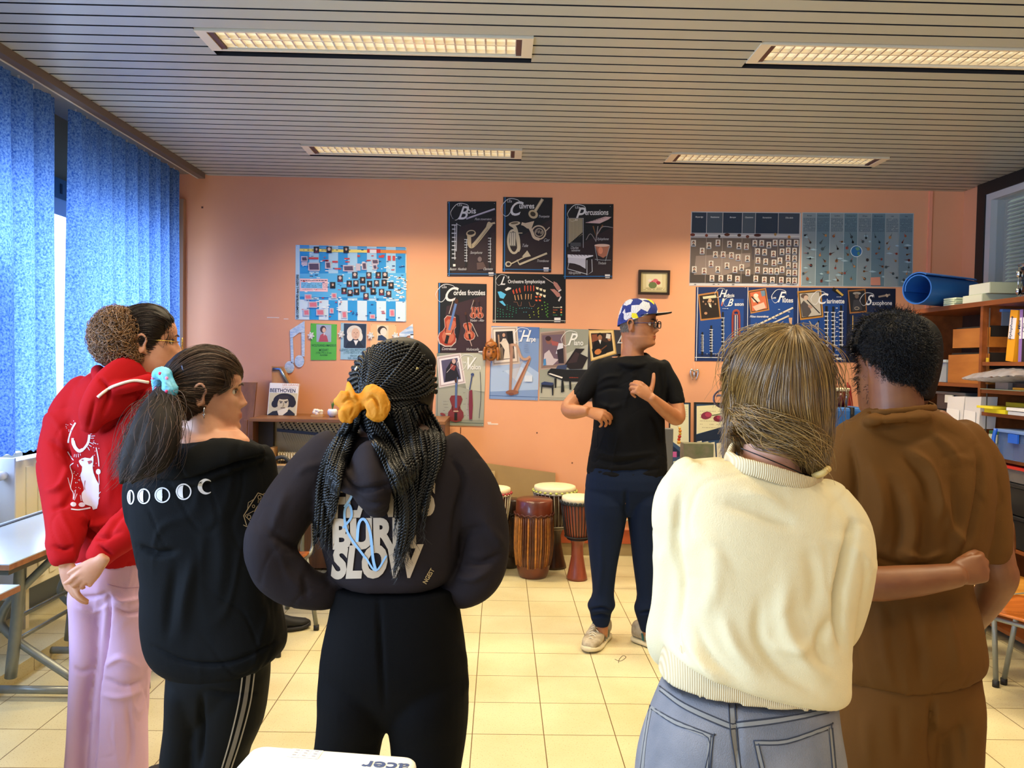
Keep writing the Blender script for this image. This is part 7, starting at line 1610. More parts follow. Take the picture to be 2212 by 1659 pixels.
hR5=hand(at(2098,1350,1.96),(-.4,.5,-.5),(.7,0,-.3),1,(.6,.6,.6,.6),k=.9)
b5=tube([at(1955,930,Y5),at(1955,1100,Y5),at(1955,1300,Y5),at(1960,1500,Y5)],[(.13,.07),(.13,.085),(.115,.075),(.13,.09)],n=24,sub=3,up=(1,0,0))
body('skin_body',h5 .sh+[nk5,fa,ra,b5,limb([(1850,955,Y5,.035),(1815,1030,Y5,.038),(1838,1150,1.83,.036)]),innerleg(xa,Y5),innerleg(xb,Y5)]+hL5+hR5,.0042,SKS,p5,[h5])
HB5=mat('#060607',.6,spec=.15); hull5=[scalp(h5,.011,((-.11,-.05,-.03,-.005,.03,.05,.075,.09),(.025,.035,.075,.118,.14,.162,.18,.185))),ellp(1935,750,1.89,.076,.090,.078),ellp(1942,800,1.87,.056,.060,.060)]
H5=Garment('hair_mass',hull5,.005,HB5,p5,5)
HM5=hairmat('#040405','#0e0e12',.4,.3); rg=np.random.default_rng(21)
def shorthair(G,cx,cy,rx,ry,crownpx,N,L,off,jit,rng,Yc,maxy=None,fx=None):
 S=[]
 for _ in range(N):
  a=rng.uniform(0,2*PI); r=math.sqrt(rng.uniform(0,1)); x, y=cx+rx*r*math.cos(a), cy+ry*r*math.sin(a)
  if maxy and y>maxy(x):continue
  h=G.hit(x,y,0)
  if h is None:continue
  d=np.array([x-crownpx[0],y-crownpx[1]+6]); d/=np.linalg.norm(d)+1e-6; d+=rng.normal(size=2)*.25
  pts=[]; l=L*rng.uniform(.6,1.1)
  for k in range(6):
   q=G.hit(x+d[0]*l*k/5,y+d[1]*l*k/5,0)
   if q is None:q=pts[-1]+np.array([d[0]*l/5*Yc/FPX,.004,-d[1]*l/5*Yc/FPX])if pts else None
   if q is None:break
   v=EYE-q; v/=np.linalg.norm(v); pts.append(q+v*(off+.0018*k*1)+rng.normal(size=3)*jit*k/5)
  if len(pts)>3:S.append(np.array(pts))
 return S
S=shorthair(H5,1928,768,86,100,(1930,700),9000,20,.0015,.0035,rg,1.85)
# upright crown tufts and the ragged outline
for _ in range(1200):
 a=rg.uniform(PI*1.02,PI*1.98); x, y=1928+76*math.cos(a), 748+70*math.sin(a); p=at(x,y,1.86+rg.uniform(-.02,.08)); o=np.array([math.cos(a),0,-math.sin(a)])
 S.append(np.array([p,p+o*.004+rg.normal(size=3)*.002,p+o*.006+rg.normal(size=3)*.003]))
strands('hair',S,.0006,HM5,p5,'short black hair')
def legs(rowsL,rowsR,Y,p=2.1):
 return[trunk([(y,a,y,b_,d,d)for y,a,b_,d in rows],Y,28,p)for rows in(rowsL,rowsR)]
def mhit(Gs,px,py):
 best=None
 for G in Gs:
  h=G.hit(px,py,0)
  if h is not None and(best is None or h[1]<best[1]):best=h
 return best
def mguide(Gs,pts,off,Yfall,sm=5):
 out=[]; last=Yfall
 for i, (x,y)in enumerate(catmull([(a,b_,0)for a,b_ in pts],5)[:,:2]):
  h=mhit(Gs,x,y)
  if h is not None:v=EYE-h; v/=np.linalg.norm(v); q=h+v*off; last=q[1]; out.append(q)
  else:out.append(at(x,y,last+.004))
 g=np.array(out)
 for _ in range(sm):g[1:-1]=(g[:-2]+2*g[1:-1]+g[2:])/4
 return g
def layer(Gs,guides,N,npts,off,jit,rng,Yfall,**kw):return guided([mguide(Gs,g,off,Yfall)for g in guides],N,npts,rng,jit,**kw)
# ================================================================== the student with long twisted braids
Y3=1.92
p3=thing('person','person in a dark hoodie with long black braids tied by a yellow scrunchie','person',(at(850,800,Y3)[0],Y3,0))
CH=mat('#211c20',.85,spec=.15,bump=.15,bscale=350,var=.04,vscale=5)
t3=trunk([(930,770,930,925,.06,.05),(952,710,955,975,.09,.08),(990,672,990,1012,.105,.10),(1060,660,1060,1018,.115,.11),(1140,688,1140,1002,.115,.11),(1210,706,1210,988,.11,.11),(1240,716,1238,980,.108,.112),(1262,742,1258,960,.10,.10)],Y3,44,2.4)
aL=limb([(712,985,Y3,.062),(662,1040,1.90,.066),(612,1110,1.88,.066),(583,1172,1.86,.061),(597,1228,1.86,.060),(648,1268,1.87,.054),(700,1280,1.89,.044),(738,1272,1.93,.036)])
aR=limb([(972,985,Y3,.062),(1008,1040,1.92,.066),(1035,1110,1.92,.064),(1048,1178,1.92,.058),(1036,1238,1.91,.058),(1000,1272,1.91,.046),(968,1276,1.94,.036)])
hoodb=[limb([(735,985,1.86,.022),(728,1015,1.81,.024),(752,1042,1.775,.026),(800,1048,1.76,.028),(850,1030,1.77,.028),(905,985,1.84,.022)]),limb([(800,1020,1.83,(.10,.05)),(802,1060,1.79,(.080,.045)),(812,1090,1.80,(.045,.03))])]
g3=Garment('hoodie',[t3,aL,aR],.0055,CH,p3,6,folds=[([(735,1010),(770,1060),(840,1050)],5,-.010),([(705,985),(690,1050),(705,1130),(712,1200)],6,-.009),([(655,1240),(662,1290)],6,-.006),([(600,1180),(650,1215),(690,1210)],14,.008),([(590,1150),(640,1180),(690,1170)],8,-.006),([(618,1060),(600,1110),(590,1150)],10,.004),([(975,990),(1000,1040),(985,1110),(975,1190)],6,-.007),([(1050,1140),(1010,1150),(990,1190)],10,-.006),([(1085,1195),(1040,1215),(1000,1210)],7,-.007),([(1060,1230),(1020,1250),(985,1245)],8,.007),([(1040,1120),(1070,1160),(1085,1185)],10,.005),([(640,1030),(660,1010),(700,1000)],8,.003)],rumple=.0025,rf=3.4,seed=3)
hd3=Garment('hood',hoodb,.005,CH,g3 .o,5,folds=[([(735,1010),(770,1058),(850,1045)],5,-.010),([(760,1060),(800,1090),(850,1080)],5,-.005)])
PB='#b3a18c'
pr=[(PB,txt2d('FLAME',718,1115,92,.045,.12,.60,-1.2)),(PB,txt2d('S',910,1109,96,.05,.12,.62,-1.2)),(PB,txt2d('BURN',718,1183,86,.05,.0,.80,-1)),(PB,txt2d('SLOW',716,1246,92,.05,.18,.72,-1)),('#b09a70',txt2d('NGEST',920,1262,13,.02,0,.9,-60))]
g3 .prints('lettering_print',pr,label='pale letters printed on the back of the hoodie',off=.003)
g3 .prints('flame_print',[('#7fa8cc',stroke2d([(742,1140),(760,1115),(755,1090),(745,1105),(752,1150),(790,1205)],5)),('#8ab4dc',stroke2d([(772,1170),(776,1130),(788,1122),(800,1150),(806,1205),(812,1232)],6)),('#8ab4dc',stroke2d([(790,1203),(812,1232),(835,1200)],4)),('#9cc0dc',stroke2d([(745,1095),(760,1070),(750,1050)],5))],off=.005)
BKP=mat('#060608',.9,spec=.12,bump=.2,bscale=300)
pt3=[trunk([(1262,724,1266,984,.10,.11),(1330,712,1330,996,.11,.135),(1420,694,1420,1008,.115,.145),(1500,695,1500,1006,.10,.11),(1560,735,1560,965,.06,.06)],Y3,44,2.3)]+legs([(1400,697,850,.09),(1480,689,852,.128),(1540,688,848,.122),(1600,682,826,.10),(1700,670,812,.09),(1900,676,800,.08),(2085,700,790,.07)],[(1400,850,1006,.09),(1480,846,1012,.128),(1540,835,1012,.122),(1600,843,1006,.10),(1700,850,992,.09),(1900,862,985,.08),(2085,880,970,.07)],Y3)
Garment('trousers',pt3,.006,BKP,p3,5,folds=[([(818,1290),(822,1400),(830,1530)],5,-.006),([(1000,1400),(1014,1450),(1005,1500)],8,.012)])
x3a, x3b=at(745,1900,Y3)[0], at(925,1900,Y3)[0]; shoes(p3,[(x3a,Y3+.05,.15),(x3b,Y3+.05,-.15)],'#202022','#d8d8d4')
h3=Head(at(868,925,1.97),yaw=-.72,pitch=-.03,k=.96)
n3=tube([at(848,985,1.93),at(852,930,1.94),at(856,880,1.95),at(860,820,1.96)],[.07,.056,.055,.06],n=22,sub=4)
b3=tube([at(840,960,Y3),at(840,1100,Y3),at(845,1250,Y3),at(850,1450,Y3)],[(.13,.07),(.12,.075),(.11,.07),(.13,.09)],n=24,sub=3,up=(1,0,0))
body('skin_body',h3 .sh+[n3,b3,innerleg(x3a,Y3),innerleg(x3b,Y3),limb([(712,985,Y3,.03),(662,1040,1.90,.035),(590,1180,1.87,.034),(648,1268,1.87,.03),(738,1272,1.93,.026)]),limb([(972,985,Y3,.03),(1035,1110,1.92,.034),(1046,1190,1.92,.032),(1000,1272,1.91,.03),(975,1278,1.94,.026)])]+hand(at(975,1280,1.95),(-.2,.6,-.6),(.9,0,-.3),1,(.5,.5,.5,.5),k=.9)+hand(at(738,1272,1.95),(.2,.7,-.4),(-.9,0,-.3),-1,(.5,.5,.5,.5),k=.9),.0045,SKD,p3,[h3])
HB=mat('#040405',.5,spec=.2)
hu3=Garment('hair_mass',[scalp(h3),ellp(838,830,1.955,.098,.108,.100),ellp(868,838,1.965,.085,.10,.095),ellp(840,900,1.90,.075,.07,.07),ellp(800,880,1.87,.05,.04,.05)],.006,HB,p3,5)
def ropes(name,paths,r,m,parent,pitch=.016,label=None):
 V=[]; F=[]; o=0; n=6; th=np.linspace(0,2*PI,n,endpoint=False)
 for P in paths:
  d=np.linalg.norm(np.diff(P,axis=0),axis=1).sum(); k=max(8,int(d/.0036)); P=resample(P,k); T=np.gradient(P,axis=0); T/=np.linalg.norm(T,axis=1)[:,None]+1e-9
  a=np.array([0,1.,0]); U=np.cross(T,a); U/=np.linalg.norm(U,axis=1)[:,None]+1e-9; Wv=np.cross(T,U); s=np.linspace(0,d,k); tp=np.minimum(1,(1-np.linspace(0,1,k))*6+.35)
  for ph in(0,PI):
   A=2*PI*s/pitch+ph; c=P+(U*np.cos(A)[:,None]+Wv*np.sin(A)[:,None])*(r*.55*tp)[:,None]
   R=c[:,None,:]+(U[:,None,:]*np.cos(th)[None,:,None]+Wv[:,None,:]*np.sin(th)[None,:,None])*(r*.62*tp)[:,None,None]
   V.append(R.reshape(-1,3)); idx=np.arange(k-1)[:,None]*n+np.arange(n)[None,:]; nx=np.arange(k-1)[:,None]*n+(np.arange(n)[None,:]+1)%n
   F.append(np.stack([idx,nx,nx+n,idx+n],-1).reshape(-1,4)+o); o+=k*n
 me=bpy.data.meshes.new(name); me.from_pydata(np.vstack(V).tolist(),[],np.vstack(F).tolist()); me.update(); ob=link_mesh(name,me,[m],parent,True)
 if label:ob['label']=label
 return ob
rg=np.random.default_rng(31); BRM=mat('#050506',.36,spec=.4); paths=[]
tie=(783,872)
for i in range(28):
 a=math.radians(150+215*i/27); x0, y0=848+95*math.cos(a), 838+99*math.sin(a)
 mx_, my_=(x0*.45+tie[0]*.55)-10*math.cos(a), (y0*.5+tie[1]*.5)-26+10*math.sin(a)
 paths.append(mguide([hu3],[(x0,y0),((x0+mx_)/2+2,(y0+my_)/2-6),(mx_,my_),(tie[0]+8*math.cos(i),tie[1]+5*math.sin(i*2))],.004,1.95,3))
for i in range(11):paths.append(mguide([hu3],[(925-i*3,800+i*9),(895-i*4,838+i*6),(850-i*3,862+i*3),(tie[0]+10,tie[1]+4)],.005,1.95,3))
for i in range(10):paths.append(mguide([hu3],[(900+i*4.5,742+i*10),(876+i*4,774+i*9),(832+i*2,828+i*4),(tie[0]+6,tie[1]-4)],.013,2.02,1))
B3=Garment('x',[ellp(845,905,1.885,.072,.05,.07)],.008,HB,p3,3); bpy.data.objects.remove(B3 .o)
hang=[]
gA=[[(768,880),(735,930),(700,985),(683,1050),(678,1130),(676,1200)],[(774,885),(750,940),(728,1000),(712,1070),(700,1150),(698,1215)],[(778,888),(768,935),(748,985),(728,1040),(718,1100),(708,1170)]]
gC=[[(786,888),(798,935),(826,985),(852,1040),(866,1110),(846,1215)],[(792,886),(812,930),(848,990),(872,1060),(878,1140),(858,1230)],[(798,884),(832,925),(866,985),(888,1060),(890,1140),(870,1215)]]
gB=[[(850,885),(862,940),(880,1000),(888,1080),(878,1160),(850,1240),(832,1258)],[(880,880),(895,930),(905,990),(902,1060),(886,1130),(872,1200)],[(905,875),(925,920),(936,965),(925,1030),(905,1090),(890,1165)],[(915,878),(940,915),(955,950),(945,1000),(920,1050),(905,1110)]]
for gs, N, offs in((gA,26,(.010,.030)),(gC,22,(.012,.034)),(gB,38,(.008,.026))):
 for i in range(N):
  u=(i+rg.uniform(-.3,.3))/N*(len(gs)-1); u=min(max(u,0),len(gs)-1.001); k=int(u); w=u-k
  A_, B_=[resample(catmull([(a,b_,0)for a,b_ in gs[k+e]],4),14)for e in(0,1)]; q=A_*(1-w)+B_*w; q[:,0]+=rg.normal()*4+np.linspace(0,1,14)*rg.normal()*7; q=q[:int(14*rg.uniform(.78,1.0))]
  paths.append(mguide([hu3,g3,hd3],q[:,:2].tolist(),rg.uniform(*offs),1.88,4))
ropes('braids',paths,.0058,BRM,p3,label='long black twisted braids')
st2=[]
for i in range(420):
 P=paths[rg.integers(52,len(paths))]; e=P[-1]; st2 .append(np.array([e,e+np.array([rg.normal()*.004,0,-.012]),e+np.array([rg.normal()*.008,0,-.03])]))
strands('braid_ends',st2,.0005,hairmat('#050506','#18181c'),p3)
YS=mat('#c98004',.75,bump=.2,bscale=200)
sc=[limb([(785,868,1.80,.016),(798,852,1.785,(.026,.010)),(814,870,1.78,(.032,.010)),(812,898,1.785,(.022,.009)),(800,895,1.79,.012)]),limb([(782,866,1.80,.014),(760,860,1.79,(.016,.009)),(744,866,1.79,(.028,.010)),(728,868,1.80,(.010,.008))]),limb([(760,862,1.79,(.018,.009)),(754,845,1.80,(.018,.009)),(752,828,1.81,.004)]),limb([(776,872,1.80,.016),(758,888,1.79,(.020,.012)),(748,900,1.79,(.018,.010)),(756,908,1.79,.008)])]
Garment('scrunchie',sc,.003,YS,p3,2,rumple=.0015,rf=20,folds=[([(788,866),(805,858),(818,880)],2.5,-.004),([(795,850),(812,862),(822,890)],2.5,-.003),([(770,868),(752,862),(740,870)],2.5,-.004),([(752,845),(756,862)],2.5,-.003),([(764,880),(756,900)],2.5,-.003)],label='yellow velvet scrunchie')
for i, (x,y)in enumerate(((770,797),(900,798),(773,925),(804,905))):
 h=mhit([hu3,g3],x,y); h=at(x,y,1.86)if h is None else h; v=EYE-h; v/=np.linalg.norm(v); q=h+v*(.014 if i<2 else.03); MB().tube([q+(-.003,0,-.004),q+(.003,0,.004)],.0045,mat('#d8d4cc' if i!=1 else '#c8b070',.2,metal=.9),n=10).build('braid_bead',p3)
 # ================================================================== the student in the black hoodie
Y2=2.06
p2=thing('person','person in a black hoodie printed with moon phases, brown ponytail in a blue floral scrunchie','person',(at(450,800,Y2)[0],Y2,0))
BH=mat('#07090c',.85,spec=.15,bump=.2,bscale=350)
t2=trunk([(950,385,942,512,.07,.05),(972,337,962,552,.10,.08),(1003,300,988,582,.12,.11),(1062,282,1052,598,.125,.125),(1150,292,1150,600,.125,.13),(1250,314,1240,602,.12,.13),(1340,317,1320,608,.125,.135),(1405,330,1380,617,.125,.14),(1440,362,1415,602,.12,.13),(1462,420,1438,565,.10,.11)],Y2,44,2.4)
arms2=[limb([(345,1000,Y2,.060),(325,1050,2.05,.066),(322,1110,2.04,.062),(345,1165,2.07,.055),(390,1185,2.14,.045)]),limb([(545,1000,Y2,.062),(555,1080,2.06,.066),(560,1150,2.07,.06),(545,1210,2.12,.05)])]
hood2=[limb([(335,1015,1.965,(.03,.022)),(410,1008,1.935,(.042,.028)),(495,985,1.955,(.040,.026)),(560,978,2.01,(.022,.02))])]
g2=Garment('hoodie',[t2]+arms2+hood2,.0055,BH,p2,6,folds=[([(325,1040),(400,1038),(490,1010),(575,985)],5,-.012),([(300,1180),(340,1196),(380,1190)],7,-.012),([(420,1200),(400,1290),(390,1370)],14,.007),([(380,1220),(365,1300),(360,1380)],10,-.006),([(560,1120),(575,1240),(590,1340)],10,-.007),([(330,1395),(400,1432),(500,1432),(610,1380)],4,-.007),([(470,1100),(480,1200),(470,1300)],16,.004)],rumple=.003,rf=3.2,seed=12)
WP='#d6d2d4'; pr=[]
for cx_, cy_, rx, ry, ph in((283,1074,8,16,.2),(311,1072,14,17,.45),(351,1069.5,17,17,.5),(397,1062,17,18,.6),(444.5,1051,17,17,.8)):
 if ph<.8:pr.append((WP,stroke2d(circ(cx_,cy_,rx-1.5,ry-1.5)+[(cx_+rx-1.5,cy_)],2.8,1)))
 a=circ(cx_,cy_,rx-4,ry-4,90,270,14); b_=circ(cx_+(0 if ph<.8 else 6),cy_,(rx-4)*(.15 if ph<.8 else.8),ry-4,270,90,14); pr.append((WP,a+b_[1:-1]if ph<.8 else circ(cx_,cy_,rx,ry,50,310,20)+circ(cx_+4,cy_,rx-5,ry-4,305,55,20)))
g2 .prints('moon_print',pr,label='row of white moon phases')
def lg2(*p):return[(500+x/13.82,1040+y/13.82)for x,y in p]
GO='#a08c70'; pl=[stroke2d(lg2((1190,495),(790,340)),1.8,1),stroke2d(lg2((790,340),(360,1020)),1.8,1),stroke2d(lg2((360,1020),(450,1310)),1.8,1),stroke2d(lg2((690,520),(500,630),(480,810)),1.1,1),stroke2d(lg2((940,370),(1060,325),(1120,440)),1.1,1),stroke2d([(500+(835+48*math.cos(a))/13.82,1040+(470+60*math.sin(a))/13.82)for a in np.linspace(0,2*PI,13)],1.4,1),stroke2d(lg2((400,1020),(660,880)),1.1,1),stroke2d(lg2((400,1030),(600,1215)),1.1,1),stroke2d([(500+(520+55*math.cos(a))/13.82,1040+(1060+60*math.sin(a))/13.82)for a in np.linspace(0,2*PI,13)],1.3,1),stroke2d([(500+(655+38*math.cos(a))/13.82,1040+(740+42*math.sin(a))/13.82)for a in np.linspace(0,2*PI,11)],1.1,1),stroke2d(lg2((350,1295),(440,1340),(520,1330)),1.4,3)]
for k in range(5):pl.append(stroke2d(lg2((800+k*45,560-10*abs(k-2)),(790+k*60,640-12*k)),1,1))
g2 .prints('sleeve_print',[(GO,q)for q in pl]+[('#a88e5a',lg2((1000,580),(860,640),(760,740),(680,880),(660,1100),(700,1080),(740,960),(900,800),(1040,640)))],maxe=6,label='gold line drawing on the sleeve')
pt2=[trunk([(1400,365,1395,590,.10,.11),(1450,368,1440,580,.11,.12),(1520,378,1515,564,.10,.10),(1575,410,1572,520,.05,.05)],Y2,40,2.3)]+legs([(1430,368,470,.09),(1480,368,470,.11),(1560,362,455,.09),(1659,352,440,.085),(1850,365,428,.07),(2010,372,424,.06)],[(1430,445,582,.09),(1480,440,578,.11),(1560,420,566,.10),(1659,424,528,.09),(1850,440,520,.07),(2010,448,512,.06)],Y2)
gp2=Garment('leggings',pt2,.006,mat('#07090c',.75,spec=.15),p2,5,folds=[([(436,1500),(434,1580),(430,1659)],6,-.012),([(445,1490),(500,1500),(560,1495)],5,-.005)])
gp2 .prints('side_stripes',[(c_,stroke2d([(538+o,1448),(528+o,1520),(508+o*.9,1600),(486+o*.8,1672),(478+o*.8,1720)],w,5))for o,w,c_ in((-13,3,'#a8a098'),(0,9,'#7a7470'),(12,3,'#a8a098'))],label='pale grey triple stripe')
x2a, x2b=at(398,1850,Y2)[0], at(480,1850,Y2)[0]; shoes(p2,[(x2a,Y2+.05,.1),(x2b,Y2+.05,-.25)],'#1a1a1c','#c8c8c4')
h2=Head(at(446,932,2.08),yaw=-1.25,pitch=-.04,k=.955,nose=.95)
n2=tube([at(452,985,2.06),at(450,940,2.06),at(440,890,2.07),at(438,840,2.08)],[.072,.058,.056,.06],n=22,sub=4)
b2=tube([at(445,965,Y2),at(445,1100,Y2),at(460,1300,Y2),at(470,1480,Y2)],[(.12,.07),(.13,.08),(.12,.08),(.12,.09)],n=24,sub=3,up=(1,0,0))
body('skin_body',h2 .sh+[n2,b2,innerleg(x2a,Y2),innerleg(x2b,Y2),limb([(345,1000,Y2,.03),(325,1060,2.05,.034),(345,1160,2.07,.03),(400,1185,2.16,.026)]),limb([(545,1000,Y2,.03),(556,1100,2.06,.034),(552,1190,2.1,.03),(520,1215,2.17,.026)])]+hand(at(400,1185,2.16),(.6,.6,0),(0,-.5,.8),1,(.6,.6,.6,.6),k=.85)+hand(at(520,1215,2.17),(-.6,.6,0),(0,-.5,.8),-1,(.6,.6,.6,.6),k=.85),.0042,SKW,p2,[h2])
eyes(h2,p2,dy=.0045); brows(h2,p2,'#2a1e18',.8)
hu2=Garment('hair_mass',[scalp(h2),ellp(430,826,2.085,.101,.092,.088),ellp(410,858,2.06,.074,.075,.07),ellp(470,806,2.10,.066,.08,.06)],.0055,mat('#100c0a',.6,spec=.2),p2,5)
HM2=hairmat('#140d09','#5e4636',.4,.35); rg=np.random.default_rng(41)
tie2=(352,838)
gs=[[(521,806),(500,780),(450,762),(400,780),(365,815),tie2],[(524,815),(495,795),(450,785),(400,800),(370,822),tie2],[(516,828),(490,822),(450,812),(400,818),(370,830),tie2],[(495,838),(465,835),(430,832),(390,836),(365,838),tie2],[(462,850),(445,850),(420,850),(390,850),(368,846),tie2],[(440,885),(425,880),(405,872),(385,862),(368,852),tie2],[(415,915),(400,905),(388,888),(375,868),(364,856),tie2]]
S=layer([hu2],gs,3600,22,.003,.003,rg,2.0,ends=(0,.03),frizz=.001)
gs0=[[(522,800),(505,768),(470,750),(430,748),(385,770),(355,815)],[(522,806),(500,775),(455,756),(410,766),(368,800),tie2]]
S+=layer([hu2],gs0,500,22,.004,.003,rg,2.03,ends=(0,.05),frizz=.002)
gf2=[[(500,800),(505,830),(490,838),(470,842)],[(480,800),(488,830),(478,850),(462,856)]]; S+=layer([hu2],gf2,160,12,.006,.003,rg,2.0)
gt=[[(345,845,1.98),(318,880,1.93),(285,940,1.90),(262,990,1.89),(240,1028,1.89)],[(350,850,1.96),(330,890,1.90),(305,950,1.87),(285,1000,1.86),(262,1042,1.86)],[(355,852,1.96),(345,900,1.89),(330,960,1.86),(310,1005,1.85),(285,1040,1.855)],[(358,850,1.97),(362,900,1.90),(358,950,1.87),(338,1000,1.86),(305,1030,1.86)],[(360,848,1.98),(374,890,1.92),(372,945,1.89),(350,1000,1.87),(322,1022,1.87)]]
S+=guided([[at(*q)for q in g]for g in gt],2600,26,rg,.008,ends=(0,.25),frizz=.004)
S+=guided([[at(*q)for q in g]for g in gt],900,26,rg,.018,ends=(0,.35),frizz=.008)
strands('hair',S,.00048,HM2,p2,'brown ponytail')
tb2=[tube([at(*q)for q in g],[.022,.032,.034,.028,.008],n=12,sub=4)for g in(gt[1],gt[2],gt[3])]; Garment('ponytail_core',tb2,.006,mat('#1c1613',.7,spec=.2),p2,4)
FL=mat('#3f9cc8',.6,col2='#7cc4e4',vscale=40,bump=.3,bscale=120)
ring=[at(x,y,Y)for x,y,Y in((338,812,2.0),(350,806,1.97),(362,822,1.955),(366,845,1.95),(360,862,1.96),(346,862,1.99),(340,840,2.02),(338,812,2.0))]
Garment('scrunchie',[tube(ring,[.013,.017,.015,.018,.014,.012,.013,.013],n=12,sub=5)],.003,FL,p2,3,rumple=.002,rf=25,label='blue scrunchie with pink flowers')
fl=MB(); rr_=np.random.default_rng(8)
for i in range(16):
 k_=ring[i%7]+(rr_.normal(size=3))*.004; v=EYE-k_; v/=np.linalg.norm(v); fl.ell(k_+v*.0135,(.0045,.002,.0045),mat('#c82c5c',.6)if i%3 else mat('#e87aa0',.6),8)
fl.build('flower_print',p2,kind='stuff')
er=h2 .T(np.array([.080,-.006,.072])); MB().tube([er,er+(0,0,-.012)],.0022,mat('#c8c8cc',.2,metal=.9),n=8).tube([er+(-.004,0,-.018),er+(.004,0,-.018)],.0012,mat('#c8c8cc',.2,metal=.9),n=6).tube([er+(0,0,-.012),er+(0,0,-.028)],.0012,mat('#c8c8cc',.2,metal=.9),n=6).build('earring',p2)
hc_=hu2 .hit(397,800,.006); MB().tube([hc_+(-.004,0,.012),hc_+(.004,0,-.012)],.002,mat('#1c3060',.3),n=6).build('hair_pin',p2)
# ================================================================== the student in the red hoodie
Y1=2.55
p1=thing('person','person in a red hoodie and lilac trousers with a curly brown bun','person',(at(240,800,Y1)[0],Y1,0))
RD1=mat('#a80c14',.85,spec=.2,bump=.15,bscale=350,var=.04,vscale=5)
t1=trunk([(796,225,800,335,.07,.06),(822,180,828,372,.10,.09),(880,146,890,390,.12,.115),(960,142,970,376,.125,.125),(1040,150,1050,350,.12,.125),(1110,158,1120,332,.115,.125),(1165,165,1178,320,.11,.118),(1198,172,1213,313,.10,.108)],Y1,44,2.4)
arms1=[limb([(190,850,2.55,.066),(155,910,2.53,.074),(136,1000,2.49,.072),(140,1080,2.43,.066),(142,1140,2.37,.056),(138,1178,2.34,.048),(138,1200,2.33,.040)]),limb([(350,880,2.55,.066),(360,1000,2.53,.070),(325,1090,2.45,.064),(275,1145,2.38,.058),(238,1178,2.34,.050),(218,1200,2.325,.042)])]
hood1=[limb([(285,818,2.49,(.085,.05)),(245,850,2.43,(.082,.05)),(208,890,2.40,(.055,.042)),(194,922,2.395,(.028,.026))]),limb([(212,802,2.50,.022),(222,838,2.42,.022),(260,838,2.39,.022),(320,822,2.44,.022)])]
g1=Garment('hoodie',[t1]+arms1,.006,RD1,p1,6,folds=[([(207,800),(225,842),(212,860)],5,-.012),([(330,830),(280,870),(240,920),(222,935)],5,-.014),([(150,900),(145,960),(152,1020)],6,-.010),([(105,950),(140,975),(150,990)],8,-.008),([(100,1060),(130,1050),(150,1000)],7,.009),([(110,1100),(140,1090),(158,1060)],6,-.009),([(170,1110),(200,1135),(250,1120)],8,.009),([(175,1125),(210,1160),(260,1150)],6,-.010),([(230,960),(236,1040),(228,1100)],10,.006),([(270,930),(280,1010),(262,1090)],14,-.008),([(300,1080),(255,1120),(225,1170)],6,-.008),([(112,1180),(140,1186),(160,1180)],4,-.008),([(208,1175),(228,1190),(245,1200)],4,-.008)],rumple=.003,rf=3.2,seed=17)
hd1=Garment('hood',hood1,.005,RD1,g1 .o,5,folds=[([(215,815),(235,850),(222,900)],5,-.008),([(250,850),(290,850),(320,838)],6,-.006),([(205,862),(196,900),(190,930)],4,-.006)])
def lc(*p):return[(120+x/6.915,880+y/6.915)for x,y in p]
CW='#d9d4ee'; cat=lc((355,790),(350,810),(370,850),(400,885),(395,950),(372,1010),(385,1080),(410,1150),(425,1235),(390,1280),(385,1340),(400,1400),(440,1450),(540,1480),(560,1530),(620,1510),(640,1440),(650,1300),(650,1150),(610,1080),(570,980),(555,900),(568,800),(566,715),(520,762),(440,750),(390,765))
pr=[(CW,cat),(CW,stroke2d(lc((300,230),(240,340),(200,460),(190,530)),3.4)),(CW,stroke2d(lc((258,460),(262,545),(310,620),(380,645),(440,600),(490,520),(508,410)),5)),(CW,stroke2d(lc((262,500),(290,590),(350,650),(410,630)),7)),(CW,stroke2d(lc((270,830),(215,880),(240,960),(250,1040),(225,1200),(265,1280),(265,1380)),1.7)),(CW,stroke2d(lc((180,1050),(205,1140),(230,1230)),1.2)),(CW,stroke2d(lc((230,1520),(350,1530),(520,1500)),3)),(CW,stroke2d(lc((608,600),(640,760),(650,880)),2)),(CW,circ(*lc((640,960))[0],5,6)),(CW,stroke2d(lc((645,1000),(655,1150)),1.2)),(CW,stroke2d(lc((280,1390),(320,1290)),1.2)),(CW,stroke2d(lc((275,1360),(300,1230)),1.2)),(CW,circ(*lc((265,1450))[0],6,5)),(CW,circ(*lc((390,1455))[0],7,5)),(CW,stroke2d(lc((380,1400),(365,1310)),1.2)),(CW,stroke2d(lc((180,660),(215,720),(270,790)),1.8))]
for a, b_, c_, d_ in((520,400,600,375),(530,430,590,425),(525,460,575,460),(510,520,570,550),(500,560,540,585),(480,590,510,640),(560,520,610,545),(285,700,280,740),(310,700,312,745),(340,690,345,745),(370,690,375,720),(220,245,255,265),(330,850,340,890),(640,1380,660,1340),(640,1300,675,1260)):pr.append((CW,stroke2d(lc((a,b_),(c_,d_)),1.1,1)))
r_=random.Random(3)
for _ in range(34):x, y=r_.choice([(r_.uniform(130,280),r_.uniform(200,400)),(r_.uniform(560,650),r_.uniform(300,900)),(r_.uniform(270,370),r_.uniform(880,1260))]); pr.append((CW,circ(*lc((x,y))[0],.9,.9,n=6)))
g1 .prints('cat_print',pr,maxe=8,label='white cat and moon drawing')
g1 .prints('cat_eye',[('#a01420',circ(*lc((405,788))[0],2.2,1.6,n=8)),('#a01420',lc((480,800),(540,790),(545,820),(500,850))),('#a01420',stroke2d(lc((445,1090),(430,1180),(440,1230)),1.1))],off=.0035,maxe=8)
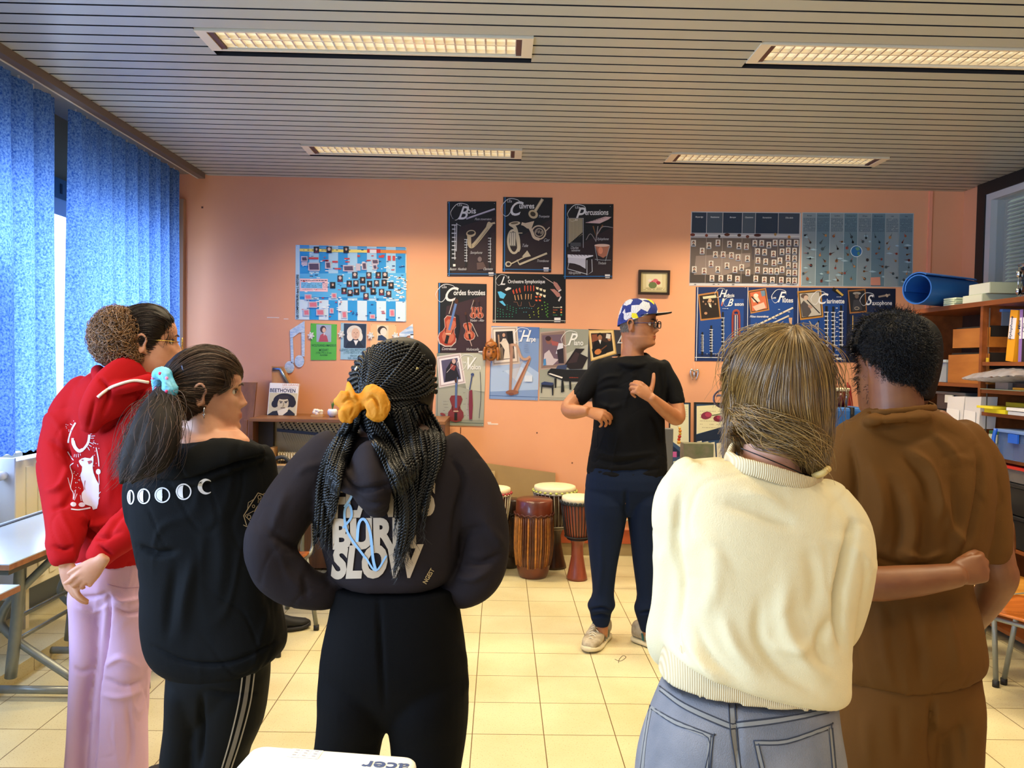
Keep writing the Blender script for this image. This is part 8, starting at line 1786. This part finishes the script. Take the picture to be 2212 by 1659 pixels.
MB().tube([mhit([g1,hd1],x,y)+(0,-.003,0)for x,y in catmull([(212,858,0),(232,842,0),(252,832,0),(290,822,0),(322,826,0)],5)[:,:2]],.0045,mat('#e8ddd4',.6),n=8).build('drawstring',g1 .o)
LI=mat('#c7a3c4',.8,bump=.15,bscale=400,var=.03,vscale=4)
pt1=[trunk([(1165,170,1180,314,.095,.10),(1250,166,1262,318,.11,.125),(1330,180,1340,305,.06,.06)],Y1,40,2.3)]+legs([(1225,172,250,.09),(1275,166,252,.118),(1320,167,248,.108),(1400,164,240,.09),(1500,158,212,.08),(1659,152,202,.085),(1770,154,204,.085)],[(1235,238,314,.09),(1285,236,321,.12),(1330,230,325,.112),(1400,224,330,.10),(1500,208,316,.09),(1659,197,313,.095),(1770,198,312,.095)],Y1)
gp1=Garment('trousers',pt1,.006,LI,p1,5,folds=[([(235,1280),(262,1300),(316,1290)],4,.006),([(240,1310),(280,1325),(318,1316)],4,-.006),([(170,1290),(200,1292),(236,1280)],4,-.007),([(168,1312),(200,1320),(232,1312)],5,.005),([(236,1290),(224,1400),(208,1500),(199,1659)],5,-.022),([(225,1440),(260,1420),(300,1440)],6,.006),([(222,1465),(270,1480),(310,1470)],6,-.006),([(160,1440),(180,1450),(205,1440)],6,-.006),([(220,1500),(260,1505),(312,1490)],6,.005),([(275,1520),(285,1600),(280,1659)],5,-.005)],rumple=.002,rf=4)
gp1 .seam('yoke_seam',[(232,1262),(270,1270),(316,1266)],.0012,mat('#a884a8',.8))
x1a, x1b=at(172,1760,Y1)[0], at(258,1760,Y1)[0]; shoes(p1,[(x1a-.02,Y1+.12,.35),(x1b+.03,Y1+.14,-.30)],'#1c1c20','#d8d4cc',.30)
h1=Head(at(320,812,2.56),yaw=-1.2,pitch=-.02,k=.985)
n1=tube([at(290,860,2.53),at(292,820,2.54),at(302,780,2.55),at(306,740,2.56)],[.072,.060,.058,.06],n=22,sub=4)
b1=tube([at(262,830,Y1),at(258,1000,Y1),at(245,1150,Y1),at(245,1280,Y1)],[(.12,.07),(.13,.08),(.11,.08),(.11,.09)],n=24,sub=3,up=(1,0,0))
hA=hand(at(137,1206,2.33),(.22,.0,-1),(-.5,-.85,0),-1,((.1,.35,.3),(.15,.4,.3),(.2,.4,.3),(.2,.5,.3)),thumb=(1.1,.1),k=.86)
hB=hand(at(220,1210,2.29),(-.62,-.12,-.72),(.22,-.95,-.1),1,((.15,.5,.4),(.35,.7,.5),(.5,.8,.5),(.6,.8,.5)),thumb=(1.0,.05),k=.80,tcurl=.4,spread=.10)
body('skin_body',h1 .sh+[n1,b1,innerleg(x1a,Y1,xt=at(212,1400,Y1)[0]),innerleg(x1b,Y1,xt=at(272,1400,Y1)[0]),limb([(190,850,2.55,.03),(150,920,2.53,.036),(139,1060,2.45,.034),(139,1180,2.34,.026),(139,1212,2.325,.023)]),limb([(350,880,2.55,.03),(355,1000,2.53,.036),(290,1130,2.40,.032),(230,1188,2.33,.026),(212,1212,2.31,.024)])]+hA+hB,.0042,SKW,p1,[h1])
eyes(h1,p1,dy=.003); brows(h1,p1,'#2c1e16',.8)
gm=MB(); gd=mat('#c09a50',.25,metal=.9)
gm.tube([h1 .T(q)for q in((.076,-.01,.120),(.075,.06,.119),(.058,.094,.117))],.0016,gd,n=6)
for e in(-1,1):gm.tube([h1 .T((e*.034+.024*math.cos(a),.103,.112+.021*math.sin(a)))for a in np.linspace(0,2*PI,25)],.0014,gd,n=6)
gm.build('glasses',p1);
hu1=Garment('hair_mass',[scalp(h1),ellp(306,728,2.565,.100,.088,.098),ellp(285,752,2.55,.07,.08,.06)],.006,mat('#100b08',.6,spec=.2),p1,5)
bun1=Garment('bun_core',[ellp(254,728,2.50,.074,.070,.086),ellp(265,765,2.50,.058,.05,.045)],.006,mat('#3a2414',.8,spec=.2),p1,4)
rg=np.random.default_rng(51); HM1=hairmat('#0e0a08','#32221a',.38,.4); HMB=hairmat('#3c2412','#a87c50',.4,.7)
gs=[[(372,690),(355,666),(320,656),(285,662),(262,690)],[(374,700),(350,685),(318,675),(285,685),(262,710)],[(366,722),(345,712),(318,705),(290,712),(268,730)],[(345,735),(330,732),(310,732),(290,738),(272,750)],[(332,768),(318,770),(305,768),(290,766),(276,765)]]
S=layer([hu1],gs,2600,18,.003,.003,rg,2.48,frizz=.0015)
S+=layer([hu1],[[(366,690),(372,706),(366,730),(372,748)],[(356,700),(362,722),(354,745),(360,752)]],50,14,.008,.004,rg,2.48,frizz=.004,frizz_f=16)
strands('hair',S,.0006,HM1,p1,'dark pulled-back hair')
S=[]
for _ in range(2800):
 v=rg.normal(size=3); v/=np.linalg.norm(v); v[1]-=.35; v/=np.linalg.norm(v); b_=at(254,728,2.50)if rg.random()<.78 else at(268,766,2.50); rad=np.array([.074,.068,.086])if b_[2]>at(260,750,2.5)[2]else np.array([.055,.05,.045])
 n=22; t=np.linspace(0,1,n); T=np.cross(v,rg.normal(size=3)); T/=np.linalg.norm(T); B=np.cross(v,T); L=rg.uniform(.05,.12); q=rg.uniform(.006,.013); f=rg.uniform(8,14); ph=rg.uniform(0,6)
 if rg.random()<.6:T=T*.5+np.array([0,0,-.6]); T/=np.linalg.norm(T)
 c_=v[None,:]*1.02+(T[None,:]*(t[:,None]-.3)*L/.08); c_/=np.linalg.norm(c_,axis=1)[:,None]
 S.append(b_+c_*rad*rg.uniform(.98,1.13)+(np.outer(np.cos(t*f+ph),B)+np.outer(np.sin(t*f+ph),v))*q)
strands('curly_bun',S,.0008,HMB,p1,'light brown curly bun')
# ================================================================== the teacher facing the group
Y6=4.2
p6=thing('person','person in a patterned cap, glasses, black T-shirt and navy joggers gesturing, facing the group','person',(at(1350,800,Y6)[0],Y6,0))
TB=mat('#07080b',.8,spec=.15,bump=.1,bscale=200)
t6=trunk([(769,1338,767,1394,.07,.068),(776,1304,776,1424,.085,.085),(792,1284,793,1444,.10,.10),(850,1280,850,1440,.11,.12),(905,1284,905,1434,.11,.125),(960,1278,960,1436,.11,.125),(1002,1271,1005,1440,.115,.125),(1022,1268,1032,1440,.11,.12)],Y6,40,2.4)
sl6=[limb([(1302,796,4.2,.058),(1276,826,4.19,.060),(1250,858,4.17,(.050,.056))]),limb([(1428,798,4.2,.060),(1450,838,4.19,.058),(1460,866,4.17,(.048,.052))])]
def yoke(ring,c,k,dz,r,r2):
 W_=[np.array(c)+(p-np.array(c))*np.array([k,k,1])-np.array([0,0,dz])for p in ring]; M_=[(a+b_)/2 for a,b_ in zip(ring,W_)]; return[tube(q,[w_]*len(q),n=10,sub=6,up=(0,0,1))for q,w_ in((ring,r),(M_,r2),(W_,r2))]
nc=[at(x,y,Y)for x,y,Y in((1333,766,4.2),(1342,776,4.13),(1366,782,4.11),(1390,777,4.13),(1399,766,4.2),(1366,762,4.27),(1333,766,4.2))]
g6=Garment('t_shirt',[t6]+sl6+yoke(nc,at(1366,765,4.2),1.22,.020,(.008,.005),(.010,.007)),.0055,TB,p6,5,folds=[([(1290,830),(1310,815),(1340,812)],4,.006),([(1288,850),(1315,838),(1345,840)],4,-.006),([(1290,870),(1320,880),(1345,875)],5,.006),([(1285,930),(1305,905),(1320,870)],5,-.007),([(1280,990),(1330,1000),(1400,990)],5,-.008),([(1285,975),(1340,985),(1420,978)],5,.006),([(1400,880),(1420,920),(1428,960)],6,-.006),([(1280,1012),(1350,1020),(1430,1012)],4,-.007),([(1428,800),(1432,850),(1428,880)],4,-.008)],rumple=.003,rf=4,seed=23)
NV=mat('#0e1a30',.85,spec=.15,bump=.15,bscale=250)
pt6=[trunk([(990,1276,995,1434,.10,.11),(1050,1264,1055,1440,.11,.13),(1110,1275,1115,1428,.06,.06)],Y6,36,2.3)]+legs([(1045,1266,1356,.09),(1085,1262,1358,.12),(1150,1268,1347,.10),(1220,1275,1333,.085),(1280,1280,1326,.075),(1306,1269,1329,.08),(1322,1274,1321,.062),(1338,1277,1318,.055),(1350,1284,1314,.05)],[(1045,1352,1438,.09),(1085,1352,1440,.12),(1150,1360,1438,.10),(1220,1368,1434,.085),(1285,1376,1432,.075),(1312,1370,1432,.08),(1330,1374,1424,.062),(1348,1380,1418,.052),(1362,1384,1414,.045)],Y6)
Garment('joggers',pt6,.0055,NV,p6,4,folds=[([(1272,1318),(1300,1314),(1322,1320)],3,-.012),([(1276,1332),(1300,1330),(1318,1334)],3,-.010),([(1380,1325),(1405,1322),(1424,1330)],3,-.012),([(1296,1150),(1300,1220),(1292,1290)],6,.006),([(1352,1060),(1352,1110)],4,-.010)])
hd6=Head(at(1379,747,4.2),yaw=-2.08,pitch=-.02,roll=.02,k=1.03,nose=1.12,jaw=1.05)
n6=tube([at(1366,800,4.21),at(1366,768,4.21),at(1368,745,4.21),at(1368,705,4.22)],[.080,.064,.060,.07],n=24,sub=4)
b6=tube([at(1362,790,Y6),at(1360,880,Y6),at(1356,980,Y6),at(1352,1070,Y6)],[(.14,.07),(.14,.09),(.13,.08),(.13,.09)],n=24,sub=3,up=(1,0,0))
arm6=[limb([(1302,800,4.2,.04),(1262,842,4.18,.042),(1230,876,4.15,.042),(1233,888,4.12,.042),(1250,889,4.08,.036),(1266,888,4.04,.027)]),limb([(1428,800,4.2,.04),(1452,850,4.18,.044),(1464,893,4.14,.042),(1458,902,4.12,.042),(1432,882,4.05,.037),(1407,860,3.99,.027)])]
hL6=hand(at(1264,888,4.045),(.93,-.15,-.22),(.12,-.80,.55),-1,((.45,.5,.4),(.6,.6,.4),(.75,.6,.4),(.9,.6,.4)),thumb=(.9,.55),k=1.0,tcurl=.2)
hR6=hand(at(1408,861,3.99),(-.74,-.08,.58),(.20,-.92,.30),1,((1.0,1.2,.7),(1.0,1.2,.7),(1.05,1.2,.7),(1.1,1.2,.7)),thumb=(.0,-.05),k=1.06,spread=.03,tcurl=.15)
F6a, F6b=atz(1296,1384,0), atz(1397,1391,0)
body('skin_body',hd6 .sh+[n6,b6,innerleg(F6a[0],Y6),innerleg(F6b[0],Y6)]+arm6+hL6+hR6,.0036,SKM,p6,[hd6],2)
eyes(hd6,p6,'#3a2c20'); brows(hd6,p6,'#2c2420',1.2)
gm=MB(); bf_=mat('#101014',.25)
for e in(-1,1):
 P=[hd6 .T((e*.034+.0255*math.copysign(abs(math.cos(a))**.5,math.cos(a)),.104-.004,.113+.0175*math.copysign(abs(math.sin(a))**.6,math.sin(a))))for a in np.linspace(0,2*PI,33)]; gm.tube(P,.0030,bf_,n=8)
 gm.tube([hd6 .T((e*.059,.098,.120)),hd6 .T((e*.077,.055,.120)),hd6 .T((e*.080,-.01,.118))],.0026,mat('#3a3050',.3),n=8)
gm.tube([hd6 .T((-.010,.101,.118)),hd6 .T((0,.106,.120)),hd6 .T((.010,.101,.118))],.0028,bf_,n=8); gm.build('glasses',p6)
ln=MB()
for e in(-1,1):ln.add([hd6 .T((e*.034+.024*math.cos(a),.101,.113+.0165*math.sin(a)))for a in np.linspace(0,2*PI,17)[:-1]],[list(range(16))],mat('#b8c0c8',.03,alpha=.16,spec=.8))
ln.build('lenses',p6)
S=[]; rg=np.random.default_rng(61)
for _ in range(1500):
 e=rg.choice((-1,1)); z=rg.uniform(.075,.150); y=rg.uniform(-.10,.018)if z>.11 else rg.uniform(-.102,-.03)
 w=np.interp(z,[r[0]for r in HROWS],[r[3]for r in HROWS]); bb=np.interp(z,[r[0]for r in HROWS],[r[2]for r in HROWS]); f=.086; x=w*max(0,1-abs(y/(bb if y<0 else f))**2.25)**(1/2.25)+.001; p=np.array([e*x,y,z]); S.append(hd6 .T(np.array([p,p+(e*.002,-.002,-.004),p+(e*.002,-.004,-.009)])))
strands('short_hair',S,.0007,hairmat('#4a4640','#8a8680'),p6,'cropped greying hair')
# cap
m, nt, b=nodemat('patterned_cotton'); N=nt.nodes.new; L=nt.links.new; g_=N('ShaderNodeNewGeometry'); vo=N('ShaderNodeTexVoronoi'); vo.inputs['Scale'].default_value=24; L(g_.outputs['Position'],vo.inputs['Vector'])
r=N('ShaderNodeValToRGB'); r.color_ramp.interpolation='CONSTANT'; els=r.color_ramp.elements; els[0].color=lin('#d8d8dc'); els[1].position=.42; els[1].color=lin('#1c3080')
for p_, c_ in((.62,'#e0e0e0'),(.78,'#20368c'),(.90,'#e8d820')):q=els.new(p_); q.color=lin(c_)
sx_=N('ShaderNodeSeparateColor'); L(vo.outputs['Color'],sx_.inputs[0]); L(sx_.outputs[0],r.inputs[0])
wv=N('ShaderNodeTexWave'); wv.inputs['Scale'].default_value=60; wv.inputs['Distortion'].default_value=8; L(g_.outputs['Position'],wv.inputs['Vector']); r2=N('ShaderNodeValToRGB'); r2 .color_ramp.elements[0].color=(.1,.1,.2,1); r2 .color_ramp.elements[0].position=.10; r2 .color_ramp.elements[1].position=.25; L(wv.outputs[0],r2 .inputs[0])
mx=N('ShaderNodeMix'); mx.data_type='RGBA'; mx.blend_type='MULTIPLY'; mx.inputs[0].default_value=.7; L(r.outputs[0],mx.inputs[6]); L(r2 .outputs[0],mx.inputs[7]); L(mx.outputs[2],b.inputs['Base Color']); b.inputs['Roughness'].default_value=.8
CAPM=m; rows=[]; nn=48
for j in range(15):
 f=j/14*PI/2; ring=[]
 for i in range(nn):
  a=2*PI*i/nn; s_=math.sin(a); rz=.112+.048*(s_*.5+.5)**1.0+.012*s_; ry=.101 if s_>0 else.114; c_=math.cos(f)**.55
  ring.append(hd6 .T((.0865*math.cos(a)*c_,ry*s_*c_-.004,rz+(.250-rz)*math.sin(f)**1.0)))
 rows.append(np.array(ring))
V, F=loft(rows); cp=MB().add(V,F[:-2],CAPM,True); cpo=cp.build('cap',p6,'cap with navy, white and yellow print')
top=[]; bot=[]; V=[]; F=[]
for lay in(0,-.004):
 for q in(0,.5,1):
  for i in range(17):
   a=math.radians(18+144*i/16); V.append(hd6 .T((.0865*math.cos(a)*(1-.06*q),.100*math.sin(a)+.078*q*math.sin(a)**1.3-.004,.170+.012*math.sin(a)-.006+q*.006-.010*abs(math.cos(a))+lay)))
for k in(0,1):
 for q in(0,1):
  for i in range(16):a=k*51+q*17+i; f_=(a,a+1,a+18,a+17); F.append(f_ if k==0 else f_[::-1])
for i in range(16):F.append((34+i,35+i,86+i,85+i))
bm_=MB(); bm_.add(V,F[:32],CAPM,True); bm_.add(V,F[32:],mat('#0a0a0c',.8),True); bm_.build('brim',cpo)
# trainers
for(F6,a,e)in((F6a,2.70,-1),(F6b,-2.45,1)):
 R=RZ(a); T=lambda lx, ly, lz, F6=F6, R=R:R@np.array([lx,ly,0])+np.array([F6[0],F6[1],lz]); up=mat('#b8ac94',.7,col2='#8e8068',vscale=25); so=shoe(T,.30,up,mat('#cfc3a0',.6),p6,'trainer',high=.095,w=.053)
 tg=MB(); MB().tube([T(0,.0,.05),T(0,.0,.10),T(0,.0,.17)],[(.036,.044),(.036,.040),(.040,.042)],mat('#0a0b0e',.8,spec=.1),n=18).build('sock',p6)
 tg.tube([T(0,.100,.090),T(0,.072,.118),T(0,.060,.150)],[(.022,.008),(.026,.008),(.027,.007)],up,n=14,sub=3); tg.add([T(-.020,.083,.120),T(.020,.083,.120),T(.022,.071,.150),T(-.022,.071,.150)],[(0,1,2,3)],mat('#12605e',.6)); tg.add([T(-.010,.0835,.126),T(.010,.0835,.126),T(.0,.0785,.141)],[(0,1,2)],mat('#e8e8e8',.5)); tg.build('tongue',p6)
 la=MB(); lm_=mat('#d8d0b8',.6)
 for i in range(5):y=.088+i*.018; z=.106-i*.0095; la.tube([T(-.026,y,z-.012),T(0,y+.006*(-1)**i,z+.003),T(.026,y,z-.012)],.0026,lm_,n=6,sub=4)
 la.build('laces',p6)
 sp=MB(); tm_=mat('#0f4a46',.6)
 for i in range(3):
  y=.078-i*.032; V=[T(e*x_,y+dy,z_)for dy,z_,x_ in((.0,.036,.0575),(.015,.036,.0575),(.002,.074,.0535),(-.013,.074,.0535))]; sp.add(V,[(0,1,2,3)],tm_)
 sp.build('side_stripes',p6)
 # dark slipper-like shoe beside the black hoodie
bs=thing('black_shoe','black soft shoe lying beside the hem of the black hoodie','shoe',tuple(atz(628,1362,0))); q0=atz(596,1364,0); R=RZ(-1.15)
shoe(lambda lx,ly,lz:R@np.array([lx,ly,0])+np.array([q0[0],q0[1],lz]),.26,mat('#0c0d10',.7),mat('#16171a',.6),bs,'upper',high=.075)
